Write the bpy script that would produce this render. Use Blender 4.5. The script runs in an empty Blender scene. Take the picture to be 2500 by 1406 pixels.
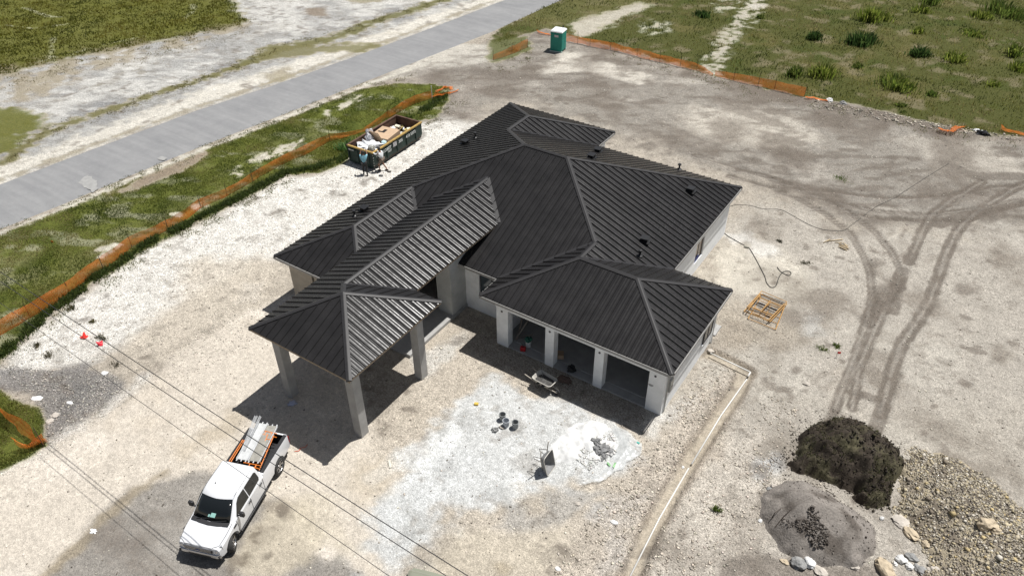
import bpy, bmesh, math, random
import numpy as np
from math import sin, cos, pi, radians, sqrt, atan2
from mathutils import Vector, Matrix
random.seed(7); rng = np.random.default_rng(7)
scene = bpy.context.scene
COL = scene.collection

# ------------------------------------------------------------------ camera, light, exposure
CAM = np.array([28.8947, -25.4424, 26.8624]); YAW, PITCH, ROLL, F = -0.589, 0.6622, -0.0075, 1882.72
_fw = np.array([sin(YAW)*cos(PITCH), cos(YAW)*cos(PITCH), -sin(PITCH)])
_rt = np.array([cos(YAW), -sin(YAW), 0.]); _up = np.cross(_rt, _fw)
CR = _rt*cos(ROLL)+_up*sin(ROLL); CU = -_rt*sin(ROLL)+_up*cos(ROLL)
cd = bpy.data.cameras.new('camera'); cam = bpy.data.objects.new('camera', cd); COL.objects.link(cam)
cam.matrix_world = Matrix(((CR[0], CU[0], -_fw[0], CAM[0]), (CR[1], CU[1], -_fw[1], CAM[1]), (CR[2], CU[2], -_fw[2], CAM[2]), (0, 0, 0, 1)))
cd.sensor_width = 36; cd.lens = F/2500*36; cd.clip_start = .1; cd.clip_end = 3000
scene.camera = cam
SX, SY = -0.1932, -0.3293                       # shadow offset per metre of height
sunv = Vector((-SX, -SY, 1)).normalized()
w = bpy.data.worlds.new('World'); scene.world = w; w.use_nodes = True
nt = w.node_tree; sky = nt.nodes.new('ShaderNodeTexSky'); sky.sky_type = 'NISHITA'; sky.sun_disc = False
sky.sun_elevation = math.asin(sunv.z); sky.sun_rotation = atan2(sunv.x, sunv.y)
bg = nt.nodes['Background']; bg.inputs['Strength'].default_value = 0.05
hs = nt.nodes.new('ShaderNodeHueSaturation'); hs.inputs['Saturation'].default_value = .6
nt.links.new(sky.outputs[0], hs.inputs['Color']); nt.links.new(hs.outputs[0], bg.inputs[0])
sd = bpy.data.lights.new('sun', 'SUN'); sd.energy = 5.0; sd.angle = radians(.5); sd.color = (1, .975, .935)
sun = bpy.data.objects.new('sun', sd); COL.objects.link(sun); sun.rotation_euler = sunv.to_track_quat('Z', 'Y').to_euler()
scene.view_settings.view_transform = 'Standard'; scene.view_settings.look = 'None'
scene.view_settings.exposure = .2; scene.view_settings.gamma = 1
scene.render.engine = 'CYCLES'

def G(u, v, z=0.0):
    """world point at height z seen at photograph pixel u, v"""
    d = _fw+CR*(u-1250)/F-CU*(v-703)/F
    t = (z-CAM[2])/d[2]; p = CAM+t*d
    return Vector((p[0], p[1], z))
def GP(pts, z=0.0): return [G(p[0], p[1], p[2] if len(p) > 2 else z) for p in pts]

# ------------------------------------------------------------------ noise (numpy)
def _lat(ix, iy, seed):
    h = (ix.astype(np.int64)*374761393+iy.astype(np.int64)*668265263+seed*1274126177) & 0xffffffff
    h = ((h ^ (h >> 13))*1274126177) & 0xffffffff
    return ((h ^ (h >> 16)) & 0xffff)/65535.0
def vn(x, y, s, seed=0):
    x = np.asarray(x, float)/s; y = np.asarray(y, float)/s
    ix = np.floor(x); iy = np.floor(y); fx = x-ix; fy = y-iy
    fx = fx*fx*(3-2*fx); fy = fy*fy*(3-2*fy)
    a = _lat(ix, iy, seed); b = _lat(ix+1, iy, seed); c = _lat(ix, iy+1, seed); d = _lat(ix+1, iy+1, seed)
    return (a*(1-fx)+b*fx)*(1-fy)+(c*(1-fx)+d*fx)*fy
def fbm(x, y, s, o=4, seed=0, g=.5):
    r = 0; a = 1; t = 0
    for i in range(o):
        r = r+a*vn(x+i*17.3, y-i*9.1, s, seed+i*31); t += a; a *= g; s /= 2.03
    return r/t*2-1
def sstep(a, b, x):
    t = np.clip((x-a)/(b-a), 0, 1); return t*t*(3-2*t)

# ------------------------------------------------------------------ materials
MATS = {}
def mat(name, color, rough=.7, metal=0.0, spec=.5, var=0.0, vscale=3.0, bump=0.0, bscale=20.0, alpha=1.0, trans=0.0, second=None, coat=0):
    if name in MATS: return MATS[name]
    m = bpy.data.materials.new(name); m.use_nodes = True; MATS[name] = m
    N = m.node_tree.nodes; L = m.node_tree.links; b = N['Principled BSDF']
    b.inputs['Roughness'].default_value = rough; b.inputs['Metallic'].default_value = metal
    b.inputs['Specular IOR Level'].default_value = spec; b.inputs['Alpha'].default_value = alpha
    b.inputs['Transmission Weight'].default_value = trans; b.inputs['Coat Weight'].default_value = coat
    c = tuple(color)+(1,)
    tc = N.new('ShaderNodeTexCoord')
    if var > 0 or second:
        n = N.new('ShaderNodeTexNoise'); n.inputs['Scale'].default_value = vscale; n.inputs['Detail'].default_value = 6; n.inputs['Roughness'].default_value = .65
        L.new(tc.outputs['Object'], n.inputs['Vector'])
        r = N.new('ShaderNodeValToRGB'); r.color_ramp.elements[0].position = .32; r.color_ramp.elements[1].position = .68
        if second: c2 = tuple(second)+(1,); c1 = c
        else:
            c1 = tuple(min(1, k*(1-var)) for k in color)+(1,); c2 = tuple(min(1, k*(1+var)) for k in color)+(1,)
        r.color_ramp.elements[0].color = c1; r.color_ramp.elements[1].color = c2
        L.new(n.outputs['Fac'], r.inputs['Fac']); L.new(r.outputs['Color'], b.inputs['Base Color'])
    else: b.inputs['Base Color'].default_value = c
    if bump > 0:
        n2 = N.new('ShaderNodeTexNoise'); n2.inputs['Scale'].default_value = bscale; n2.inputs['Detail'].default_value = 5
        L.new(tc.outputs['Object'], n2.inputs['Vector'])
        bp = N.new('ShaderNodeBump'); bp.inputs['Strength'].default_value = bump; bp.inputs['Distance'].default_value = .02
        L.new(n2.outputs['Fac'], bp.inputs['Height']); L.new(bp.outputs['Normal'], b.inputs['Normal'])
    return m

def mat_attr(name, rough=.8, bump=.3, bscale=30, trans=0.0):
    """colour comes from the vertex attribute Col (material colour of every blade, stone...)"""
    if name in MATS: return MATS[name]
    m = bpy.data.materials.new(name); m.use_nodes = True; MATS[name] = m
    N = m.node_tree.nodes; L = m.node_tree.links; b = N['Principled BSDF']
    a = N.new('ShaderNodeVertexColor'); a.layer_name = 'Col'
    tc = N.new('ShaderNodeTexCoord'); n = N.new('ShaderNodeTexNoise'); n.inputs['Scale'].default_value = bscale; n.inputs['Detail'].default_value = 5
    L.new(tc.outputs['Object'], n.inputs['Vector'])
    mr = N.new('ShaderNodeMapRange'); mr.inputs['From Min'].default_value = .3; mr.inputs['From Max'].default_value = .7; mr.inputs['To Min'].default_value = .75; mr.inputs['To Max'].default_value = 1.2
    L.new(n.outputs['Fac'], mr.inputs['Value'])
    mx = N.new('ShaderNodeVectorMath'); mx.operation = 'SCALE'
    L.new(a.outputs['Color'], mx.inputs[0]); L.new(mr.outputs['Result'], mx.inputs['Scale']); L.new(mx.outputs['Vector'], b.inputs['Base Color'])
    b.inputs['Roughness'].default_value = rough; b.inputs['Specular IOR Level'].default_value = .25
    if bump:
        bp = N.new('ShaderNodeBump'); bp.inputs['Strength'].default_value = bump; bp.inputs['Distance'].default_value = .03
        L.new(n.outputs['Fac'], bp.inputs['Height']); L.new(bp.outputs['Normal'], b.inputs['Normal'])
    return m

# ------------------------------------------------------------------ mesh building
class MB:
    def __init__(s): s.v = []; s.f = []; s.c = []; s.smooth = False
    def add(s, vs, fs, col=None):
        o = len(s.v); s.v += [tuple(p) for p in vs]; s.f += [tuple(i+o for i in f) for f in fs]
        if col is not None: s.c += [col]*len(vs)
        return s
    def box(s, c, size, rz=0, M=None):
        hx, hy, hz = [k/2 for k in size]; R = Matrix.Rotation(rz, 4, 'Z') if M is None else M
        vs = [Vector(c)+R.to_3x3() @ Vector((x*hx, y*hy, z*hz)) for x in (-1, 1) for y in (-1, 1) for z in (-1, 1)]
        return s.add(vs, [(0, 1, 3, 2), (4, 6, 7, 5), (0, 4, 5, 1), (2, 3, 7, 6), (0, 2, 6, 4), (1, 5, 7, 3)])
    def b(s, x0, y0, z0, x1, y1, z1): return s.box(((x0+x1)/2, (y0+y1)/2, (z0+z1)/2), (abs(x1-x0), abs(y1-y0), abs(z1-z0)))
    def poly(s, pts, flip=False):
        n = len(pts); return s.add(pts, [tuple(range(n))[::-1] if flip else tuple(range(n))])
    def slab(s, pts, t):
        """polygon extruded by vector t"""
        t = Vector(t); n = len(pts); a = [Vector(p) for p in pts]; b = [p+t for p in a]
        fs = [tuple(range(n))[::-1], tuple(range(n, 2*n))]+[(i, (i+1) % n, n+(i+1) % n, n+i) for i in range(n)]
        return s.add(a+b, fs)
    def tube(s, pts, r, n=8, cap=True, r2=None):
        pts = [Vector(p) for p in pts]; m = len(pts); ring = []
        rs = r if isinstance(r, (list, tuple)) else [r]*m
        up = Vector((0, 0, 1)); vs = []
        for i, p in enumerate(pts):
            d = (pts[min(i+1, m-1)]-pts[max(i-1, 0)]).normalized()
            a = d.cross(up)
            if a.length < 1e-3: a = d.cross(Vector((1, 0, 0)))
            a.normalize(); bb = a.cross(d).normalized()
            for k in range(n):
                t = 2*pi*k/n; vs.append(p+a*cos(t)*rs[i]+bb*sin(t)*rs[i])
        fs = [(i*n+k, i*n+(k+1) % n, (i+1)*n+(k+1) % n, (i+1)*n+k) for i in range(m-1) for k in range(n)]
        if cap: fs += [tuple(range(n))[::-1], tuple(range((m-1)*n, m*n))]
        return s.add(vs, fs)
    def lathe(s, prof, n=24, M=Matrix.Identity(4), close=False):
        vs = []; m = len(prof)
        for (r, z) in prof:
            for k in range(n):
                t = 2*pi*k/n; vs.append(M @ Vector((r*cos(t), r*sin(t), z)))
        fs = [(i*n+k, i*n+(k+1) % n, (i+1)*n+(k+1) % n, (i+1)*n+k) for i in range(m-1) for k in range(n)]
        if close: fs += [((m-1)*n+k, (m-1)*n+(k+1) % n, (k+1) % n, k) for k in range(n)]
        return s.add(vs, fs)
    def loft(s, rings, cap=True):
        n = len(rings[0]); m = len(rings); vs = [p for r in rings for p in r]
        fs = [(i*n+k, i*n+(k+1) % n, (i+1)*n+(k+1) % n, (i+1)*n+k) for i in range(m-1) for k in range(n)]
        if cap: fs += [tuple(range(n))[::-1], tuple(range((m-1)*n, m*n))]
        return s.add(vs, fs)
    def build(s, name, m, parent=None, smooth=False, bevel=0, fixn=True, uv=None):
        me = bpy.data.meshes.new(name); me.from_pydata(s.v, [], s.f); me.update()
        if fixn:
            bm = bmesh.new(); bm.from_mesh(me); bmesh.ops.recalc_face_normals(bm, faces=bm.faces); bm.to_mesh(me); bm.free()
        if s.c and len(s.c) == len(s.v):
            at = me.color_attributes.new('Col', 'FLOAT_COLOR', 'POINT')
            at.data.foreach_set('color', np.array([tuple(c)+(1,) if len(c) == 3 else c for c in s.c], np.float32).ravel())
        o = bpy.data.objects.new(name, me); COL.objects.link(o)
        if isinstance(m, (list, tuple)):
            for k in m: me.materials.append(k)
        elif m: me.materials.append(m)
        if smooth:
            for p in me.polygons: p.use_smooth = True
        if bevel:
            md = o.modifiers.new('bevel', 'BEVEL'); md.width = bevel; md.segments = 2; md.limit_method = 'ANGLE'
        if parent: o.parent = parent
        return o

def tag(o, label=None, cat=None, group=None, kind=None):
    if label: o['label'] = label
    if cat: o['category'] = cat
    if group: o['group'] = group
    if kind: o['kind'] = kind
    return o
def empty(name, loc=(0, 0, 0), rz=0, label=None, cat=None, group=None):
    o = bpy.data.objects.new(name, None); COL.objects.link(o); o.location = loc; o.rotation_euler = (0, 0, rz); o.empty_display_size = .3
    return tag(o, label, cat, group)
def np_mesh(name, V, Fc, m, col=None, parent=None, smooth=False):
    """fast mesh; V (n,3), Fc (k,3 or 4)"""
    me = bpy.data.meshes.new(name); V = np.asarray(V, np.float32); Fc = np.asarray(Fc, np.int32); k = Fc.shape[1]
    me.vertices.add(len(V)); me.vertices.foreach_set('co', V.ravel())
    me.loops.add(Fc.size); me.loops.foreach_set('vertex_index', Fc.ravel())
    me.polygons.add(len(Fc)); me.polygons.foreach_set('loop_start', np.arange(0, Fc.size, k, dtype=np.int32)); me.polygons.foreach_set('loop_total', np.full(len(Fc), k, np.int32))
    if smooth: me.polygons.foreach_set('use_smooth', np.ones(len(Fc), bool))
    me.update(calc_edges=True)
    if col is not None:
        at = me.color_attributes.new('Col', 'FLOAT_COLOR', 'POINT')
        at.data.foreach_set('color', np.concatenate([col, np.ones((len(V), 1))], 1).astype(np.float32).ravel())
    if m: me.materials.append(m)
    o = bpy.data.objects.new(name, me); COL.objects.link(o)
    if parent: o.parent = parent
    return o
def copy_tree(o, parent=None):
    c = o.copy(); COL.objects.link(c)
    if parent: c.parent = parent
    for ch in [x for x in COL.objects if x.parent == o]: copy_tree(ch, c)
    return c

# ------------------------------------------------------------------ ground
def sdist(X, Y, poly, closed=True):
    """signed distance (+inside) of arrays X, Y to a polygon, or -distance to a polyline"""
    P = [(p[0], p[1]) for p in poly]; n = len(P); D = np.full(X.shape, 1e9); ins = np.zeros(X.shape, bool)
    for i in range(n if closed else n-1):
        ax, ay = P[i]; bx, by = P[(i+1) % n]; dx, dy = bx-ax, by-ay
        t = np.clip(((X-ax)*dx+(Y-ay)*dy)/(dx*dx+dy*dy+1e-12), 0, 1)
        D = np.minimum(D, np.hypot(X-ax-t*dx, Y-ay-t*dy))
        if closed:
            c = ((ay > Y) != (by > Y)) & (X < (bx-ax)*(Y-ay)/((by-ay) if by != ay else 1e-12)+ax); ins ^= c
    return np.where(ins, D, -D) if closed else -D

def steps(segs):
    out = [segs[0][0]]
    for a, b, s0, s1 in segs:
        x = a
        while x < b-1e-6:
            t = (x-a)/(b-a); x = min(b, x+s0+(s1-s0)*t); out.append(x)
    return np.array(out)
xs = steps([(-420, -80, 60, 20), (-80, -66, 3, .6), (-66, -12, .42, .17), (-12, 18, .15, .15), (18, 37, .115, .115), (37, 60, .4, 4), (60, 400, 8, 60)])
ys = steps([(-400, -40, 60, 8), (-40, -25, 3, .4), (-25, 16, .125, .125), (16, 80, .17, .4), (80, 100, .6, 5), (100, 500, 8, 70)])
X, Y = np.meshgrid(xs, ys)
N1 = fbm(X, Y, 7, 5, 1); N2 = fbm(X, Y, 2.2, 5, 5); N3 = fbm(X, Y, .8, 4, 9); N4 = fbm(X, Y, .4, 2, 13)
ROAD = [(-420, 735), (-240, 660), (0, 560), (154, 499), (336, 422), (499, 355), (720, 269), (912, 192), (1200, 79), (1372, 0), (1560, -90),
        (1400, -90), (1235, 0), (1200, 12), (960, 103), (720, 190), (480, 269), (240, 358), (0, 449), (-240, 545), (-420, 612)]
ROADW = GP(ROAD)
road_d = sdist(X, Y, ROADW)
DK = np.zeros(X.shape); WH = np.zeros(X.shape)
col = np.zeros(X.shape+(3,)); grass = np.zeros(X.shape); grit = np.full(X.shape, .55)
def C(*c): return np.array(c, float)
TAN = C(.40, .345, .275); PALE = C(.56, .505, .43); GREY = C(.30, .27, .232); WHITE = C(.70, .685, .645); BROWN = C(.20, .165, .125); DARK = C(.13, .11, .09)
col[:] = C(.37, .325, .265)
col += (N1[..., None]*.05)*C(1, .95, .85)
def region(px, soft=.4, warp=.5, z=0.0):
    P = GP(px, z); d = sdist(X, Y, P)
    return sstep(-soft, soft, d+warp*(N3*.8+N4*.4)+warp*1.2*N2*.6)
def dirt(m, a):
    global DK
    DK = np.maximum(DK, np.clip(m*a, 0, 1))
def clean(m):
    global DK
    DK = DK*(1-np.clip(m, 0, 1))
def stroke(px, width, soft=.15, warp=.12):
    P = GP(px); d = sdist(X, Y, P, False)+width/2
    return sstep(-soft, soft, d+warp*(N3+N4*.6))
def paint(m, c, a=1.0, g=None, gr=None):
    global col, grass, grit
    k = np.clip(m*a, 0, 1); col = col*(1-k[..., None])+c*k[..., None]
    if g is not None: grass = grass*(1-k)+g*k
    if gr is not None: grit = grit*(1-k)+gr*k
# --- beyond the road: pale marl with grey film
far = region([(-900, 900), (0, 449), (240, 358), (480, 269), (720, 190), (960, 103), (1200, 12), (1235, 0), (1400, -100), (1200, -500), (-1200, -500), (-1500, 500)], .3, .2)
paint(far, C(.33, .325, .31), 1, gr=.6)
paint(far*sstep(-.15, .35, N1+.5*N2), C(.52, .505, .47), .75)
paint(far*sstep(.1, .6, fbm(X, Y, 5, 4, 77)), C(.22, .22, .22), .8)
st = fbm(X*.35+Y*.2, Y*1.3-X*.8, 1.2, 4, 51)
paint(far*sstep(.05, .45, st), C(.60, .585, .55), .5)
paint(far*sstep(.1, .4, fbm(X*.7+Y*.3, Y*1.1-X*.5, .6, 4, 59)), C(.20, .19, .175), .55)
paint(far*sstep(.0, .5, fbm(X, Y, 4, 4, 151))*sstep(.15, .5, fbm(X, Y, .7, 3, 153)+.2), C(.17, .145, .10), .5, g=.3)
verge_far = stroke([(-100, 530), (0, 420), (120, 385), (240, 340), (480, 245), (720, 165), (960, 85), (1200, 0)], 3.0, .8, .9)
paint(verge_far*far, C(.62, .58, .50), .75)
paint(stroke([(-60, 466), (0, 441), (240, 350), (480, 261), (720, 182), (960, 95), (1200, 4)], .6, .3, .5), C(.22, .19, .13), .7*1, g=.35)
# far left grasses
olive = C(.12, .118, .02)
mott = sstep(-.35, .25, N2*.8+N3*.6+.15)
paint(region([(-300, -60), (552, -30), (600, 43), (585, 62), (480, 84), (384, 104), (240, 130), (144, 150), (96, 162), (0, 185), (-300, 260)], .8, 1.0), olive, .95, g=.95)
paint(region([(-300, 160), (96, 150), (240, 118), (384, 92), (560, 60), (640, 66), (480, 110), (300, 150), (190, 190), (110, 240), (0, 262), (-300, 300)], 1.6, 1.6)*mott, C(.22, .18, .13), .75, g=.45)
paint(region([(-300, 265), (0, 262), (48, 266), (118, 292), (77, 318), (58, 356), (0, 385), (-300, 480)], .6, 1.0), olive*1.05, .9, g=.85)
paint(stroke([(-60, 425), (0, 400), (70, 350), (120, 320), (192, 293), (312, 254), (432, 213), (528, 180), (619, 150)], 1.0, .35, .7), C(.17, .15, .075), .95, g=.75)
paint(stroke([(600, 152), (672, 124), (740, 108), (816, 92), (912, 55), (1008, 24), (1080, 0), (1200, -40)], 1.5, .5, .8), C(.16, .145, .07), .95, g=.8)
paint(region([(605, 132), (650, 112), (760, 108), (905, 108), (940, 112), (880, 128), (800, 128), (700, 142), (625, 148)], .5, 1.1), C(.17, .15, .075), .85, g=.7)
paint(region([(745, 20), (800, 18), (795, 40), (750, 38)], .3, .5), C(.2, .15, .1), .8)
paint(region([(840, -20), (940, -15), (930, 8), (860, 6)], .6, .9), C(.18, .16, .1), .8, g=.5)
paint(region([(640, 180), (700, 168), (720, 185), (660, 200)], .6, .9), C(.2, .17, .1), .6, g=.5)
# thin pale scratches across the far grass
for s in ([(100, 150), (240, 115), (350, 88)], [(130, 90), (125, 130), (140, 170)], [(450, 45), (475, 25), (470, 12)], [(0, 60), (80, 70), (160, 60)], [(60, 20), (120, 40), (180, 44)]):
    paint(stroke(s, .22, .15, .35), C(.45, .43, .33), .6)
# --- site ground (house side)
site = 1-far
top = region([(1000, 180), (1300, 60), (1700, 160), (2600, 330), (2700, 560), (2100, 560), (1800, 430), (1500, 330), (1240, 240), (1100, 330), (1020, 330)], 2.0, 2.0)
paint(top, C(.255, .232, .20), .95, gr=.6)
dirt(top*sstep(-.05, .45, fbm(X*.4+Y*.25, Y*1.3-X*.8, .9, 5, 27)), .7)
paint(top*sstep(-.1, .5, fbm(X, Y, 3.1, 4, 21)), C(.20, .17, .14), .7); dirt(top*sstep(-.25, .6, fbm(X, Y, 3.1, 4, 21)), .72)
paint(top*sstep(.1, .5, fbm(X*.5+Y*.3, Y*1.2-X*.7, 2.0, 4, 29)), C(.40, .365, .315), .7)
paint(top*sstep(.1, .45, fbm(X, Y, .9, 3, 31)), C(.17, .145, .12), .45)
paint(region([(1640, 280), (1760, 260), (1960, 290), (1990, 350), (1850, 360), (1700, 330)], 1.3, 1.3), C(.50, .455, .385), .75)
paint(region([(2200, 340), (2400, 340), (2500, 420), (2300, 420)], 1.3, 1.3), C(.44, .40, .34), .6)
paint(region([(1300, 175), (1380, 130), (1480, 150), (1600, 185), (1560, 205), (1420, 170), (1330, 190)], .5, .9), C(.55, .51, .44), .8)
paint(region([(1040, 100), (1190, 110), (1200, 150), (1110, 165), (1000, 190), (960, 195), (920, 200)], .5, .7), C(.5, .47, .41), .8)
paint(stroke([(930, 190), (1020, 175), (1110, 170), (1250, 190), (1420, 200)], 1.5, .8, 1.1), C(.20, .175, .15), .65)
paint(stroke([(950, 200), (1060, 195), (1150, 205), (1250, 240)], 1.2, .8, 1.1), C(.22, .19, .16), .6)
paint(stroke([(1190, 380), (1120, 240), (1180, 190)], 1.8, 1.0, 1.1), C(.27, .235, .2), .5)
# right yard
ry = region([(1760, 560), (1850, 470), (2100, 560), (2500, 560), (2700, 700), (2700, 1500), (1500, 1500), (1600, 1100), (1640, 1000), (1720, 860), (1790, 760)], 1.2, 1.2)
paint(ry, C(.395, .36, .31), .9, gr=.65)
paint(ry*sstep(.0, .55, fbm(X, Y, 3.4, 4, 41)), C(.47, .435, .375), .7)
paint(ry*sstep(.05, .5, fbm(X, Y, 2.4, 4, 43)), C(.30, .26, .21), .5); dirt(ry*sstep(-.3, .6, fbm(X, Y, 2.4, 4, 43)), .58)
paint(region([(1760, 600), (1850, 590), (1960, 640), (1990, 700), (1900, 760), (1800, 720), (1700, 700)], 1.0, 1.0), C(.56, .515, .43), .7, gr=.25)
paint(region([(1740, 760), (1800, 740), (1930, 790), (1990, 830), (1850, 850), (1800, 840)], .8, .8), C(.40, .345, .27), .7, gr=.8)
paint(region([(1840, 590), (1890, 600), (1905, 620), (1870, 630), (1835, 615)], .3, .5), C(.60, .58, .54), .7)
paint(region([(1780, 575), (1820, 570), (1830, 590), (1790, 595)], .3, .5), C(.68, .66, .62), .7)
paint(region([(1960, 760), (2010, 770), (2000, 830), (1960, 820)], .5, .6), C(.52, .52, .50), .5)
paint(region([(2030, 880), (2100, 900), (2090, 960), (2010, 950)], .8, .8), C(.36, .31, .25), .5)
paint(region([(1745, 800), (1800, 790), (1840, 830), (1830, 860), (1780, 870), (1735, 850)], .6, .7), C(.30, .25, .19), .55, gr=.9)
# left yard, white marl between verge and house
ly = region([(1090, 290), (1060, 300), (985, 305), (860, 375), (840, 400), (780, 425), (700, 436), (605, 488), (534, 525), (462, 562), (356, 612), (285, 664), (171, 738), (107, 788), (53, 838), (0, 890), (-150, 980), (0, 930),
             (240, 880), (420, 760), (620, 640), (700, 640), (900, 500), (1180, 300), (1120, 300)], .5, .5)
paint(ly, C(.65, .625, .575), .95, gr=.9)
paint(ly*sstep(.15, .6, fbm(X, Y, 1.4, 4, 61)), C(.40, .375, .33), .65)
paint(ly*sstep(.25, .7, fbm(X, Y, 3, 3, 64)), C(.75, .73, .69), .7)
paint(region([(590, 690), (640, 690), (640, 740), (580, 740)], .3, .5), C(.6, .62, .64), .6)
paint(region([(450, 640), (640, 615), (690, 640), (680, 760), (560, 800), (300, 900), (330, 820), (420, 740)], .9, .9), C(.52, .46, .375), .85, gr=.75)
# driveway
dw = region([(-300, 1180), (0, 1140), (130, 1085), (330, 960), (480, 830), (640, 740), (760, 700), (900, 1000), (1000, 1150), (960, 1420), (700, 1600), (-200, 1600)], .6, .6)
paint(dw, C(.56, .50, .42), .92, gr=.28)
paint(dw*sstep(0, .6, fbm(X*.6, Y*1.6, 2.4, 4, 71)), C(.66, .60, .52), .6)
paint(dw*sstep(.15, .6, fbm(X, Y, 2.5, 4, 73)), C(.50, .43, .34), .45)
paint(region([(420, 1090), (560, 1010), (600, 1010), (560, 1070), (470, 1110), (440, 1140), (425, 1120)], .5, .6), C(.42, .35, .25), .6)
paint(region([(0, 880), (100, 900), (200, 885), (290, 920), (300, 950), (250, 1000), (180, 1045), (130, 1075), (110, 1060), (100, 990), (60, 960), (0, 950), (-60, 930)], .35, .6), C(.20, .188, .18), .88, gr=1.0)
paint(region([(170, 930), (290, 920), (260, 980), (180, 1000)], .5, .6), C(.16, .155, .15), .6)
paint(stroke([(120, 1085), (180, 1050), (250, 1005), (310, 960), (350, 920)], .45, .3, .4), C(.62, .59, .54), .7, gr=.95)
paint(stroke([(0, 1150), (60, 1120), (120, 1092)], .5, .25, .3), C(.6, .57, .5), .8, gr=.9)
# grey-brown packed dirt around the pickup
gp = region([(60, 1460), (180, 1340), (270, 1250), (350, 1180), (450, 1150), (520, 1145), (600, 1160), (700, 1240), (740, 1330), (880, 1400), (900, 1500), (400, 1600)], .35, .6)
paint(gp, C(.255, .235, .21), .95, gr=.45)
paint(gp*sstep(.1, .5, fbm(X, Y, 1.6, 4, 81)), C(.25, .22, .19), .5); dirt(gp*sstep(-.2, .5, fbm(X, Y, 1.6, 4, 81)), .5)
paint(gp*sstep(.1, .5, fbm(X, Y, 2.2, 4, 83)), C(.36, .335, .30), .5)
paint(region([(640, 1240), (700, 1220), (780, 1290), (800, 1340), (720, 1390), (600, 1406), (560, 1370), (600, 1300)], .35, .5), C(.47, .41, .31), .8, gr=.25)
dirt(stroke([(590, 1310), (570, 1360), (560, 1400)], .35, .12, .25)*sstep(-.5, .2, N4+N3*.5), .8)
dirt(stroke([(690, 1240), (675, 1300), (655, 1350)], .35, .12, .25)*sstep(-.5, .2, N4+N3*.5), .8)
paint(stroke([(630, 1290), (610, 1330), (600, 1380)], .3, .12, .25)*sstep(-.1, .2, N4+N3*.5), C(.18, .15, .11), .8)
paint(stroke([(640, 1225), (665, 1240), (690, 1235), (700, 1260)], .4, .15, .2), C(.27, .23, .18), .7)
paint(stroke([(100, 1406), (150, 1370), (200, 1320), (270, 1255), (330, 1200), (400, 1150)], .4, .2, .3), C(.30, .245, .165), .75)
# apron in front of the garage: tan -> powder -> wet grey
ap = region([(1080, 780), (1180, 750), (1300, 850), (1620, 1020), (1830, 900), (1820, 960), (1560, 1420), (1200, 1430), (900, 1100), (1000, 900)], .8, .8)
paint(ap, C(.50, .44, .36), .8, gr=.75)
paint(ap*sstep(.05, .6, fbm(X, Y, 1.8, 4, 91)), C(.40, .345, .275), .5)
wp = region([(1165, 950), (1230, 940), (1330, 965), (1400, 985), (1480, 1020), (1560, 1085), (1550, 1110), (1500, 1150), (1440, 1190), (1330, 1180), (1240, 1230), (1120, 1265), (1080, 1250), (1040, 1310), (1000, 1340), (950, 1310), (880, 1300), (900, 1240), (980, 1170), (1010, 1080), (1080, 1010)], .45, .9)
paint(wp, C(.53, .54, .535), .94, gr=.45)
wp2 = region([(1000, 1120), (1090, 1060), (1180, 1120), (1130, 1240), (1090, 1290), (1060, 1340), (1010, 1390), (930, 1400), (900, 1340), (930, 1260), (960, 1200)], .8, 1.3)
paint(wp2, C(.54, .55, .545), .9, gr=.5); wp = np.maximum(wp, wp2)
paint(wp*sstep(.1, .55, fbm(X, Y, 1.5, 5, 95)), C(.37, .37, .355), .7)
paint(wp*sstep(.1, .5, fbm(X*1.3+Y*.9, Y*.5-X*.4, 1.8, 5, 97)), C(.70, .71, .70), .65)
paint(region([(1000, 1090), (1060, 1060), (1060, 1120), (930, 1170), (870, 1190), (940, 1140)], .3, .7), C(.66, .66, .64), .6)
for r in ([(1250, 1110), (1300, 1090), (1320, 1120), (1300, 1160), (1260, 1150)], [(1262, 1030), (1280, 1035), (1275, 1060), (1262, 1055)], [(1240, 1240), (1330, 1200), (1420, 1190), (1480, 1200), (1440, 1230), (1350, 1290), (1240, 1310), (1200, 1290)]):
    paint(region(r, .2, .45), C(.36, .345, .32), .7)
paint(region([(1270, 1220), (1330, 1210), (1340, 1250), (1290, 1260)], .25, .4), C(.42, .36, .28), .7)
paint(region([(1440, 1225), (1560, 1215), (1570, 1260), (1500, 1290), (1430, 1260)], .35, .6), C(.42, .42, .42), .6, gr=1)
paint(region([(1480, 1330), (1520, 1320), (1530, 1380), (1470, 1400)], .3, .5), C(.5, .5, .5), .6, gr=1)
paint(region([(1010, 870), (1060, 850), (1140, 800), (1170, 830), (1090, 880), (1040, 930)], .3, .5), C(.55, .54, .51), .6, gr=.8)
paint(region([(1480, 1010), (1620, 990), (1700, 960), (1720, 990), (1640, 1040), (1600, 1080)], .4, .6), C(.58, .57, .54), .6, gr=.9)
paint(region([(1100, 1300), (1400, 1290), (1360, 1420), (1000, 1420)], .6, .7), C(.50, .44, .34), .6, gr=.35)
paint(region([(1205, 1375), (1230, 1368), (1252, 1385), (1240, 1406), (1210, 1406)], .15, .2), C(.36, .30, .21), .7)
paint(region([(880, 1120), (960, 1130), (960, 1200), (880, 1230), (840, 1200)], .5, .6), C(.44, .37, .27), .55)
paint(region([(740, 1220), (800, 1210), (830, 1290), (880, 1350), (780, 1340), (720, 1280)], .4, .6), C(.50, .44, .33), .5)
paint(region([(1440, 1300), (1480, 1250), (1700, 950), (1800, 900), (1700, 1080), (1560, 1300), (1480, 1420), (1340, 1420)], .5, .7), C(.50, .435, .36), .6, gr=1)
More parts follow.
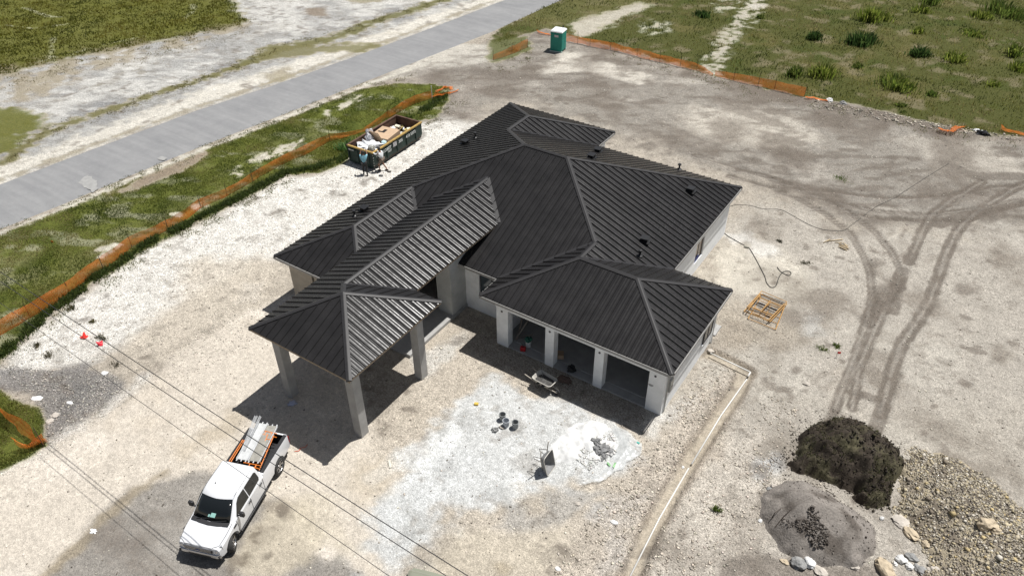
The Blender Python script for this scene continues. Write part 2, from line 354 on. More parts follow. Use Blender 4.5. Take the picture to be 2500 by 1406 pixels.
paint(region([(1240, 830), (1330, 870), (1600, 1010), (1560, 1050), (1120, 850), (1140, 760), (1210, 790)], .3, .3), C(.33, .29, .24), .8, gr=.9)  # shadow of the garage eaves painted into the apron as a darker strip
# marl right of the trench, soil near the piles
paint(region([(1700, 1120), (1860, 1060), (1900, 1180), (1860, 1340), (1700, 1420), (1600, 1420), (1640, 1260)], .6, .8), C(.56, .505, .43), .7, gr=1)
paint(region([(1830, 1110), (1910, 1100), (1920, 1140), (1850, 1170)], .3, .5), C(.48, .49, .49), .7, gr=.9)
paint(region([(1650, 1080), (1740, 1050), (1760, 1120), (1680, 1180)], .5, .6), C(.42, .345, .26), .5)
paint(region([(1880, 960), (2500, 1000), (2500, 1200), (2200, 1100), (2000, 990)], 1.2, 1.0), C(.41, .37, .31), .5)
paint(region([(1760, 1380), (1830, 1350), (1960, 1370), (2100, 1380), (2200, 1406), (2200, 1500), (1740, 1500)], .2, .4), C(.22, .19, .16), .85)
# wheel tracks: pressed, darker soil
TRK = [([(2039, 998), (2065, 925), (2094, 848), (2116, 784), (2129, 720), (2124, 665), (2107, 622), (2073, 566), (2013, 520), (1949, 485), (1864, 451), (1780, 430)], .55, .55),
       ([(2080, 998), (2099, 891), (2133, 810), (2167, 741), (2193, 690), (2197, 656), (2176, 613), (2133, 562), (2077, 520), (2022, 490), (1928, 455), (1843, 421), (1700, 380)], .55, .6),
       ([(2150, 1010), (2176, 912), (2201, 840), (2240, 784), (2270, 733), (2291, 677), (2312, 613), (2338, 562), (2359, 537), (2419, 494), (2483, 455), (2560, 430)], .8, .6),
       ([(2216, 640), (2227, 622), (2248, 571), (2274, 524), (2325, 485), (2398, 443)], .75, .55),
       ([(2013, 464), (2141, 481), (2227, 481), (2312, 475), (2420, 455), (2520, 450)], .45, .6),
       ([(2020, 490), (2099, 507), (2163, 518), (2270, 524), (2355, 513), (2500, 485)], .5, .75),
       ([(2077, 520), (2150, 533), (2227, 537), (2355, 539), (2500, 494)], .45, .7),
       ([(2116, 784), (2150, 735), (2190, 700)], 1.0, .5), ([(2085, 960), (2120, 968), (2155, 985)], .7, .6),
       ([(1800, 414), (1880, 432), (1960, 455), (2060, 470)], .5, .45), ([(2310, 400), (2380, 430), (2500, 430)], 1.2, .3), ([(2290, 550), (2340, 530), (2420, 505), (2540, 490)], .9, .45), ([(2140, 735), (2115, 780)], .7, .5), ([(1990, 1100), (2010, 1050), (2039, 998)], .55, .55), ([(2125, 1080), (2150, 1010)], .8, .6), ([(2205, 660), (2190, 700), (2180, 760)], .9, .5)]
for px, wd, a in TRK:
    m = stroke(px, wd*.88, .06, .05)
    rut = sstep(-.5, .3, N4+N3*.6)
    dirt(m*(.62+.38*rut), min(.95, .32+a)); paint(m, C(.17, .148, .125), .5, gr=.5)
for px in (TRK[0][0], TRK[1][0], TRK[2][0], TRK[3][0], TRK[5][0]): clean(stroke(px, .13, .05, .04))
for r, a in (([(2330, 690), (2400, 700), (2390, 720), (2330, 712)], .6), ([(2120, 640), (2150, 640), (2140, 680), (2125, 670)], .6), ([(2205, 625), (2230, 620), (2232, 645), (2210, 640)], .7),
             ([(2290, 870), (2330, 880), (2320, 910), (2300, 900)], .5), ([(1850, 320), (1960, 335), (1940, 350), (1880, 340)], .6), ([(1740, 240), (1900, 290), (1960, 330), (1850, 300), (1760, 270)], .45), ([(2120, 700), (2200, 660), (2200, 730), (2140, 760)], .5)):
    paint(region(r, .4, .5), C(.2, .17, .14), a*.5); dirt(region(r, .4, .5), .35+a*.5)
# roadside verge grass
VERGE = [(-300, 705), (0, 572), (160, 507), (340, 432), (500, 365), (720, 280), (880, 218), (960, 205), (1010, 205), (1060, 206), (1108, 215), (1095, 245), (1060, 290), (985, 305), (860, 372), (835, 400), (780, 422), (700, 430), (605, 482),
         (534, 520), (462, 557), (356, 609), (285, 659), (228, 693), (171, 733), (107, 782), (53, 832), (11, 878), (0, 897), (-200, 1000), (-500, 900)]
GREEN = C(.115, .128, .026)
vg = region(VERGE, .22, .38)
paint(vg, GREEN, .97, g=1.0)
paint(vg*sstep(.0, .35, N2*.7+N3*.6)*sstep(-.5, .2, N1), C(.27, .245, .16), .6, g=.62)
paint(vg*sstep(.1, .4, fbm(X*.6+Y*.3, Y*1.2-X*.6, 1.1, 4, 161)), C(.36, .34, .27), .6, g=.5)
paint(vg*sstep(.05, .4, fbm(X, Y, 1.7, 4, 163)), C(.06, .075, .016), .6)
paint(region([(60, 700), (300, 560), (600, 430), (700, 380), (760, 360), (500, 500), (340, 590), (200, 680), (80, 750)], 1.0, 1.2), C(.155, .15, .055), .5)
for r in ([(580, 405), (640, 375), (740, 345), (640, 400), (560, 440)], [(870, 240), (900, 225), (905, 240), (880, 246)], [(770, 270), (830, 255), (880, 245), (800, 280)], [(430, 520), (520, 485), (440, 540)], [(240, 610), (280, 600), (250, 640)]):
    paint(region(r, .25, .7)*sstep(-.25, .2, N3+N4*.6), C(.60, .57, .48), .8, g=0)
paint(region([(285, 468), (340, 436), (430, 395), (500, 368), (515, 376), (440, 420), (330, 464), (270, 476)], .3, .5), C(.235, .175, .125), .9, g=.1)
paint(stroke([(-240, 672), (0, 570), (154, 508), (336, 431), (499, 364), (720, 278), (912, 201), (1000, 170)], .45, .2, .4), C(.55, .52, .44), .85, g=0)
# bottom left grass
paint(region([(-200, 930), (0, 958), (45, 975), (75, 985), (100, 1000), (108, 1030), (100, 1062), (118, 1088), (60, 1122), (0, 1146), (-300, 1260)], .15, .3), GREEN*1.05, .97, g=1.0)
# small patch beside the short fence
paint(region([(1195, 100), (1240, 88), (1290, 92), (1300, 118), (1250, 145), (1195, 158)], .4, .7), C(.10, .11, .035), .8, g=.85)
# top right field
FIELD = [(1372, -10), (1300, 30), (1235, 62), (1195, 92), (1215, 103), (1330, 70), (1400, 92), (1480, 112), (1555, 133), (1660, 160), (1735, 184), (1800, 198), (1890, 220), (1965, 236), (2080, 256), (2200, 283), (2300, 308), (2380, 324), (2500, 332), (2900, 400), (3200, 100), (2600, -250), (1600, -200)]
fg = region(FIELD, .35, .6)
OLV = C(.075, .078, .022)
paint(fg, OLV, .97, g=1.0)
paint(fg*sstep(.05, .5, fbm(X, Y, 3.0, 4, 101)), C(.135, .115, .05), .7, g=.9)
paint(fg*sstep(.1, .55, fbm(X, Y, 2.1, 4, 105)), C(.065, .08, .022), .7)
paint(fg*sstep(.15, .5, fbm(X, Y, 1.5, 4, 107)), C(.25, .20, .15), .5, g=.6)
pth = stroke([(1880, -60), (1845, 10), (1812, 58), (1785, 80), (1765, 112), (1745, 150), (1728, 178)], 1.5, .5, .9)
paint(pth*sstep(-.5, .35, N3+N4), C(.46, .44, .38), .85, g=.12)
paint(region([(1740, -40), (1900, -30), (1840, 20), (1760, 25)], .8, 1.2)*sstep(-.2, .3, N2+N3), C(.52, .50, .44), .8, g=.2)
paint(region([(1390, 60), (1480, 30), (1560, 8), (1600, 12), (1520, 45), (1440, 85), (1400, 90)], .5, .9), C(.50, .47, .40), .85, g=.1)
paint(region([(1560, 50), (1620, 55), (1640, 78), (1590, 85)], .5, .9)*sstep(-.2, .3, N3), C(.52, .5, .44), .8, g=.2)
paint(region([(1235, 62), (1370, 0), (1600, -60), (1560, 10), (1420, 50), (1340, 70)], .6, .8), C(.145, .135, .06), .5)
# grey-brown rubble rim of the fill along the field
paint(stroke([(1990, 252), (2080, 268), (2200, 296), (2300, 320), (2400, 334), (2520, 350)], .9, .4, .6), C(.26, .22, .18), .7, gr=1)
# trench beside the pipe
TR = [(1735, 864), (1790, 888), (1822, 908), (1800, 950), (1740, 1040), (1690, 1115), (1640, 1200), (1590, 1290), (1535, 1420)]
trd = -sdist(X, Y, GP(TR), False)
tm = sstep(.46, .26, trd+.12*N3+.08*N2)
paint(tm, C(.40, .345, .265), .85, gr=.25)
paint(sstep(.22, 0, abs(trd-.42)+.12*N3), C(.27, .22, .17), .65, gr=1)
# random dirt flecks
fl = sstep(.42, .6, fbm(X, Y, .9, 3, 111)+.15*N4)
paint(fl*(1-grass)*(1-wp)*(1-dw), C(.2, .17, .14), .3); dirt(fl*(1-grass)*(1-wp*.6)*(1-dw*.7), .6)
fl2 = sstep(.30, .5, fbm(X, Y, .55, 3, 117)+.2*N4)
paint(fl2*(1-grass)*(1-dw*.7), C(.22, .19, .155), .4)

relief = 1-sstep(-1.5, .3, road_d)
house_d = np.minimum.reduce([-sdist(X, Y, p) for p in ([(-.3, -5), (9, -5), (9, -1.2), (21.2, -1.2), (21.2, 5.4), (18, 5.4), (18, 15.4), (8.5, 15.4), (8.5, 17.6), (-.3, 17.6)],)])
relief *= sstep(0, 1.2, house_d)
Z = (N1*.05+N2*.025+N3*.012*(grit+grass))*relief
Z += -.22*sstep(.42, .26, trd+.06*N3)+.05*sstep(.35, .0, abs(trd-.7))*(1+N2)
for px, wd, a in TRK[:7]: s_ = stroke(px, wd, .12, .05); Z -= .05*s_; Z += .03*stroke(px, wd+.35, .12, .05)*(1-s_)
Z -= .05*sstep(-.2, .3, road_d)
berm = stroke([(700, 425), (605, 475), (534, 512), (462, 548), (356, 600), (285, 650), (228, 684)], 1.0, .5, .2); Z += .15*berm
rim = stroke([(1990, 250), (2080, 266), (2200, 292), (2300, 318), (2400, 334)], 1.2, .5, .3); Z += .12*rim
pad = region([(1380, 1110), (1500, 1030), (1560, 1090), (1440, 1170)], .5, .3); Z += pad*(.10+.05*N3)
ny, nx = X.shape
idx = np.arange(nx*ny).reshape(ny, nx)
FQ = np.stack([idx[:-1, :-1], idx[:-1, 1:], idx[1:, 1:], idx[1:, :-1]], -1).reshape(-1, 4)
lum = col.mean(-1, keepdims=True); col = np.clip((lum+(col-lum)*np.where(grass[..., None] > .3, 1.0, .86))*C(.985, .985, .98), .01, .9)

gm = bpy.data.materials.new('ground_soil'); gm.use_nodes = True
N = gm.node_tree.nodes; L = gm.node_tree.links; B = N['Principled BSDF']; B.inputs['Roughness'].default_value = .95; B.inputs['Specular IOR Level'].default_value = .1
def nd(t, **kw):
    n = N.new('ShaderNode'+t)
    for k, v in kw.items():
        if k in n.inputs.keys(): n.inputs[k].default_value = v
        else: setattr(n, k, v)
    return n
def mathn(op, a, b=None, c=None, clamp=False):
    n = N.new('ShaderNodeMath'); n.operation = op; n.use_clamp = clamp
    for i, q in enumerate((a, b, c)):
        if q is None: continue
        if isinstance(q, (int, float)): n.inputs[i].default_value = q
        else: L.new(q, n.inputs[i])
    return n.outputs[0]
tc = nd('TexCoord'); geo = tc.outputs['Object']
ac = nd('VertexColor', layer_name='Col'); am = nd('VertexColor', layer_name='Msk')
sep = nd('SeparateColor'); L.new(am.outputs['Color'], sep.inputs[0]); gmask, gritm = sep.outputs[0], sep.outputs[1]
def noise(scale, det=4, rough=.6): 
    n = nd('TexNoise', Scale=scale, Detail=det, Roughness=rough); L.new(geo, n.inputs['Vector']); return n.outputs['Fac']
n_big = noise(1.3, 6, .7); n_mid = noise(5, 5, .7); n_fine = noise(22, 4, .7); n_vf = noise(70, 2, .6)
vor = nd('TexVoronoi', Scale=9.0); vor.feature = 'F1'; L.new(geo, vor.inputs['Vector'])
vor2 = nd('TexVoronoi', Scale=24.0); L.new(geo, vor2.inputs['Vector'])
vsep = nd('SeparateColor'); L.new(vor.outputs['Color'], vsep.inputs[0]); v2sep = nd('SeparateColor'); L.new(vor2.outputs['Color'], v2sep.inputs[0])
# brightness factor of bare ground
f1 = mathn('MULTIPLY_ADD', n_mid, 1.05, .475); f2 = mathn('MULTIPLY_ADD', n_big, .7, .65)
gf = mathn('MULTIPLY', gritm, mathn('ADD', n_fine, -.5)); gf = mathn('MULTIPLY_ADD', gf, 2.3, 1.0)
sp = mathn('MULTIPLY_ADD', mathn('MULTIPLY', gritm, mathn('ADD', v2sep.outputs[0], -.5)), .75, 1.0)
st1 = mathn('GREATER_THAN', vsep.outputs[0], .80); ins = mathn('LESS_THAN', vor.outputs['Distance'], .38); stone = mathn('MULTIPLY', mathn('MULTIPLY', st1, ins), gritm)
dk = mathn('LESS_THAN', vsep.outputs[1], .12); dkm = mathn('MULTIPLY', mathn('MULTIPLY', dk, mathn('LESS_THAN', vor.outputs['Distance'], .30)), gritm)
gb = mathn('MULTIPLY_ADD', n_fine, .7, .65)
bf = mathn('MULTIPLY', mathn('MULTIPLY', mathn('MULTIPLY', f1, gb), f2), mathn('MULTIPLY', gf, sp))
bf = mathn('ADD', bf, mathn('MULTIPLY', stone, .38)); bf = mathn('SUBTRACT', bf, mathn('MULTIPLY', dkm, .38)); bf = mathn('MAXIMUM', bf, .2)
dthr = mathn('ADD', sep.outputs[2], mathn('ADD', mathn('MULTIPLY', mathn('ADD', n_mid, -.5), 1.5), mathn('MULTIPLY', mathn('ADD', n_fine, -.5), 1.9)))
dmr = nd('MapRange'); dmr.inputs['From Min'].default_value = .25; dmr.inputs['From Max'].default_value = .80; L.new(dthr, dmr.inputs['Value'])
dgate = nd('MapRange'); dgate.inputs['From Min'].default_value = .02; dgate.inputs['From Max'].default_value = .25; L.new(sep.outputs[2], dgate.inputs['Value'])
dcol = nd('MixRGB', blend_type='MIX'); L.new(mathn('MULTIPLY', mathn('MULTIPLY', dmr.outputs[0], dgate.outputs[0]), .66), dcol.inputs[0]); L.new(ac.outputs['Color'], dcol.inputs[1]); dcol.inputs[2].default_value = (.115, .095, .077, 1)
vs = nd('VectorMath', operation='SCALE'); L.new(dcol.outputs[0], vs.inputs[0]); L.new(bf, vs.inputs['Scale'])
# grass colour breakup: green / straw / dark by noise, bare soil showing through where the mask is thin
gr1 = nd('ValToRGB'); e = gr1.color_ramp.elements; e[0].position = .25; e[0].color = (.38, .45, .38, 1); e[1].position = .75; e[1].color = (1.75, 1.65, 1.5, 1)
x = gr1.color_ramp.elements.new(.5); x.color = (.95, 1.0, .9, 1)
gn = mathn('ADD', mathn('MULTIPLY', n_fine, .55), mathn('MULTIPLY', n_mid, .45)); L.new(gn, gr1.inputs['Fac'])
mg = nd('MixRGB', blend_type='MULTIPLY'); mg.inputs[0].default_value = 1; L.new(ac.outputs['Color'], mg.inputs[1]); L.new(gr1.outputs['Color'], mg.inputs[2])
soil = nd('RGB'); soil.outputs[0].default_value = (.36, .32, .25, 1)
thr = mathn('ADD', gmask, mathn('MULTIPLY', mathn('ADD', n_mid, -.5), 1.6)); thr = mathn('ADD', thr, mathn('MULTIPLY', mathn('ADD', n_fine, -.5), 1.0))
cov = nd('MapRange'); cov.inputs['From Min'].default_value = .28; cov.inputs['From Max'].default_value = .50; L.new(thr, cov.inputs['Value'])
vs2 = nd('VectorMath', operation='SCALE'); L.new(soil.outputs[0], vs2.inputs[0]); L.new(bf, vs2.inputs['Scale'])
m1 = nd('MixRGB'); L.new(cov.outputs[0], m1.inputs[0]); L.new(vs2.outputs[0], m1.inputs[1]); L.new(mg.outputs[0], m1.inputs[2])
gsel = nd('MapRange'); gsel.inputs['From Min'].default_value = .12; gsel.inputs['From Max'].default_value = .4; L.new(gmask, gsel.inputs['Value'])
m2 = nd('MixRGB'); L.new(gsel.outputs[0], m2.inputs[0]); L.new(vs.outputs[0], m2.inputs[1]); L.new(m1.outputs[0], m2.inputs[2])
L.new(m2.outputs[0], B.inputs['Base Color'])
hgt = mathn('ADD', mathn('MULTIPLY', n_mid, 1.1), mathn('MULTIPLY', mathn('MULTIPLY', n_fine, mathn('ADD', gritm, .35)), .9))
hgt = mathn('ADD', hgt, mathn('MULTIPLY', mathn('MULTIPLY', mathn('SUBTRACT', 1.0, vor.outputs['Distance']), gritm), .35))
hgt = mathn('ADD', hgt, mathn('MULTIPLY', mathn('MULTIPLY', n_vf, gmask), .6))
bp = nd('Bump', Strength=.9, Distance=.07); L.new(hgt, bp.inputs['Height']); L.new(bp.outputs[0], B.inputs['Normal'])
ground = np_mesh('ground', np.stack([X.ravel(), Y.ravel(), Z.ravel()], 1), FQ, gm, col.reshape(-1, 3), smooth=True)
at = ground.data.color_attributes.new('Msk', 'FLOAT_COLOR', 'POINT')
at.data.foreach_set('color', np.stack([grass.ravel(), np.clip(grit, 0, 1).ravel(), (DK*(1-grass)).ravel(), np.ones(nx*ny)], 1).astype(np.float32).ravel())
tag(ground, kind='structure')
def grid_at(A, x, y):
    i = np.clip(np.searchsorted(xs, x), 1, nx-1); j = np.clip(np.searchsorted(ys, y), 1, ny-1)
    tx = (x-xs[i-1])/(xs[i]-xs[i-1]); ty = (y-ys[j-1])/(ys[j]-ys[j-1])
    return (A[j-1, i-1]*(1-tx)+A[j-1, i]*tx)*(1-ty)+(A[j, i-1]*(1-tx)+A[j, i]*tx)*ty
def gz(x, y): return float(grid_at(Z, np.array([x]), np.array([y]))[0])

# road: strip with ragged edge lying a few cm above the sunken ground
rl = GP([(-420, 735), (-240, 660), (0, 560), (154, 499), (336, 422), (499, 355), (720, 269), (912, 192), (1200, 79), (1372, 0), (1560, -90), (1800, -200)])
ru = GP([(-420, 612), (-240, 545), (0, 449), (240, 358), (480, 269), (720, 190), (960, 103), (1200, 12), (1235, -2), (1420, -90), (1620, -190)])
def resample(P, n):
    P = [Vector((p[0], p[1])) for p in P]; d = [0]
    for a, b in zip(P, P[1:]): d.append(d[-1]+(b-a).length)
    t = np.linspace(0, d[-1], n); return np.interp(t, d, [p.x for p in P]), np.interp(t, d, [p.y for p in P])
n = 400; ax, ay = resample(rl, n); bx, by = resample(ru, n)
V = []; K = 9
for i in range(n):
    for k in range(K):
        t = k/(K-1); j0 = .12*float(fbm(np.array(ax[i]), np.array(ay[i]), .9, 3, 3)) if k == 0 else (.12*float(fbm(np.array(bx[i]), np.array(by[i]), .9, 3, 4)) if k == K-1 else 0)
        dx, dy = bx[i]-ax[i], by[i]-ay[i]; l = math.hypot(dx, dy)
        V.append((ax[i]+dx*t+dx/l*j0, ay[i]+dy*t+dy/l*j0, .035*sin(pi*t)+.012 if 0 < k < K-1 else -.03))
FQ2 = [(i*K+k, (i+1)*K+k, (i+1)*K+k+1, i*K+k+1) for i in range(n-1) for k in range(K-1)]
rm = bpy.data.materials.new('asphalt'); rm.use_nodes = True
N = rm.node_tree.nodes; L = rm.node_tree.links; B = N['Principled BSDF']; B.inputs['Roughness'].default_value = .8; B.inputs['Specular IOR Level'].default_value = .25
tc = nd('TexCoord'); mp = nd('Mapping'); L.new(tc.outputs['Object'], mp.inputs[0]); rdir = atan2(ay[200]-ay[100], ax[200]-ax[100]); mp.inputs['Rotation'].default_value = (0, 0, -rdir); mp.inputs['Scale'].default_value = (.12, 1.6, 1)
mp.vector_type = 'POINT'
s1 = nd('TexNoise', Scale=1.0, Detail=6, Roughness=.6); L.new(mp.outputs[0], s1.inputs['Vector'])
geo = tc.outputs['Object']
s2 = noise(.35, 4); s3 = noise(30, 3, .7); s4 = noise(2.2, 5, .7)
rp = nd('ValToRGB'); rp.color_ramp.elements[0].position = .3; rp.color_ramp.elements[0].color = (.185, .187, .192, 1); rp.color_ramp.elements[1].position = .72; rp.color_ramp.elements[1].color = (.275, .275, .275, 1)
fac = mathn('ADD', mathn('MULTIPLY', s1.outputs['Fac'], .55), mathn('MULTIPLY', s2, .45)); L.new(fac, rp.inputs['Fac'])
ff = mathn('MULTIPLY', mathn('MULTIPLY_ADD', s3, .5, .75), mathn('MULTIPLY_ADD', s4, .3, .85))
v = nd('VectorMath', operation='SCALE'); L.new(rp.outputs['Color'], v.inputs[0]); L.new(ff, v.inputs['Scale']); L.new(v.outputs[0], B.inputs['Base Color'])
bp = nd('Bump', Strength=.4, Distance=.01); L.new(s3, bp.inputs['Height']); L.new(bp.outputs[0], B.inputs['Normal'])
tag(np_mesh('road', V, FQ2, rm, smooth=True), kind='structure')
# marl dust dragged onto the road
def flat_patch(name, px, m, z, jit=.12, kind='structure'):
    P = [G(*p) for p in px]; pts = []
    for i in range(len(P)):
        a, b = P[i], P[(i+1) % len(P)]
        for k in range(6):
            q = a.lerp(b, k/6); pts.append((q.x+random.uniform(-jit, jit), q.y+random.uniform(-jit, jit), z))
    o = MB().poly(pts).build(name, m, fixn=False); tag(o, kind=kind); return o
mdust = mat('marl_dust', (.29, .288, .28), .95, var=.12, vscale=3)
flat_patch('road_dust', [(190, 448), (215, 430), (235, 440), (242, 462), (228, 470), (205, 458)], mdust, .049)
flat_patch('road_dust', [(386, 387), (396, 383), (408, 388), (402, 394), (390, 392)], mdust, .047, .06)

# ------------------------------------------------------------------ loose stones and grass blades (uncountable)
def ico():
    bm = bmesh.new(); bmesh.ops.create_icosphere(bm, subdivisions=1, radius=1); V = np.array([v.co[:] for v in bm.verts]); Fc = np.array([[v.index for v in f.verts] for f in bm.faces]); bm.free(); return V, Fc
IV, IF = ico()
OV = np.array([(1, 0, 0), (-1, 0, 0), (0, 1, 0), (0, -1, 0), (0, 0, 1), (0, 0, -.6)], float); OF = np.array([(0, 2, 4), (2, 1, 4), (1, 3, 4), (3, 0, 4), (2, 0, 5), (1, 2, 5), (3, 1, 5), (0, 3, 5)])
def stones(name, P, R, Cc, m, base=(OV, OF), parent=None, flat=.6):
    n = len(P); bv, bf = base; a = rng.uniform(0, 2*pi, n); sc = np.stack([R*rng.uniform(.7, 1.3, n), R*rng.uniform(.6, 1.1, n), R*flat*rng.uniform(.6, 1.2, n)], 1)
    V = bv[None]*rng.uniform(.62, 1.3, (n, len(bv), 1))*sc[:, None]
    x = V[..., 0]*np.cos(a)[:, None]-V[..., 1]*np.sin(a)[:, None]; y = V[..., 0]*np.sin(a)[:, None]+V[..., 1]*np.cos(a)[:, None]
    V = np.stack([x, y, V[..., 2]], -1)+P[:, None]
    Fc = (bf[None]+(np.arange(n)*len(bv))[:, None, None]).reshape(-1, 3)
    return np_mesh(name, V.reshape(-1, 3), Fc, m, np.repeat(Cc, len(bv), 0), parent)
ms = mat_attr('loose_stone', .9, .2, 40)
def scatter(px, n, keep=None):
    P = GP(px); x0 = min(p.x for p in P); x1 = max(p.x for p in P); y0 = min(p.y for p in P); y1 = max(p.y for p in P)
    x = rng.uniform(x0, x1, n*3); y = rng.uniform(y0, y1, n*3); d = sdist(x, y, P); k = d > 0
    if keep is not None: k &= keep(x, y)
    x, y = x[k][:n], y[k][:n]; return x, y
Pall = []; Rall = []; Call = []
def add_stones(px, n, r0, r1, c, cv=.15, keep=None):
    x, y = scatter(px, n, keep); m = len(x); r = r0*(r1/r0)**(rng.random(m)**2.2)
    Pall.append(np.stack([x, y, grid_at(Z, x, y)+r*.15], 1)); Rall.append(r); Call.append(np.clip(np.array(c)[None]*(1+rng.uniform(-cv, cv, (m, 1))*2), .03, .9)*(1+rng.uniform(-.03, .03, (m, 3))))
def offhouse(x, y): return (-sdist(x, y, [(-.3, -5), (9, -5), (9, -1.2), (21.2, -1.2), (21.2, 5.4), (18, 5.4), (18, 15.4), (8.5, 15.4), (8.5, 17.6), (-.3, 17.6)]) > .05) & (-sdist(x, y, GP(TR), False) > .35)
ALLP = [(-100, 1500), (0, 900), (600, 480), (1050, 300), (1200, 120), (2500, 340), (2700, 800), (2700, 1500)]
ng = lambda x, y: offhouse(x, y) & (grid_at(grass, x, y) < .3)
add_stones(ALLP, 9000, .012, .07, (.50, .46, .39), .3, ng)
add_stones(ALLP, 6000, .012, .055, (.17, .145, .12), .3, ng)
gk = lambda x, y: ng(x, y) & (grid_at(grit, x, y) > .68)
add_stones(ALLP, 14000, .014, .075, (.48, .43, .365), .25, gk)
nk = lambda x, y: ng(x, y) & (fbm(x, y, 1.6, 3, 501)+rng.uniform(-.5, .5, len(x)) > 0)
add_stones([(1640, 1180), (1700, 1060), (1900, 960), (1960, 1000), (1900, 1100), (1860, 1250), (1850, 1350), (1700, 1420), (1560, 1420)], 2600, .015, .085, (.50, .445, .375), .2, nk)
add_stones([(1340, 1420), (1500, 1180), (1640, 1000), (1730, 880), (1820, 910), (1540, 1420)], 2600, .015, .085, (.47, .42, .35), .25, nk)
add_stones([(1990, 244), (2200, 286), (2500, 335), (2500, 350), (2200, 305), (1980, 262)], 700, .03, .16, (.42, .38, .32), .35)
add_stones([(0, 890), (290, 920), (120, 1085), (100, 1000)], 2500, .015, .07, (.34, .32, .29), .35, ng)
add_stones([(260, 900), (330, 960), (150, 1100), (0, 1170), (0, 1140), (120, 1080)], 2500, .012, .045, (.60, .56, .50), .2, ng)
add_stones([(480, 800), (680, 650), (700, 760), (600, 850), (400, 960), (330, 940)], 2500, .015, .06, (.58, .53, .46), .2, ng)
add_stones([(1380, 1110), (1440, 1060), (1500, 1060), (1500, 1110), (1440, 1150)], 500, .03, .12, (.62, .61, .58), .15, ng)
tag(stones('gravel', np.concatenate(Pall), np.concatenate(Rall), np.concatenate(Call), ms), 'loose limestone gravel strewn over the graded building plot', 'gravel', kind='stuff')

def mat_blade():
    m = bpy.data.materials.new('grass_blade'); m.use_nodes = True; N = m.node_tree.nodes; L = m.node_tree.links; b = N['Principled BSDF']
    a = N.new('ShaderNodeVertexColor'); a.layer_name = 'Col'; L.new(a.outputs['Color'], b.inputs['Base Color']); b.inputs['Roughness'].default_value = .6; b.inputs['Specular IOR Level'].default_value = .3
    t = N.new('ShaderNodeBsdfTranslucent'); sc_ = N.new('ShaderNodeVectorMath'); sc_.operation = 'SCALE'; sc_.inputs['Scale'].default_value = 1.5; L.new(a.outputs['Color'], sc_.inputs[0]); L.new(sc_.outputs[0], t.inputs['Color'])
    x = N.new('ShaderNodeMixShader'); x.inputs[0].default_value = .55; L.new(b.outputs[0], x.inputs[1]); L.new(t.outputs[0], x.inputs[2]); L.new(x.outputs[0], N['Material Output'].inputs['Surface']); return m
def blades(x, y, z, h, wd, colr, lean=.5, curve=True):
    """tapered two-segment blades"""
    n = len(x); a = rng.uniform(0, 2*pi, n); l = rng.uniform(.1, lean, n); b = rng.uniform(0, 2*pi, n)
    bx, by = np.cos(b)*wd/2, np.sin(b)*wd/2; lx, ly = np.cos(a)*l*h, np.sin(a)*l*h
    p0 = np.stack([x-bx, y-by, z], 1); p1 = np.stack([x+bx, y+by, z], 1)
    m0 = np.stack([x-bx*.8+lx*.35, y-by*.8+ly*.35, z+h*.6], 1); m1 = np.stack([x+bx*.8+lx*.35, y+by*.8+ly*.35, z+h*.6], 1)
    t = np.stack([x+lx, y+ly, z+h*(1-.3*l)], 1)
    V = np.stack([p0, p1, m1, m0, t], 1).reshape(-1, 3); o = np.arange(n)*5
    Fc = np.concatenate([np.stack([o, o+1, o+2], 1), np.stack([o, o+2, o+3], 1), np.stack([o+3, o+2, o+4], 1)])
    return V, Fc, np.repeat(colr, 5, 0)
mblade = mat_blade()
def grass_field(name, px, n, h0, h1, w0, cols, label, thr=.5, cl=0):
    x, y = scatter(px, n*2, lambda x, y: grid_at(grass, x, y) > thr)
    k = (fbm(x, y, .9, 3, 201) + rng.uniform(-.5, .5, len(x))) > -.15; x, y = x[k][:n], y[k][:n]; m = len(x)
    t = np.clip(.5+fbm(x, y, 2.4, 3, 207)*.9+rng.uniform(-.3, .3, m), 0, .999)*(len(cols)-1); i = t.astype(int); f = (t-i)[:, None]; cc = np.array(cols)
    c = cc[i]*(1-f)+cc[i+1]*f; c = c*(1+rng.uniform(-.3, .3, (m, 1)))
    h = rng.uniform(h0, h1, m)*(1+.5*fbm(x, y, 1.3, 2, 211))
    V, Fc, Cc = blades(x, y, grid_at(Z, x, y)-.01, h, w0*rng.uniform(.7, 1.3, m), c, .9)
    return tag(np_mesh(name, V, Fc, mblade, Cc), label, 'grass', kind='stuff')
GC = [(.045, .068, .012), (.085, .11, .018), (.145, .155, .03), (.28, .25, .11)]
grass_field('grass', VERGE, 100000, .05, .15, .03, GC, 'short green roadside grass between the road and the white ground')
grass_field('grass', [(-60, 930), (0, 950), (110, 990), (120, 1095), (0, 1150), (-100, 1200)], 9000, .05, .16, .025, GC, 'short green grass at the corner by the fallen orange netting')
OC = [(.026, .04, .009), (.06, .075, .014), (.11, .115, .022), (.155, .14, .042), (.23, .19, .10)]
grass_field('grass', FIELD, 110000, .08, .26, .05, OC, 'rough olive and straw coloured field grass behind the orange fence')
grass_field('grass', [(-100, -60), (600, -60), (620, 60), (300, 130), (0, 200), (-100, 220)], 30000, .08, .2, .08, [(.06, .07, .010), (.115, .115, .016), (.17, .15, .03)], 'yellow green meadow grass across the road at the far corner')
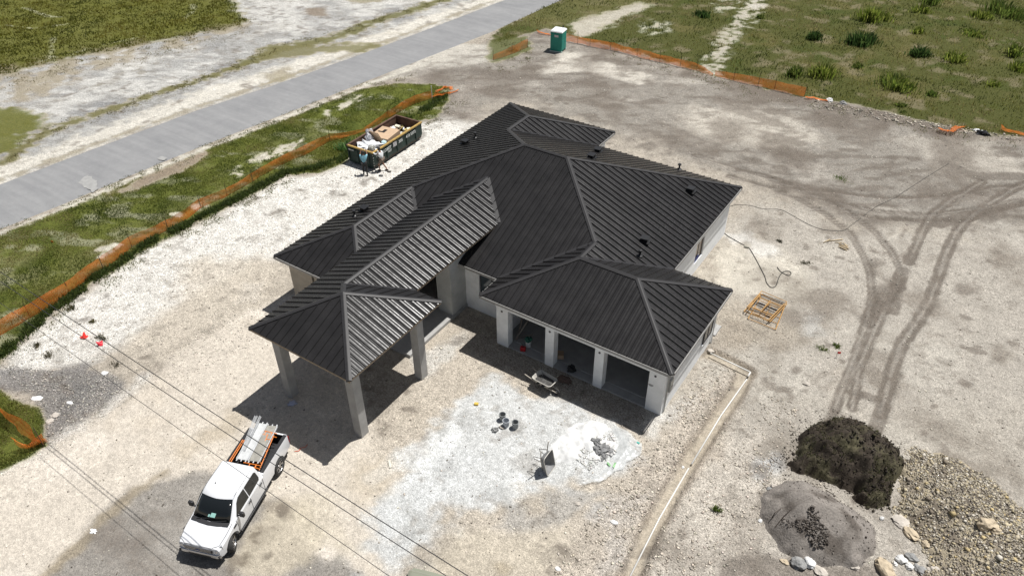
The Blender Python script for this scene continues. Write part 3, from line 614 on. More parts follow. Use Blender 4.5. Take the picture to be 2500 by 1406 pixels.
def fringe(px, wd, n, h0, h1, cols, label, seed):
    P = GP(px); d = [0]
    for a, b in zip(P, P[1:]): d.append(d[-1]+(b-a).length)
    t = rng.uniform(0, d[-1], n); x = np.interp(t, d, [p.x for p in P])+rng.normal(0, wd*.45, n); y = np.interp(t, d, [p.y for p in P])+rng.normal(0, wd*.6, n)
    k = fbm(x, y, .6, 3, seed) > .12; x, y = x[k], y[k]; m = len(x); c = np.array(cols)[rng.integers(0, len(cols), m)]*(1+rng.uniform(-.3, .3, (m, 1)))
    V, Fc, Cc = blades(x, y, grid_at(Z, x, y), rng.uniform(h0, h1, m), .035*rng.uniform(.6, 1.3, m), c, 1.2)
    tag(np_mesh('sparse_grass', V, Fc, mblade, Cc), label, 'grass', kind='stuff')
DRY = [(.09, .11, .03), (.14, .14, .05), (.20, .17, .08), (.06, .085, .02)]
fringe([(-100, 612), (0, 566), (154, 505), (336, 430), (499, 364), (720, 279), (880, 214), (1000, 190)], 1.1, 9000, .04, .12, DRY, 'sparse dry grass thinning out beside the road edge', 701)
fringe([(1090, 260), (1040, 296), (990, 310)], 1.5, 2500, .04, .14, DRY, 'sparse weeds thinning out beyond the dumpster', 703)
fringe([(835, 402), (700, 440), (605, 492), (534, 530), (462, 566), (356, 618), (285, 668), (171, 745), (100, 795), (40, 850)], .9, 7000, .04, .12, DRY, 'sparse dry tufts straying onto the white marl below the fence', 705)
fringe([(1200, 165), (1300, 140), (1215, 95)], 1.6, 2500, .05, .16, DRY, 'sparse weeds around the short orange fence', 707)
fringe([(1480, 120), (1600, 158), (1740, 196), (1900, 232), (2080, 268), (2300, 322), (2500, 345)], 1.6, 5000, .05, .15, DRY, 'sparse weeds along the grey rim of the fill', 709)
fringe([(600, 55), (480, 95), (384, 115), (240, 140), (96, 175), (0, 200)], 3.5, 9000, .06, .16, [(.12, .11, .03), (.18, .14, .07), (.10, .10, .02)], 'thin brownish grass at the ragged edge of the far meadow', 711)
fringe([(0, 400), (120, 322), (312, 256), (528, 180), (672, 120), (912, 56), (1080, 2)], 1.3, 12000, .05, .14, [(.10, .10, .03), (.16, .14, .06)], 'strip of low grass running parallel to the road', 713)
# thick weedy edge under the verge fence
def edge_weeds(px, wd, n, h0, h1, cols):
    P = GP(px); s = [Vector((p.x, p.y)) for p in P]; d = [0]
    for a, b in zip(s, s[1:]): d.append(d[-1]+(b-a).length)
    t = rng.uniform(0, d[-1], n); off = rng.normal(0, wd/2.2, n)
    x = np.interp(t, d, [p.x for p in s]); y = np.interp(t, d, [p.y for p in s])+off; x = x+rng.normal(0, wd/3, n)
    k = (fbm(x, y, .7, 3, 301)+rng.uniform(-.3, .3, n)) > -.1; x, y = x[k], y[k]; m = len(x)
    c = np.array(cols)[rng.integers(0, len(cols), m)]*(1+rng.uniform(-.3, .3, (m, 1)))
    return blades(x, y, grid_at(Z, x, y), rng.uniform(h0, h1, m), .05*rng.uniform(.6, 1.3, m), c, 1.0)
V, Fc, Cc = edge_weeds([(1085, 232), (1050, 262), (1000, 285), (900, 345), (830, 392), (760, 412), (700, 425), (605, 476), (534, 514), (462, 550), (356, 602), (285, 652), (228, 686), (171, 726), (107, 774), (53, 822), (5, 870)], .55, 22000, .12, .38, [(.04, .06, .015), (.06, .09, .02), (.09, .12, .03)])
tag(np_mesh('weeds', V, Fc, mblade, Cc), 'dense dark green weeds along the lower edge of the verge', 'weeds', kind='stuff')

# ------------------------------------------------------------------ the house
ZE, S = 3.24, .418
XE, YE, YA, h1, h2, YB = 18.156, 15.380, -4.809, 3.071, 4.2244, 17.738
YG0, XG1, YFB = -1.570, 21.286, 5.573
ZE2, X0, X1, Y0, Y1, X2, XR, ZR = 4.409, 4.68, 10.712, -10.332, -4.125, 9.20, 6.94, 4.409+.418*2.26
ZP = ZE2+S*(X1-X0)/2; YP1 = (Y0+Y1)/2; YP2 = Y1-(ZR-ZE2)/((ZP-ZE2)/((Y1-Y0)/2))
H = YE/2; hf = (YFB-YG0)/2; XI = XE-2*hf; YR = YG0+hf; zK = ZE+S*hf; zH = ZE+S*H
pA, pB, pC, pD = (0, YA, ZE), (0, YB, ZE), (2*h2, YB, ZE), (2*h2, YE, ZE)
pE, pF, pG, pH, pI, pJ = (XE, YE, ZE), (XE, YFB, ZE), (XG1, YFB, ZE), (XG1, YG0, ZE), (XI, YG0, ZE), (XI, 0, ZE)
pK, pL, pM = (XG1-hf, YR, zK), (XE-hf, YR, zK), (XE-hf, hf, zK)
pN, pO, pP, pQ = (XE-H, H, zH), (H, H, zH), (h1, h1, ZE+S*h1), (h1, YA+h1, ZE+S*h1)
pS, pT = (h2, YB-h2, ZE+S*h2), (h2, YE-h2, ZE+S*h2)
PL, PF, PR = (X0, Y0, ZE2), (X1, Y0, ZE2), (X1, Y1, ZE2)
W1, W2 = ((X0+X1)/2, YP1, ZP), (XR, YP2, ZR)
yV = (ZR-ZE)/S; y3 = (ZE2-ZE)/S
pV, v2, v3, vL = (XR, yV, ZR), (X2, Y1, ZE2), (X2, y3, ZE2), (X0, y3, ZE2)
house = empty('house', (0, 0, 0), 0, 'single storey white house under construction with dark ribbed metal hip roof', 'house')

mroof = bpy.data.materials.new('dark_metal_roofing'); mroof.use_nodes = True
N = mroof.node_tree.nodes; L = mroof.node_tree.links; B = N['Principled BSDF']
B.inputs['Specular IOR Level'].default_value = .165
tc = nd('TexCoord'); geo = tc.outputs['Object']; a = noise(.9, 5, .65); b_ = noise(9, 4, .6)
r = nd('ValToRGB'); r.color_ramp.elements[0].position = .3; r.color_ramp.elements[0].color = (.017, .0165, .017, 1); r.color_ramp.elements[1].position = .72; r.color_ramp.elements[1].color = (.027, .026, .0265, 1); L.new(a, r.inputs['Fac']); L.new(r.outputs['Color'], B.inputs['Base Color'])
L.new(mathn('ADD', mathn('MULTIPLY_ADD', b_, .08, .20), mathn('MULTIPLY', a, .06)), B.inputs['Roughness'])
rb = noise(1.7, 3, .5); rbb = nd('Bump', Strength=.35, Distance=.03); L.new(rb, rbb.inputs['Height']); L.new(rbb.outputs[0], B.inputs['Normal'])
mrib = mat('dark_roof_rib', (.022, .021, .022), .5, .2)
mcap = mat('roof_cap_metal', (.028, .027, .028), .46, 0, .3, var=.12, vscale=4)

def plane_z(P):
    a, b, c = [Vector(P[k]) for k in (0, 1, 2)]; n = (b-a).cross(c-a)
    return lambda x, y: a.z-(n.x*(x-a.x)+n.y*(y-a.y))/n.z
def clip_line(P, ax, c):
    """interval of polygon P on the line coord[1-ax] == c, along coord ax"""
    r = []; n = len(P)
    for i in range(n):
        p, q = P[i], P[(i+1) % n]; a, b = p[1-ax], q[1-ax]
        if (a > c) != (b > c): r.append(p[ax]+(q[ax]-p[ax])*(c-a)/(b-a))
    return sorted(r)
PITCHR = .405
roofN = [0]
def roof_face(P, ax, ref=0.0, hip=.10, minors=True):
    """ax 0: ribs run along x, 1: along y"""
    f = plane_z(P); mb = MB(); mb.slab(P, (0, 0, -.03))
    mn = MB(); mj = MB()
    lo = min(p[1-ax] for p in P); hi = max(p[1-ax] for p in P)
    def bar(mb, c, t0, t1, wb, wt, h):
        pts = []
        for t in (t0, t1):
            for off, zz in ((-wb/2, 0), (-wt/2, h), (wt/2, h), (wb/2, 0)):
                x, y = (t, c+off) if ax == 0 else (c+off, t); pts.append((x, y, f(x, y)+zz))
        mb.add(pts, [(0, 1, 2, 3), (7, 6, 5, 4), (0, 4, 5, 1), (1, 5, 6, 2), (2, 6, 7, 3)])
    k0 = int(math.floor((lo-ref)/PITCHR))
    for k in range(k0, int((hi-ref)/PITCHR)+2):
        c = ref+k*PITCHR
        for cc, kind in ((c, 1), (c+PITCHR/3, 0), (c+2*PITCHR/3, 0)):
            if not minors and kind == 0: continue
            r = clip_line(P, ax, cc+1e-4)
            for i in range(0, len(r)-1, 2):
                t0, t1 = r[i]+hip*.6, r[i+1]-hip*.6
                # run right to the eave where the line ends on an eave edge
                for e in (0, 1):
                    te = r[i+e]; x, y = (te, cc) if ax == 0 else (cc, te)
                    if f(x, y) < min(p[2] for p in P)+.02:
                        if e == 0: t0 = te-.01
                        else: t1 = te+.01
                if t1-t0 < .12: continue
                if kind: bar(mj, cc, t0, t1, .05, .026, .052)
                else: bar(mn, cc, t0, t1, .105, .018, .0075)
    mb.add(mn.v, mn.f)
    o = mb.build('roof_panel', mroof, house)
    if mj.v: mj.build('ribs', mroof, o)
    return o
roof_face([pA, pQ, pP, pO, pT, pS, pB], 0)
roof_face([pB, pS, pC], 1); roof_face([pC, pS, pT, pD], 0); roof_face([pD, pT, pO, pN, pE], 1)
roof_face([pE, pN, pM, pL, pF], 0, .1)
roof_face([pP, (2*h1, 0, ZE), pJ, pM, pN, pO], 1, .12)
roof_face([pP, pQ, (2*h1, YA, ZE), (2*h1, 0, ZE)], 0); roof_face([pA, (2*h1, YA, ZE), pQ], 1, 0, minors=False)
roof_face([pI, pH, pK, pL], 1, .05); roof_face([pH, pG, pK], 0, .1); roof_face([pG, pF, pL, pK], 1); roof_face([pI, pL, pM, pJ], 0)
roof_face([PL, W1, W2, pV, vL], 0); roof_face([PL, PF, W1], 1, .1, minors=False); roof_face([PF, PR, W1], 0); roof_face([v2, v3, pV, W2], 0)
roof_face([PR, v2, W2, W1], 1, .1)
def cap(p, q, drop, wd=.125, lift=.052, name='ridge_cap', ext=0.0, m=None):
    p, q = Vector(p), Vector(q); d = (q-p).normalized(); s = Vector((d.y, -d.x, 0)).normalized(); p = p-d*ext; q = q+d*ext
    pts = []
    for c in (p, q):
        for off, zz in ((-wd, -drop*wd-.05), (-wd, -drop*wd), (-wd*.12, 0), (wd*.12, 0), (wd, -drop*wd), (wd, -drop*wd-.05)): pts.append(c+s*off+Vector((0, 0, lift+zz)))
    return MB().loft([pts[:6], pts[6:]]).build(name, m or mcap, house)
dh = S*.7071; dr = S
for p, q in ((pA, pQ), (pB, pS), (pC, pS), (pT, pO), (pP, pO), (pN, pE), (pN, pM), (pH, pK), (pG, pK), (pI, pL)): cap(p, q, dh, name='hip_cap')
for p, q in ((pQ, pP), (pS, pT), (pO, pN), (pL, pK), (pL, pM)): cap(p, q, dr)
cap(pQ, (2*h1, YA, ZE), dh, name='hip_cap')
cap(W2, pV, dr)
for p in (PL, PF, PR, W2): cap(p, W1, dh, name='hip_cap')
# valley flashings
def valley(p, q, wd=.10): 
    p, q = Vector(p), Vector(q); d = (q-p).normalized(); s = Vector((d.y, -d.x, 0)).normalized(); l = Vector((0, 0, .03))
    return MB().slab([p-s*wd+l*1.4, p+s*wd+l*1.4, q+s*wd+l*1.4, q-s*wd+l*1.4], (0, 0, -.02)).build('valley_flashing', mcap, house)
valley(pP, (2*h1, 0, ZE)); valley(pT, pD); valley(pL, pF); valley(pM, pJ); valley(W2, v2, .07); valley(pV, v3, .12); valley(pV, vL, .12)
# fascia and soffits
mfas = mat('pale_fascia', (.30, .295, .285), .6, var=.1); mwood = mat('raw_timber_fascia', (.30, .235, .165), .8, var=.2, vscale=8)
mcon = mat('bare_concrete', (.34, .335, .325), .85, var=.14, vscale=1.8, bump=.2); mwall = mat('white_stucco', (.82, .835, .84), .9, var=.09, vscale=1.6, bump=.25, bscale=60)
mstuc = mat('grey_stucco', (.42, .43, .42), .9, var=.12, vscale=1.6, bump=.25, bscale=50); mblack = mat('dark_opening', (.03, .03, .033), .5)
mtan = mat('bare_render', (.40, .36, .30), .9, var=.12, vscale=2)
def fascia(P, m, hgt=.15, t=.03, name='fascia', off=-.035):
    mb = MB()
    for a, b in zip(P, P[1:]):
        a, b = Vector(a), Vector(b); d = (b-a).normalized(); s = Vector((d.y, -d.x, 0)); a = a-s*.02; b = b-s*.02
        mb.slab([a+Vector((0, 0, off)), b+Vector((0, 0, off)), b+Vector((0, 0, off))-s*t, a+Vector((0, 0, off))-s*t], (0, 0, -hgt))
    return mb.build(name, m, house)
fascia([(X0+.03, y3, ZE2), PL, PF, PR, v2, v3], mwood, .11)
fascia([(2*h1, YA, ZE)[:2]+(ZE,), pA][::1], mfas); fascia([pA, (0, YB, ZE)], mfas); fascia([pB, pC, pD, pE], mfas); fascia([pE, pF, pG, pH, pI, pJ, (2*h1, 0, ZE)], mfas)
def soffit(x0, y0, x1, y1, z, m=None): return MB().b(x0, y0, z-.02, x1, y1, z).build('soffit', m or mfas, house)
zs = ZE-.19
soffit(.05, YA+.05, 2*h1-.05, .02, zs); soffit(.05, .03, XE-.05, YE-.05, zs); soffit(.05, YE-.04, 2*h2-.05, YB-.05, zs); soffit(XI+.05, YG0+.05, XE-.05, .02, zs-.004); soffit(XE-.04, YG0+.05, XG1-.05, YFB-.05, zs-.004)
zs2 = ZE2-.15
soffit(X0+.05, Y0+.05, X1-.05, Y1-.05, zs2, mat('pale_soffit', (.3, .29, .27), .8)); soffit(X0+.05, Y1-.04, X2-.05, 2.4, zs2, mat('pale_soffit', (.3, .29, .27), .8))
# walls
T = .2
def wall_box(name, x0, y0, z0, x1, y1, z1, m): return MB().b(x0, y0, z0, x1, y1, z1).build(name, m, house)
zt = zs-.01
# garage: front wall with three openings
GX = [(12.35, 14.55), (15.04, 17.28), (17.76, 20.08)]; GY = -1.08; GXL, GXR = 11.66, 20.88
mb = MB(); xx = GXL
for a, b_ in GX: mb.b(xx, GY, -.1, a, GY+.42, 2.42); xx = b_
mb.b(xx, GY, -.1, GXR, GY+.42, 2.42); mb.b(GXL, GY, 2.42, GXR, GY+.42, zt)
mb.build('garage_wall', mwall, house)
wall_box('garage_wall', GXR-.2, GY+.42, -.1, GXR, 5.1, zt, mwall); wall_box('garage_wall', GXL, GY+.42, -.1, GXL+.2, 6.5, zt, mwall)
wall_box('garage_wall', XE-.5, 5.0, -.1, GXR-.2, 5.2, zt, mwall); wall_box('garage_wall', GXL, 6.4, -.1, 17.7, 6.6, zt, mwall)
wall_box('floor_slab', GXL+.02, GY+.02, -.05, GXR-.02, 5, .09, mcon); wall_box('floor_slab', GXL+.2, GY+.5, .09, GXR-.2, 6.4, .13, mcon)
mlamp = mat('dark_junction', (.06, .06, .065), .5)
for x in (12.0, 14.8, 17.52, 20.38):
    MB().lathe([(0, 0), (.055, 0), (.055, .025), (0, .03)], 14, Matrix.Translation((x, GY, 2.27)) @ Matrix.Rotation(pi/2, 4, 'X')).build('junction_box', mlamp, house)
MB().poly([(20.22+.12*cos(t)*(1+.3*sin(3*t)), GY-.003, 1.62+.09*sin(t)*(1+.3*cos(2*t))) for t in np.linspace(0, 2*pi, 12)[:-1]]).build('render_patch', mat('grey_patch', (.3, .3, .3), .9, var=.2), house)
# main body walls
XW = 17.80
win = (9.9, 11.1, .75, 2.1)
mb = MB(); mb.b(XW-.2, 5.2, -.1, XW, win[0], zt); mb.b(XW-.2, win[1], -.1, XW, 14.9, zt); mb.b(XW-.2, win[0], -.1, XW, win[1], win[2]); mb.b(XW-.2, win[0], win[3], XW, win[1], zt)
mb.build('main_wall', mwall, house)
wall_box('main_wall', 8, 14.7, -.1, XW-.2, 14.9, zt, mwall); wall_box('main_wall', 8.0-.2, 14.9, -.1, 8.0, 17.3, zt, mwall); wall_box('main_wall', .45, 17.1, -.1, 7.8, 17.3, zt, mwall)
wall_box('main_wall', .45, YA+.45, -.1, .65, 17.1, zt, mtan)
def window(name, c, wid, hgt, axis, glassm, inset=.1):
    """frame and glass in an opening; axis 0: in a wall facing x, 1: facing y; c is the centre on the outer face"""
    fr = MB(); t = .05
    def bb(u0, v0, u1, v1, d0, d1):
        if axis == 0: fr.b(c[0]+d0, c[1]+u0, c[2]+v0, c[0]+d1, c[1]+u1, c[2]+v1)
        else: fr.b(c[0]+u0, c[1]+d0, c[2]+v0, c[0]+u1, c[1]+d1, c[2]+v1)
    a, b2 = wid/2, hgt/2; s = 1 if inset > 0 else -1; d0, d1 = -inset-.03, -inset+.03
    if axis == 1: d0, d1 = inset-.03, inset+.03
    bb(-a, -b2, -a+t, b2, d0, d1); bb(a-t, -b2, a, b2, d0, d1); bb(-a+t, -b2, a-t, -b2+t, d0, d1); bb(-a+t, b2-t, a-t, b2, d0, d1); bb(-t/2, -b2+t, t/2, b2-t, d0+.005, d1-.005)
    f = fr.build(name, mat('window_frame_dark', (.04, .04, .045), .4), house)
    g = MB(); 
    if axis == 0: g.b(c[0]-inset-.006, c[1]-a+t, c[2]-b2+t, c[0]-inset+.006, c[1]+a-t, c[2]+b2-t)
    else: g.b(c[0]-a+t, c[1]+inset-.006, c[2]-b2+t, c[0]+a-t, c[1]+inset+.006, c[2]+b2-t)
    g.build('pane', glassm, f); return f
mglass = mat('window_glass', (.05, .065, .075), .08, spec=.8)
window('window', (XW, 10.5, 1.425), 1.2, 1.35, 0, mat('window_glass_warm', (.22, .17, .14), .15, spec=.8), .1)
MB().b(XW-.06, 9.95, .75, XW-.03, 10.6, 1.0).build('blue_sheet', mat('blue_sheet', (.03, .05, .25), .6), house)
# front wall between entry and garage
FY = .52
mb = MB(); wx0, wx1, wz0, wz1 = 9.45, 10.95, 1.0, 2.62
mb.b(8.56, FY, -.1, wx0, FY+.2, zt); mb.b(wx0, FY, -.1, wx1, FY+.2, wz0); mb.b(wx0, FY, wz1, wx1, FY+.2, zt); mb.b(wx1, FY, -.1, GXL, FY+.2, zt); mb.build('main_wall', mwall, house)
window('window', ((wx0+wx1)/2, FY, (wz0+wz1)/2), wx1-wx0, wz1-wz0, 1, mglass, .12)
# entry block
EX0, EX1, EY = 5.15, 8.56, -.75
mb = MB(); mb.b(7.6, EY, .02, EX1, EY+.3, 4.2); mb.b(EX1-.2, EY+.3, -.1, EX1, 2.9, 4.2); mb.b(EX0, EY, .02, 5.95, EY+.3, 4.2); mb.b(EX0, EY+.3, -.1, EX0+.2, 2.9, 4.2); mb.b(5.95, EY, 3.3, 7.6, EY+.3, 4.2)
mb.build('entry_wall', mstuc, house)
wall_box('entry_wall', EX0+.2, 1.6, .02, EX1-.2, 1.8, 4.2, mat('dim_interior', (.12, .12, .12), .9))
d = MB().b(6.0, 1.54, .2, 7.5, 1.598, 2.7).build('front_door', mat('dark_door', (.03, .028, .026), .4), house)
MB().b(6.73, 1.50, 1.1, 6.77, 1.54, 1.4).build('handle', mat('steel', (.4, .4, .4), .3, 1), d)
MB().box((7.1, -1.9, .75), (.5, .05, 1.3), .35, Matrix.Rotation(.5, 4, 'Z') @ Matrix.Rotation(-.35, 4, 'X')).build('leaning_board', mat('grey_board', (.3, .31, .32), .8), None)
tag(bpy.data.objects['leaning_board'], 'grey board leaning in the dark front porch', 'board')
# porch slab
MB().b(5.1, -4.45, -.1, 8.62, 1.6, .20).build('porch_slab', mcon, house, bevel=.01)
# columns
for x, y in ((9.70, -9.74), (5.22, -9.74), (9.66, -5.35)):
    c = MB().b(x, y, -.1, x+.46, y+.46, zs2-.01).build('column', mcon, house, bevel=.012)
# left wing front: wall pier, slot, lit wall
wall_box('wing_wall', .65, YA+.45, -.1, 2.12, YA+.65, zt, mtan); wall_box('wing_wall', 2.30, YA+.45, -.1, 4.9, YA+.65, zt, mtan)
wall_box('wing_wall', 2.12, YA+.60, -.1, 2.30, YA+.68, zt, mblack)
wall_box('wing_wall', 5.6-.1, YA+.65, -.1, 5.7-.1, .6, zt, mtan)
# side of the garage: meter box, conduits, window, waste pipe
mgal = mat('galvanised_box', (.36, .37, .37), .45, .6, var=.15)
mt = MB().b(GXR+.002, -.62, 1.15, GXR+.12, -.30, 1.9).build('meter_box', mgal, house, bevel=.01)
MB().b(GXR+.12, -.58, 1.2, GXR+.13, -.34, 1.5).build('cover', mat('meter_cover', (.2, .2, .2), .3), mt)
mb = MB(); mb.tube([(GXR+.04, -.75, -.05), (GXR+.04, -.75, 2.9)], .022); mb.tube([(GXR+.04, -.84, -.05), (GXR+.04, -.84, 2.9)], .016); mb.build('conduit', mgal, house)
window('window', (GXR+.12, 4.05, 1.75), 1.1, 1.5, 0, mglass, .06)
MB().b(GXR, 3.4, 1.0-.08, GXR+.09, 4.7, 1.0).build('window_sill', mwall, house)
MB().tube([(GXR+.06, 4.95, -.05), (GXR+.06, 4.95, 2.6)], .04).build('waste_pipe', mat('white_pipe', (.75, .75, .74), .4), house)
# roof vents and stacks
def on(P, x, y): return plane_z(P)(x, y)
mvent = mat('vent_black', (.012, .012, .013), .45)
def vent(x, y, P, rz, s=.32):
    z = on(P, x, y); e = MB(); e.box((x, y, z+.13), (s, s, .22), rz); e.box((x, y, z+.255), (s+.10, s+.10, .03), rz); e.box((x, y, z+.03), (s+.22, s+.22, .05), rz); e.build('roof_vent', mvent, house)
def stack(x, y, P):
    z = on(P, x, y); MB().tube([(x, y, z-.02), (x, y, z+.34)], .05, 12).lathe([(.16, 0), (.15, .04), (.07, .09), (.05, .10)], 14, Matrix.Translation((x, y, z))).lathe([(0, .40), (.10, .38), (.11, .31), (.05, .31)], 14, Matrix.Translation((x, y, z))).build('vent_stack', mvent, house)
_R, _B, _L = [pE, pN, pM, pL, pF], [pD, pT, pO, pN, pE], [pA, pP, pO, pS, pB]
vent(16.25, 11.93, _R, 0); vent(16.25, 5.95, _R, .15); vent(9.8, 12.7, _B, .1); vent(10.9, 9.75, _B, 0); vent(2.0, .2, [pA, pQ, pB], 0); vent(2.0, 9.6, [pA, pQ, pB], 0)
stack(16.55, 4.8, _R); stack(14.2, 15.2, _B); stack(1.85, -.45, [pA, pQ, pB]); stack(2.15, 10.5, [pA, pQ, pB])
#PART3

# ------------------------------------------------------------------ helpers for bodies with subdivision / booleans
def bake(o):
    dg = bpy.context.evaluated_depsgraph_get(); dg.update(); me = bpy.data.meshes.new_from_object(o.evaluated_get(dg)); o.modifiers.clear(); old = o.data; o.data = me
    return o
def boolean(o, cutter):
    m = o.modifiers.new('b', 'BOOLEAN'); m.operation = 'DIFFERENCE'; m.solver = 'EXACT'; m.object = cutter; bake(o); bpy.data.objects.remove(cutter)
def smooth_by_angle(o, ang=35):
    for p in o.data.polygons: p.use_smooth = True
    o.data.set_sharp_from_angle(angle=radians(ang))

# ------------------------------------------------------------------ white pickup truck
mwhite = mat('white_car_paint', (.70, .71, .73), .25, 0, .5, coat=.6); mblk = mat('black_plastic', (.018, .018, .02), .55); mrub = mat('tyre_rubber', (.035, .034, .033), .85, var=.3, vscale=9)
mchr = mat('bright_metal', (.62, .62, .63), .25, 1); mcarg = mat('car_glass', (.008, .010, .011), .05, 0, .6); mred = mat('red_lens', (.25, .01, .01), .2)
fL, rL = G(558, 1351), G(674, 1166)
hd = Vector((cos(-1.2266), sin(-1.2266))); th = atan2(hd.y, hd.x); left = Vector((-hd.y, hd.x))
tc0 = Vector((8.27, -15.15)); TS = .953
truck = empty('pickup_truck', (tc0.x, tc0.y, 0.02), th, 'white crew cab pickup truck parked on packed dirt beside the covered entrance', 'pickup truck'); truck.scale = (TS, TS, TS)
WF, WR = 2.14, -1.92
def section(w_, zb, zm, zsh, zte, zt_, k=.90, kt=.55):
    h_ = [(0, zb), (w_*.88, zb), (w_*.99, zb+.10), (w_, zm), (w_*.985, zsh), (w_*k, zte), (w_*kt, zt_), (0, zt_+.012)]
    return h_[:-1]+[h_[-1]]+[(-y, z) for y, z in h_[-2:0:-1]]
ST = [(2.97, .76, .50, .62, .84, .95, .97), (2.93, .92, .42, .62, .89, 1.0, 1.03), (2.78, .96, .36, .66, .92, 1.03, 1.08), (2.5, 1.0, .34, .70, .99, 1.09, 1.13), (2.3, 1.01, .34, .72, 1.03, 1.13, 1.18),
      (1.98, 1.01, .34, .74, 1.07, 1.18, 1.23), (1.7, 1.005, .34, .76, 1.12, 1.22, 1.24), (1.0, 1.0, .34, .76, 1.16, 1.235, 1.24), (-.70, 1.0, .34, .76, 1.17, 1.235, 1.24), (-.74, 1.0, .36, .76, 1.20, 1.28, 1.28), (-3.0, .985, .42, .78, 1.20, 1.28, 1.28), (-3.06, .95, .46, .78, 1.16, 1.25, 1.26)]
rings = []
for (x, w_, zb, zm, zsh, zte, zt_) in ST:
    k = .90 if x > -.71 else .965
    rings.append([Vector((x, y, z)) for y, z in section(w_, zb, zm, zsh, zte, zt_, k, .5 if x > 0 else .8)])
body = MB().loft(rings).build('body', mwhite, truck)
for sx in (WF, WR):
    for s in (1, -1):
        c = MB().lathe([(0, -.35), (.475, -.35), (.475, .35), (0, .35)], 32, Matrix.Translation((sx, s*.98, .42)) @ Matrix.Rotation(pi/2, 4, 'X')).build('cut', None); c.parent = truck; bpy.context.view_layer.update(); boolean(body, c)
c = MB().b(-.82, -.80, .72, -2.97, .80, 1.6).build('cut', None); c.parent = truck; bpy.context.view_layer.update(); boolean(body, c)
smooth_by_angle(body, 28)
def rrect(xf, xr, hw, z, bow=.10, n=6):
    pts = []
    rf, rr = min(.28, hw*.4), .10
    def arc(cx, cy, r, a0, a1):
        for i in range(n): t = a0+(a1-a0)*i/(n-1); pts.append(Vector((cx+r*cos(t), cy+r*sin(t), z)))
    arc(xf-rf, -hw+rf*.7, rf*.7, -pi/2, -pi/8); pts.append(Vector((xf+bow*.5, -hw*.45, z))); pts.append(Vector((xf+bow, 0, z))); pts.append(Vector((xf+bow*.5, hw*.45, z))); arc(xf-rf, hw-rf*.7, rf*.7, pi/8, pi/2)
    arc(xr+rr, hw-rr, rr, pi/2, pi); arc(xr+rr, -hw+rr, rr, pi, 3*pi/2)
    return pts
LV = [(1.17, 1.86, -.71, .985), (1.24, 1.79, -.70, .955), (1.50, 1.46, -.67, .885), (1.76, 1.12, -.63, .81), (1.865, .97, -.61, .775), (1.915, .82, -.56, .70), (1.935, .62, -.42, .52)]
cabm = MB().loft([rrect(xf, xr, hw, z, .12 if z < 1.88 else .06) for z, xf, xr, hw in LV]).build('cab', mwhite, truck, smooth=True); smooth_by_angle(cabm, 50)
def lv(z):
    for a, b in zip(LV, LV[1:]):
        if a[0] <= z <= b[0]:
            t = (z-a[0])/(b[0]-a[0]); return [a[i]*(1-t)+b[i]*t for i in (1, 2, 3)]
def side_glass(name, pts, s):
    P = [Vector((x, s*(lv(z)[2]+.006), z)) for x, z in pts]; return MB().slab(P, (0, s*.008, 0)).build(name, mcarg, truck)
for s in (1, -1):
    side_glass('side_window', [(1.48, 1.26), (.47, 1.26), (.47, 1.77), (.92, 1.77), (1.10, 1.68)], s)
    side_glass('side_window', [(.42, 1.26), (-.42, 1.30), (-.48, 1.40), (-.46, 1.70), (-.38, 1.77), (.42, 1.77)], s)
ws = []
for z, hw in ((1.245, .84), (1.50, .79), (1.80, .70)):
    xf = lv(z)[0]; ws.append([Vector((xf+.02+.115*(1-(abs(t))**1.6), t*hw, z+.012)) for t in np.linspace(-1, 1, 9)])
mb = MB(); vs_ = [p for r in ws for p in r]; mb.add(vs_, [(i*9+k, i*9+k+1, (i+1)*9+k+1, (i+1)*9+k) for i in range(2) for k in range(8)]); wsh = mb.build('windshield', mcarg, truck, smooth=True)
sol = wsh.modifiers.new('s', 'SOLIDIFY'); sol.thickness = .02; sol.offset = 0
# cowl, wipers
mb = MB(); mb.loft([[Vector((x+.06*(1-(y/.82)**2)+dx, y, z)) for dx, z in ((0, 1.235), (.16, 1.235), (.16, 1.252), (0, 1.268))] for x, y in ((1.83, -.84), (1.87, -.4), (1.89, 0), (1.87, .4), (1.83, .84))]); mb.build('cowl', mblk, truck)
for y0, y1 in ((-.6, .05), (.1, .7)): MB().tube([(1.93, y0, 1.29), (1.88, (y0+y1)/2, 1.31), (1.81, y1, 1.33)], .014, 6).build('wiper', mblk, truck)
MB().slab([Vector((1.735, -.10, 1.345)), Vector((1.735, .12, 1.345)), Vector((1.60, .14, 1.455)), Vector((1.60, -.06, 1.455))], (.012, 0, .014)).build('paper_sheet', mat('pale_green_paper', (.30, .55, .50), .7), truck).location = (.062, .05, .012)
MB().slab([Vector((1.735, -.20, 1.335)), Vector((1.735, -.12, 1.345)), Vector((1.66, -.10, 1.405)), Vector((1.66, -.18, 1.405))], (.012, 0, .014)).build('paper_sheet', mat('pale_green_paper', (.30, .55, .50), .7), truck).location = (.064, .05, .012)
for s_ in (1, -1):
    MB().tube([(1.80, s_*.93, 1.245), (2.3, s_*.93, 1.165), (2.78, s_*.86, 1.06), (2.92, s_*.62, 1.035)], .007, 5).build('hood_gap', mblk, truck)
    MB().tube([(1.0, s_*.72, 1.905), (.5, s_*.73, 1.918), (-.5, s_*.71, 1.905)], .007, 5).build('roof_ditch', mblk, truck)
MB().tube([(2.95, -.60, 1.03), (2.99, 0, 1.035), (2.95, .60, 1.03)], .008, 5).build('hood_gap', mblk, truck)
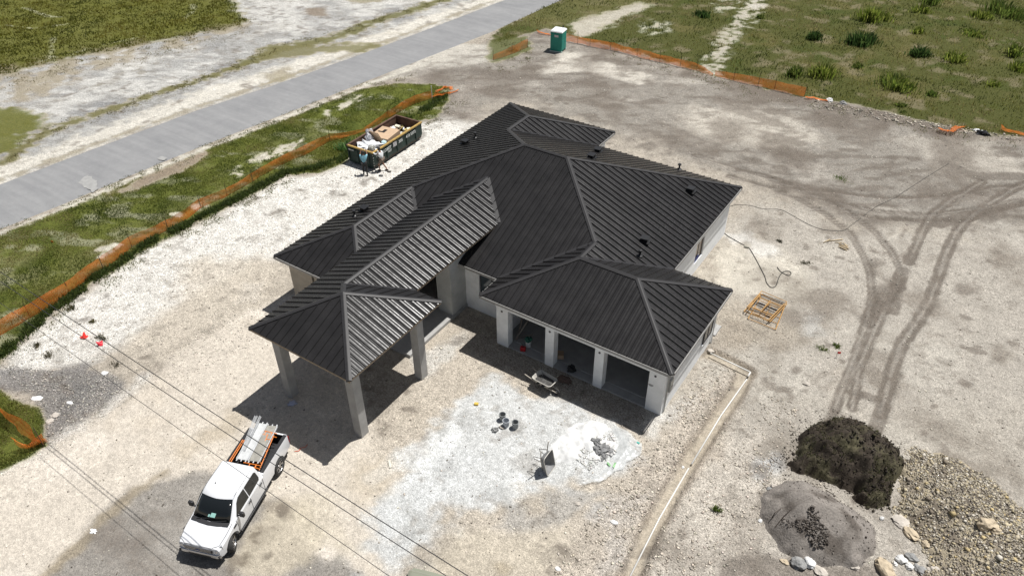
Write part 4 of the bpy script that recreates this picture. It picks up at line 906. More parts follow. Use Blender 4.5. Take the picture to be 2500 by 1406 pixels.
# hood crease, grille, lamps, bumper
for s in (1, -1): MB().tube([(2.78, s*.42, 1.085), (2.3, s*.50, 1.185), (1.95, s*.60, 1.235)], .014, 6).build('hood_crease', mwhite, truck)
g = MB().loft([[Vector((2.965, y, z)) for y, z in ((-.62, .70), (.62, .70), (.66, .93), (.60, .98), (-.60, .98), (-.66, .93))], [Vector((2.995-.02, y*.96, z)) for y, z in ((-.62, .72), (.62, .72), (.66, .93), (.60, .965), (-.60, .965), (-.66, .93))]]).build('grille', mblk, truck); g.location = (.035, 0, .03)
for z in (.77, .85, .92): MB().b(2.970, -.60, z-.014, 2.992, .60, z+.014).build('grille_bar', mchr, g)
MB().b(2.965, -.64, .975, 2.992, .64, 1.0).build('grille_bar', mchr, g)
MB().lathe([(0, 0), (.105, 0), (.10, .012), (0, .016)], 20, Matrix.Translation((2.990, 0, .85)) @ Matrix.Diagonal((1, 1, .48, 1)) @ Matrix.Rotation(pi/2, 4, 'Y')).build('oval_badge', mat('badge_blue', (.02, .05, .2), .3), g)
for s in (1, -1):
    hl = MB().loft([[Vector((x, s*y, z)) for x, y, z in ((2.990, .64, .74), (2.990, .64, .99), (2.750, .965, 1.01), (2.750, .97, .80))], [Vector((x, s*y, z)) for x, y, z in ((2.930, .60, .74), (2.930, .60, .99), (2.690, .90, 1.02), (2.690, .92, .80))]]).build('headlight', mat('lamp_glass', (.35, .36, .37), .1, .3, 1), truck)
    MB().box((2.930, s*.76, .87), (.07, .12, .12), -s*.6).build('reflector', mchr, hl)
    MB().b(-3.02, s*.90, .80, -3.075, s*.985, 1.16).build('tail_light', mred, truck)
    mb = MB(); mb.loft([[Vector((x, s*y, z)) for y, z in ((.985, 1.26), (1.0, 1.20), (1.0, 1.32))] for x in (0,)]+[]) if False else None
    m_ = MB().tube([(1.42, s*.97, 1.27), (1.40, s*1.10, 1.30)], .035, 8); m_.build('mirror_arm', mblk, truck)
    mm = MB().box((1.38, s*1.17, 1.36), (.13, .22, .27)).build('mirror', mblk, truck, bevel=.035)
    for x in (.64, -.28): MB().b(x, s*1.0, 1.04, x-.20, s*1.03, 1.075).build('door_handle', mblk, truck)
    for x in (1.60, .45, -.58): MB().b(x-.005, s*.995, .45, x+.005, s*1.008, 1.17).build('door_gap', mblk, truck)
    MB().b(1.66, s*1.0, 1.0, 1.86, s*1.018, 1.07).build('fender_vent', mblk, truck)
    MB().b(1.55, s*.86, .34, -.75, s*1.04, .40).build('running_board', mblk, truck, bevel=.02)
    MB().b(-.80, s*.80, 1.278, -3.0, s*.96, 1.296).build('bed_rail_cap', mblk, truck)
bmp = MB().loft([[Vector((2.930, y, z)) for y, z in ((-.97, .46), (.97, .46), (.97, .70), (-.97, .70))], [Vector((3.030, y, z)) for y, z in ((-.80, .48), (.80, .48), (.80, .68), (-.80, .68))]]).build('front_bumper', mchr, truck, bevel=.03)
MB().b(3.025, -.5, .48, 3.040, .5, .56).build('air_intake', mblk, bmp)
for s in (1, -1): MB().box((2.998, s*.86, .585), (.05, .13, .07), -s*.5).build('fog_lamp', mblk, bmp)
MB().b(2.830, -.9, .34, 2.970, .9, .47).build('air_dam', mblk, truck)
MB().b(-3.07, -.92, .50, -3.22, .92, .68).build('rear_bumper', mchr, truck, bevel=.03)
MB().b(-.825, -.795, .725, -2.965, .795, .745).build('bed_liner', mblk, truck)
for s in (1, -1): MB().b(-.825, s*.798, .75, -2.965, s*.785, 1.27).build('bed_liner', mblk, truck)
MB().b(-.80, -.795, .75, -.83, .795, 1.27).build('bed_liner', mblk, truck); MB().b(-2.965, -.795, .75, -2.985+.03, .795, 1.27).build('bed_liner', mblk, truck)
MB().b(-.715, -.60, 1.34, -.68, .60, 1.72).build('rear_window', mcarg, truck)
MB().tube([(.62, -.35, 1.93), (.58, -.35, 1.99)], .02, 8).build('antenna', mblk, truck)
MB().b(2.730, -.75, .25, -2.9, .75, .42).build('chassis', mblk, truck)
def wheel(x, y, s, steer=0):
    M = Matrix.Translation((x, y, .405)) @ Matrix.Rotation(steer, 4, 'Z') @ Matrix.Rotation(-s*pi/2, 4, 'X')
    prof = [(.27, -.12), (.36, -.135), (.395, -.11), (.405, -.06), (.405, .06), (.395, .11), (.36, .135), (.27, .12)]
    wh = empty('wheel'); wh.parent = truck
    t = MB().lathe(prof, 40, M, True).build('tyre', mrub, wh, smooth=True); smooth_by_angle(t, 50)
    mb = MB(); mb.lathe([(.27, -.11), (.275, .0), (.275, .105), (.255, .115), (.245, .09), (.25, -.11)], 32, M)
    mb.lathe([(0, .085), (.07, .085), (.075, .05)], 16, M)
    for k in range(6):
        a = 2*pi*k/6; p = [M @ Vector(q) for q in ((cos(a-.35)*.06, sin(a-.35)*.06, .07), (cos(a+.35)*.06, sin(a+.35)*.06, .07), (cos(a+.16)*.25, sin(a+.16)*.25, .10), (cos(a-.16)*.25, sin(a-.16)*.25, .10))]
        mb.slab(p, (M.to_3x3() @ Vector((0, 0, -.03))))
    mb.build('rim', mat('alloy', (.5, .5, .51), .3, 1), wh)
    MB().lathe([(0, 0), (.24, 0)], 24, M @ Matrix.Translation((0, 0, .02))).build('brake_disc', mblk, wh)
st_ = radians(24)
wheel(WF, .88, 1, st_); wheel(WF, -.88, -1, st_); wheel(WR, .90, 1); wheel(WR, -.90, -1)

# cargo: scaffold planks, tube bundle, orange frames (each a thing of its own)
mply = mat('weathered_aluminium_deck', (.50, .51, .51), .6, 0, var=.15, vscale=5); mdeck = mat('mortar_stained_deck', (.27, .26, .23), .85, var=.25, vscale=4); malu = mat('aluminium_edge', (.55, .56, .57), .5, 0)
def T3(x, y, z):
    x, y = x*TS, y*TS
    p = Vector((tc0.x, tc0.y, 0))+Vector((hd.x, hd.y, 0))*x+Vector((left.x, left.y, 0))*y; return Vector((p.x, p.y, z+.02))
def zalong(u, v, other, target):
    """height at which the pixel lies at length target from point other"""
    best = None
    for z in np.linspace(1.3, 1.75, 200):
        p = G(u, v, z); e = abs((p-other).length-target)
        if best is None or e < best[0]: best = (e, p)
    return best[1]
def plank(b0, b1, t1, t0, z, m, label):
    B0, B1 = G(*b0, z), G(*b1, z); u = (B1-B0).normalized(); wdt = .48; B1 = B0+u*wdt
    cb, tb = (B0+B1)/2, ((t0[0]+t1[0])/2, (t0[1]+t1[1])/2); Tm = zalong(tb[0], tb[1], cb, 1.98)
    T0, T1 = Tm-u*wdt/2, Tm+u*wdt/2; d = (Tm-cb).normalized(); nrm = u.cross(d).normalized(); nrm = nrm if nrm.z > 0 else -nrm
    e = empty('scaffold_plank', cb, 0, label, 'scaffold plank', 'scaffold planks on the pickup bed'); o = lambda p: p-cb
    MB().slab([o(B0+u*.03), o(B1-u*.03), o(T1-u*.03), o(T0+u*.03)], nrm*-.03).build('deck', m, e)
    for a, b in ((B0, T0), (B1, T1)):
        s = u*.015; MB().slab([o(a-s), o(a+s), o(b+s), o(b-s)], nrm*-.07).build('side_rail', malu, e).location = nrm*.012
    for k in (.08, .5, .92):
        for end, sg in ((B0, -1), (T0, 1)):
            p = end+u*wdt*k; MB().slab([o(p-u*.022), o(p+u*.022), o(p+u*.022+d*.09*sg), o(p-u*.022+d*.09*sg)], nrm*-.03).build('hook', malu, e)
    return e
plank((577, 1119), (602, 1123), (651.5, 1034), (629, 1032.6), 1.36, mply, 'left pale grey scaffold plank with clean deck propped over the pickup bed')
plank((606, 1124), (631, 1126), (675, 1038), (653, 1040), 1.36, mdeck, 'right scaffold plank with brown mortar stained deck propped over the pickup bed')
for k in range(9):
    a = G(589+k*1.1, 1098+(k % 3), 1.36+.008*k); b2 = G(622+k*1.7+(2 if k > 4 else 0), 1014+(k % 3)*1.5, 1.50+.015*k)
    MB().tube([(0, 0, 0), b2-a], .011, 6).build('metal_tube', mat('steel_tube', (.45, .46, .47), .5, 0), None)
    o = [x for x in COL.objects if x.name.startswith('metal_tube')][-1]; o.location = a
    tag(o, 'thin grey steel tube in the bundle leaning left of the scaffold planks' if k not in (0, 8) else ('leftmost' if k == 0 else 'rightmost')+' thin grey steel tube of the bundle beside the scaffold planks', 'tube', 'steel tubes bundled in the pickup bed')
morg = mat('orange_paint', (.62, .17, .015), .5, 0, .5, var=.2, vscale=6)
def frame_thing(segs, label, r=.021, group=None, name='scaffolding', m=None, cat='scaffold frame'):
    c = sum((Vector(s[0])+Vector(s[1]) for s in segs), Vector())/(2*len(segs)); c.z = min(min(s[0][2], s[1][2]) for s in segs)
    e = empty(name, c, 0, label, cat, group)
    for i, (a, b2) in enumerate(segs): MB().tube([Vector(a)-c, Vector(b2)-c], r, 8).build('rail' if i < 2 else 'rung', m or morg, e)
    return e
fr1 = [(T3(-.95, .66, 1.15), T3(-2.75, .48, 1.36)), (T3(-.95, .42, 1.15), T3(-2.75, .18, 1.36))]+[(T3(-x, .66-(x-.95)*.10, 1.15+(x-.95)*.117), T3(-x, .42-(x-.95)*.13, 1.15+(x-.95)*.117)) for x in (1.3, 1.9, 2.5)]
frame_thing(fr1, 'orange scaffold frame lying right of the planks in the pickup bed', group='orange scaffold frames in the pickup bed')
fr2 = [(T3(-2.72, .62, 1.30), T3(-2.72, -.62, 1.34)), (T3(-2.90, .55, 1.32), T3(-2.92, -.62, 1.36)), (T3(-2.72, .3, 1.31), T3(-2.90, .3, 1.34)), (T3(-2.72, .0, 1.31), T3(-2.90, .0, 1.34))]
frame_thing(fr2, 'orange scaffold frame lying across the tailgate end of the pickup bed', group='orange scaffold frames in the pickup bed')
fr3 = [(T3(-.92, .70, 1.30), T3(-.92, -.3, 1.32)), (T3(-1.08, .72, 1.30), T3(-1.06, -.1, 1.32)), (T3(-.92, .5, 1.30), T3(-1.08, .5, 1.30)), (T3(-.92, .2, 1.30), T3(-1.08, .2, 1.31))]
frame_thing(fr3, 'orange scaffold frame lying just behind the cab in the pickup bed', group='orange scaffold frames in the pickup bed')
fr4 = [(T3(-.95, -.66, 1.33), T3(-2.2, -.70, 1.34)), (T3(-.95, -.75, 1.33), T3(-2.2, -.78, 1.34)), (T3(-1.6, -.68, 1.33), T3(-1.6, -.77, 1.34))]
frame_thing(fr4, 'orange scaffold frame left of the planks along the pickup bed side', group='orange scaffold frames in the pickup bed')

# ------------------------------------------------------------------ overhead cables
mcab = mat('cable_black', (.03, .03, .03), .6)
def fit_cable(sp, lp):
    """3D point from its shadow pixel and a pixel line"""
    out = []
    for s in sp:
        g0 = G(*s); best = None
        for z in np.linspace(4, 9, 1001):
            X_ = np.array((g0.x-SX*z, g0.y-SY*z, z)); d = X_-CAM; zz = d@_fw; u = 1250+F*(d@CR)/zz; v = 703-F*(d@CU)/zz
            e = abs(v-np.interp(u, [p[0] for p in lp], [p[1] for p in lp]))
            if best is None or e < best[0]: best = (e, X_)
        out.append(best[1])
    return np.array(out)
CABS = [([(120, 1085), (280, 1216), (375, 1292), (436, 1341)], [(0, 664), (420, 942), (584, 1050), (1144, 1406)], .016, 'uppermost thicker black overhead cable crossing above the pickup'),
        ([(115, 1092), (277, 1225), (430, 1351)], [(0, 682), (121, 771), (249, 854), (420, 968), (542, 1050), (1091, 1406)], .014, 'middle black overhead cable crossing just below the thick one'),
        ([(87, 1110), (202, 1202), (254, 1251), (346, 1326), (439, 1404)], [(82, 794), (245, 913), (420, 1036), (500, 1091), (951, 1406)], .010, 'thinnest overhead cable crossing the pickup cab')]
for sp, lp, r, lab in CABS:
    Q = fit_cable(sp, lp); ky = np.polyfit(Q[:, 0], Q[:, 1], 1); kz = [float(np.mean(Q[:, 2]))]
    z0 = kz[0]; xm = 6.0; pts = []
    # end of the visible line on the right fixes the sag
    ue, ve = lp[-1]; xe = None
    for x in np.linspace(10, 30, 2001):
        y = np.polyval(ky, x)
        for_z = None
        d = _fw+CR*(ue-1250)/F-CU*(ve-703)/F; t = (y-CAM[1])/d[1]; p = CAM+t*d
        if abs(p[0]-x) < .01: xe, ze = x, p[2]
    c2 = 0.0
    if xe is not None: c2 = (ze-z0)/((xe-xm)**2)
    c2 = max(min(c2, .004), -.004)
    for x in np.linspace(-34, 40, 60): pts.append((x, np.polyval(ky, x), z0+c2*(x-xm)**2 if x > xm else z0+abs(c2)*.3*(x-xm)**2))
    o = MB().tube([(p[0]-6, p[1]+15.7, p[2]-z0) for p in pts], r, 6).build('overhead_cable', mcab); o.location = (6, -15.7, z0)
    tag(o, lab, 'cable', 'overhead cables'); print('cable', ky, z0, xe, c2)

# ------------------------------------------------------------------ orange safety fences
mnet = bpy.data.materials.new('orange_netting'); mnet.use_nodes = True
N = mnet.node_tree.nodes; L = mnet.node_tree.links; B = N['Principled BSDF']; B.inputs['Roughness'].default_value = .5
uvn = nd('UVMap'); mp = nd('Mapping'); L.new(uvn.outputs[0], mp.inputs[0]); mp.inputs['Scale'].default_value = (1, 1, 1)
sx_ = nd('SeparateXYZ'); L.new(mp.outputs[0], sx_.inputs[0])
fx = mathn('FRACT', mathn('MULTIPLY', sx_.outputs[0], 14.0)); fy = mathn('FRACT', mathn('MULTIPLY', sx_.outputs[1], 22.0))
hole = mathn('MULTIPLY', mathn('GREATER_THAN', fx, .27), mathn('GREATER_THAN', fy, .36))
geo = nd('TexCoord').outputs['Object']; nn = noise(1.4, 4)
rr = nd('ValToRGB'); rr.color_ramp.elements[0].color = (.80, .15, .018, 1); rr.color_ramp.elements[1].color = (.95, .32, .06, 1); L.new(nn, rr.inputs['Fac']); L.new(rr.outputs['Color'], B.inputs['Base Color'])
tr = nd('BsdfTransparent'); tl = nd('BsdfTranslucent'); L.new(rr.outputs['Color'], tl.inputs['Color']); ms1 = nd('MixShader'); ms1.inputs[0].default_value = .35; L.new(B.outputs[0], ms1.inputs[1]); L.new(tl.outputs[0], ms1.inputs[2])
ms2 = nd('MixShader'); L.new(hole, ms2.inputs[0]); L.new(ms1.outputs[0], ms2.inputs[1]); L.new(tr.outputs[0], ms2.inputs[2]); L.new(ms2.outputs[0], N['Material Output'].inputs['Surface'])
mstake = mat('rusty_stake', (.06, .045, .035), .7)
def netting(base, heights, parent, lean=(0, 0), rumple=.04, step=.25, name='netting', seed=0, rows=6):
    P = [Vector((p.x, p.y)) for p in base]; d = [0]
    for a, b2 in zip(P, P[1:]): d.append(d[-1]+(b2-a).length)
    n_ = max(4, int(d[-1]/step)); V = []; UV = []; ro = parent.location if parent else Vector((0, 0, 0))
    for i in range(n_+1):
        t = d[-1]*i/n_; x = np.interp(t, d, [p.x for p in P]); y = np.interp(t, d, [p.y for p in P]); h_ = .85*np.interp(t, d, heights)
        x2 = np.interp(min(t+.1, d[-1]), d, [p.x for p in P]); y2 = np.interp(min(t+.1, d[-1]), d, [p.y for p in P]); x1 = np.interp(max(t-.1, 0), d, [p.x for p in P]); y1_ = np.interp(max(t-.1, 0), d, [p.y for p in P])
        dv = Vector((x2-x1, y2-y1_)).normalized(); nv = Vector((dv.y, -dv.x)); z = gz(x, y)
        for k in range(rows+1):
            f = k/rows; w1 = float(fbm(np.array(t+seed*7), np.array(f*1.2), .8, 3, 400+seed))*rumple; w2 = float(fbm(np.array(t+seed*3), np.array(f*3.), .5, 3, 440+seed))*rumple
            hh = h_*f*(1+.10*float(fbm(np.array(t), np.array(seed*5.), 1.7, 2, 470)))
            V.append((x+nv.x*(w1*3+lean[0]*f)-ro.x, y+nv.y*(w1*3+lean[0]*f)-ro.y, z+.02+hh+w2-ro.z)); UV.append((t, f*max(h_, .8)))
    Fc = [(i*(rows+1)+k, (i+1)*(rows+1)+k, (i+1)*(rows+1)+k+1, i*(rows+1)+k+1) for i in range(n_) for k in range(rows)]
    o = np_mesh(name, V, Fc, mnet, None, parent, True)
    uvl = o.data.uv_layers.new(name='UVMap'); vi = np.zeros(len(o.data.loops), np.int32); o.data.loops.foreach_get('vertex_index', vi); uvl.data.foreach_set('uv', np.array(UV, np.float32)[vi].ravel())
    return o
def fence(px, heights, label, stakes=None, name='safety_fence', sh=1.15, **kw):
    base = GP(px); e = empty(name, (base[0].x, base[0].y, 0), 0, label, 'safety fence', 'orange safety fences around the plot'); netting(base, heights, e, **kw)
    for i, p in enumerate(base):
        if stakes is None or i in stakes:
            z = gz(p.x, p.y); hh = max(sh, heights[i]+.12); MB().tube([(p.x-base[0].x, p.y-base[0].y, z-.1), (p.x-base[0].x+.03, p.y-base[0].y-.02, z+hh)], .016, 6).build('stake', mstake, e)
    return e
fence([(-120, 890), (0, 821), (75, 776), (171, 718), (256, 664), (324, 607), (413, 566), (491, 508), (555, 479), (618, 444), (680, 407), (744, 378), (806, 346), (850, 333), (888, 324), (948, 289), (1013, 254), (1054, 240)],
      [1.0, 1.0, .95, .98, .98, .9, .8, .72, .62, .75, .75, .8, .75, .4, .35, .75, .85, .8], 'long orange plastic safety fence sagging along the grass verge', stakes=[1, 2, 3, 4, 5, 6, 7, 8, 9, 11, 12, 15, 16], seed=1, sh=1.0)
e_ = empty('fallen_netting', (G(1054, 240).x, G(1054, 240).y, 0), 0, 'limp end of orange netting trailing from the white topped stake', 'netting')
netting(GP([(1055, 240), (1075, 232), (1095, 226), (1110, 219)]), [.6, .35, .2, .15], e_, lean=(.5, 0), rumple=.15, seed=3)
netting(GP([(1062, 226), (1085, 212), (1104, 214), (1111, 219)]), [.25, .2, .2, .15], e_, lean=(.3, 0), rumple=.15, seed=4)
p = G(1055, 242); o = MB().tube([(0, 0, -.1), (0, 0, 1.15)], .03, 8).build('marker_post', mat('white_pipe', (.75, .75, .74), .4)); o.location = (p.x, p.y, gz(p.x, p.y)); tag(o, 'white plastic post at the far end of the verge fence', 'post')
fence([(1382, 101), (1410, 108), (1440, 114), (1490, 123), (1525, 131), (1555, 139), (1610, 153), (1660, 165), (1700, 173), (1740, 187)], [.85, .8, .85, .85, .75, .85, .8, .85, .75, .35],
      'orange safety fence behind the green portable toilet leaning over pale sand', stakes=[1, 2, 3, 5, 6, 7, 8], seed=5, rumple=.07)
fence([(1745, 187), (1790, 198), (1850, 211), (1890, 220), (1963, 238)], [.55, .8, .85, .85, .95], 'taut orange safety fence section at the edge of the weedy field', stakes=[1, 2, 3, 4], seed=6, rumple=.03)
fence([(1204, 148), (1228, 141), (1250, 133), (1288, 118)], [.6, .75, .85, .95], 'short orange safety fence panel standing beside the road entrance', stakes=[0, 2, 3], seed=7, sh=1.0)
fence([(-60, 975), (0, 1006), (45, 1045), (108, 1090)], [1.3, 1.35, 1.3, 1.2], 'orange safety fence slumping to the corner of the lower left grass', stakes=[1, 3], seed=8, rumple=.08)
def limp(px, hts, lab, seed, lean=.3):
    b_ = GP(px); e = empty('fallen_netting', (b_[0].x, b_[0].y, 0), 0, lab, 'netting'); netting(b_, hts, e, lean=(lean, 0), rumple=.12, seed=seed, step=.12); return e
limp([(50, 1092), (80, 1093), (118, 1082)], [1.1, .6, .9], 'crumpled orange netting folded on the grass corner beside the driveway', 9, .1)
limp([(1314, 80), (1325, 84), (1345, 88)], [.3, .25, .25], 'crumpled orange netting lying left of the green toilet', 10)
limp([(1965, 242), (1990, 245), (2020, 249)], [.25, .15, .12], 'flattened orange netting strip ending at white stones', 11)
limp([(2299, 318), (2312, 324), (2330, 312), (2342, 308)], [.3, .35, .3, .3], 'small torn heap of orange netting at the field edge', 12, .5)
limp([(2444, 316), (2470, 326), (2510, 334)], [.5, .4, .35], 'orange netting strip lying at the right edge of the field', 13, .3)

# ------------------------------------------------------------------ dumpster
mgrn = mat('dark_green_steel', (.010, .030, .025), .6, .1, var=.3, vscale=2.5); mrust = mat('rusty_steel', (.10, .055, .038), .85, var=.4, vscale=3); myel = mat('worn_yellow_paint', (.38, .25, .07), .6, var=.3, vscale=6)
d0, d1 = G(915, 417), G(1032, 340); dv = Vector((d1.x-d0.x, d1.y-d0.y)).normalized(); DL = 5.6; DW = 2.35; DH = 1.32
drz = atan2(dv.y, dv.x); dmp = empty('dumpster', (d0.x, d0.y, 0.0), drz, 'open dark green roll-off dumpster with yellow rim full of rubbish', 'dumpster')
# local: x along length, y to the left (-y = facing house side is y=0)
t = .06
def hull(x0, x1, y0, y1, z0, z1, sl): return [[Vector((x0+sl, y0+.10, z0)), Vector((x1-sl*3, y0+.10, z0)), Vector((x1-sl*3, y1-.10, z0)), Vector((x0+sl, y1-.10, z0))], [Vector((x0, y0, z0+.35)), Vector((x1, y0, z0+.35)), Vector((x1, y1, z0+.35)), Vector((x0, y1, z0+.35))], [Vector((x0, y0, z1)), Vector((x1, y0, z1)), Vector((x1, y1, z1)), Vector((x0, y1, z1))]]
hb = MB().loft(hull(0, DL, 0, DW, .12, DH, .02)).build('hull', mgrn, dmp)
c = MB().b(t, t, .2, DL-t, DW-t, 3).build('cut', None); c.parent = dmp; bpy.context.view_layer.update(); boolean(hb, c)
MB().b(t, t, .2, DL-t, DW-t, .215).build('floor', mrust, dmp)
for a in ((t, t, .215, DL-t, t+.012, DH-.02), (t, DW-t-.012, .215, DL-t, DW-t, DH-.02), (t, t+.012, .215, t+.012, DW-t-.012, DH-.02), (DL-t-.012, t+.012, .215, DL-t, DW-t-.012, DH-.02)): MB().b(*a).build('inner_lining', mrust, dmp)
for a in ((-.04, -.05, DH, DL+.04, .09, DH+.10), (-.04, DW-.09, DH, DL+.04, DW+.05, DH+.10), (-.04, .09, DH, .10, DW-.09, DH+.10), (DL-.10, .09, DH, DL+.04, DW-.09, DH+.10)):
    MB().b(*a).build('rim_rail', myel if a[1] < 1 and a[0] < 1 else mrust, dmp, bevel=.015)
for x in (.5, 1.45, 2.6, 3.7, 4.8):
    for y in (-.06, DW): MB().b(x, y, .30, x+.10, y+.06, DH-.01).build('rib', mgrn, dmp)
for y in (.35, .95, 1.35, 2.0): MB().b(-.05, y, .30, 0, y+.08, DH-.01).build('rib', mgrn, dmp)
MB().b(-.05, 1.4, .35, -.06, 2.0, 1.2).build('door_panel', mgrn, dmp)
MB().tube([(-.06, 2.2, .4), (-.06, 2.2, 1.2)], .04, 8).build('door_hinge', mgrn, dmp)
for y in (.45, DW-.55): MB().b(.1, y, 0, DL-.2, y+.12, .13).build('skid', mat('dark_steel', (.03, .03, .03), .7), dmp)
for k in range(9):
    z = .35+k*.10; MB().b(-.004, -.004, z, .03+random.random()*.03, .03, z+.05).build('chipped_paint', mat('chipped_white', (.5, .5, .48), .8), dmp) if k % 2 == 0 else None
def text_mesh(body, size, parent, loc, rot, m, name='lettering', ext=.004):
    cu = bpy.data.curves.new('t', 'FONT'); cu.body = body; cu.size = size; cu.extrude = ext; cu.align_x = 'LEFT'; cu.offset = .006
    to = bpy.data.objects.new('t', cu); COL.objects.link(to); dg = bpy.context.evaluated_depsgraph_get(); me = bpy.data.meshes.new_from_object(to.evaluated_get(dg)); bpy.data.objects.remove(to)
    o = bpy.data.objects.new(name, me); COL.objects.link(o); me.materials.append(m); o.parent = parent; o.location = loc; o.rotation_euler = rot; return o
mlet = mat('white_lettering', (.62, .65, .64), .7)
text_mesh('ACK LOBET', .31, dmp, (.30, -.064, .93), (pi/2, 0, 0), mlet); text_mesh('FIRST', .2, dmp, (1.5, -.012, .68), (pi/2, 0, 0), mlet)
text_mesh('305', .31, dmp, (2.78, -.064, .93), (pi/2, 0, 0), mlet); text_mesh('418 5372', .31, dmp, (3.62, -.064, .93), (pi/2, 0, 0), mlet)
MB().b(2.15, -.066, .88, 2.55, -.06, 1.22).build('decal', mat('decal_grey', (.45, .45, .46), .7, var=.4, vscale=12), dmp)
text_mesh('305418', .16, dmp, (-.064, 2.2, 1.08), (pi/2, 0, -pi/2), mlet)
def Dm(x, y, z): p = Matrix.Rotation(drz, 4, 'Z') @ Vector((x, y, z)); return Vector((d0.x+p.x, d0.y+p.y, p.z))
mcard = mat('cardboard', (.46, .33, .22), .85, var=.08, vscale=3); mbag = mat('white_plastic_film', (.78, .79, .80), .35, var=.06, vscale=6)
cb = empty('cardboard_box', Dm(2.9, 1.25, .75), drz+.12, 'large brown cardboard box with a torn flap resting in the dumpster', 'cardboard box')
mb = MB(); mb.b(-.85, -.75, 0, .85, .75, .62); bo = mb.build('box_body', mcard, cb)
MB().b(-.05, .05, .60, .45, .30, .63).build('torn_hole', mat('dark_gap', (.015, .012, .01), .9), cb); MB().b(-.05, .25, .601, .10, .60, .631).build('torn_hole', mat('dark_gap', (.015, .012, .01), .9), cb)
MB().slab([(-.85, .75, .62), (-.85, -.2, .62), (-1.10, -.15, 1.1), (-1.1, .7, 1.15)], (.02, 0, .01)).build('flap', mcard, cb)
def crumple(name, loc, R, m, lab, cat, seed, group=None, rz=0, n=3, amp=.35, sub=3):
    bm = bmesh.new(); bmesh.ops.create_icosphere(bm, subdivisions=sub, radius=1)
    for v in bm.verts:
        p = v.co; k = 1+amp*(float(vn(np.array(p.x*n+seed*3+9), np.array(p.y*n+p.z*2.3+9), 1, seed))-.5)*2+amp*.6*(float(vn(np.array(p.x*n*2.3+seed+7), np.array(p.z*n*2.1+p.y*3+7), 1, seed+3))-.5)*2
        v.co = Vector((p.x*R[0], p.y*R[1], p.z*R[2]))*k
    me = bpy.data.meshes.new(name); bm.to_mesh(me); bm.free(); me.materials.append(m); o = bpy.data.objects.new(name, me); COL.objects.link(o); o.location = loc; o.rotation_euler = (0, 0, rz)
    return tag(o, lab, cat, group)
crumple('plastic_sheet', Dm(1.0, 1.1, 1.12), (.85, .75, .28), mbag, 'heap of white plastic film spilling over the near end of the dumpster', 'plastic film', 3, amp=.5)
crumple('plastic_sheet', Dm(1.75, 1.75, 1.3), (.18, .35, .5), mat('grey_plastic_film', (.55, .55, .58), .4, var=.2, vscale=8), 'upright crumpled grey plastic sheet behind the cardboard box', 'plastic film', 5, amp=.6)
crumple('rubbish_bag', Dm(.42, .45, 1.38), (.27, .27, .3), mat('checked_bag', (.05, .05, .05), .4, second=(.5, .5, .45), vscale=9), 'round black and white patterned rubbish bag held at the dumpster corner', 'bag', 7, amp=.15)
crumple('carton', Dm(1.9, .55, 1.25), (.2, .17, .13), mat('pale_blue_carton', (.55, .72, .75), .6), 'small pale blue and white carton beside the cardboard box', 'carton', 8, amp=.2, n=1, sub=2)
V_, F_, C_ = [], [], []
mb = MB()
for k in range(60):
    x, y = random.uniform(3.8, 5.3), random.uniform(.2, 2.1)
    if k > 38: x, y = random.uniform(.3, 2.0), random.uniform(.2, 2.1)
    c = random.choice([(.5, .36, .24), (.65, .62, .5), (.7, .7, .68), (.6, .5, .2), (.12, .1, .09), (.45, .32, .25), (.72, .74, .72)])
    q0 = len(mb.v); mb.box(Dm(x, y, .6+random.uniform(0, .35)), (random.uniform(.15, .5), random.uniform(.08, .35), random.uniform(.02, .12)), 0, Matrix.Rotation(random.uniform(0, 6), 4, 'Z') @ Matrix.Rotation(random.uniform(-.6, .6), 4, 'X')); mb.c += [c]*(len(mb.v)-q0)
tag(mb.build('rubbish', mat_attr('rubbish', .8, .2, 9)), 'mixed builders rubbish and packaging heaped in the dumpster', 'rubbish', kind='stuff')
MB().b(0, 0, 0, 1, 1, .5)
mb = MB(); o = crumple('rubbish_heap', Dm(2.7, 1.15, .42), (2.5, 1.02, .34), mat('dirty_scrap', (.16, .12, .09), .9, var=.5, vscale=4), 'dirty brown scrap filling the bottom of the dumpster', 'scrap', 12, rz=drz); o['kind'] = 'stuff'
# ------------------------------------------------------------------ portable toilet
a, b2, c2_ = G(1343, 126), G(1367, 130), G(1379, 121); tv = Vector((b2.x-a.x, b2.y-a.y)); tw = 1.14; trz = atan2(tv.y, tv.x)
toi = empty('portable_toilet', (a.x, a.y, 0), trz, 'green portable toilet with a white domed roof at the edge of the plot', 'portable toilet')
mteal = mat('teal_plastic', (.012, .23, .18), .45, var=.08, vscale=2); mteal2 = mat('teal_plastic_panel', (.014, .26, .205), .45)
TH = 1.84
MB().b(0, 0, .12, tw, 1.12, TH).build('cabin', mteal, toi, bevel=.02)
MB().b(-.04, -.04, 0, tw+.04, .12, .11).build('skid', mat('pale_skid', (.5, .6, .55), .7), toi); MB().b(-.04, 1.0, 0, tw+.04, 1.16, .11).build('skid', mat('pale_skid', (.5, .6, .55), .7), toi)
mb = MB(); mb.loft([[Vector((x, y, z)) for x, y in ((-i, -i), (tw+i, -i), (tw+i, 1.12+i), (-i, 1.12+i))] for i, z in ((.04, TH), (.04, TH+.05), (-.03, TH+.14), (-.2, TH+.21), (-.42, TH+.235))]); ro = mb.build('roof', mat('white_translucent_roof', (.78, .80, .80), .45), toi, smooth=False, bevel=.015)
MB().tube([(tw*.75, .95, TH+.15), (tw*.75, .95, TH+.40)], .05, 10).build('vent_pipe', mblk, ro)
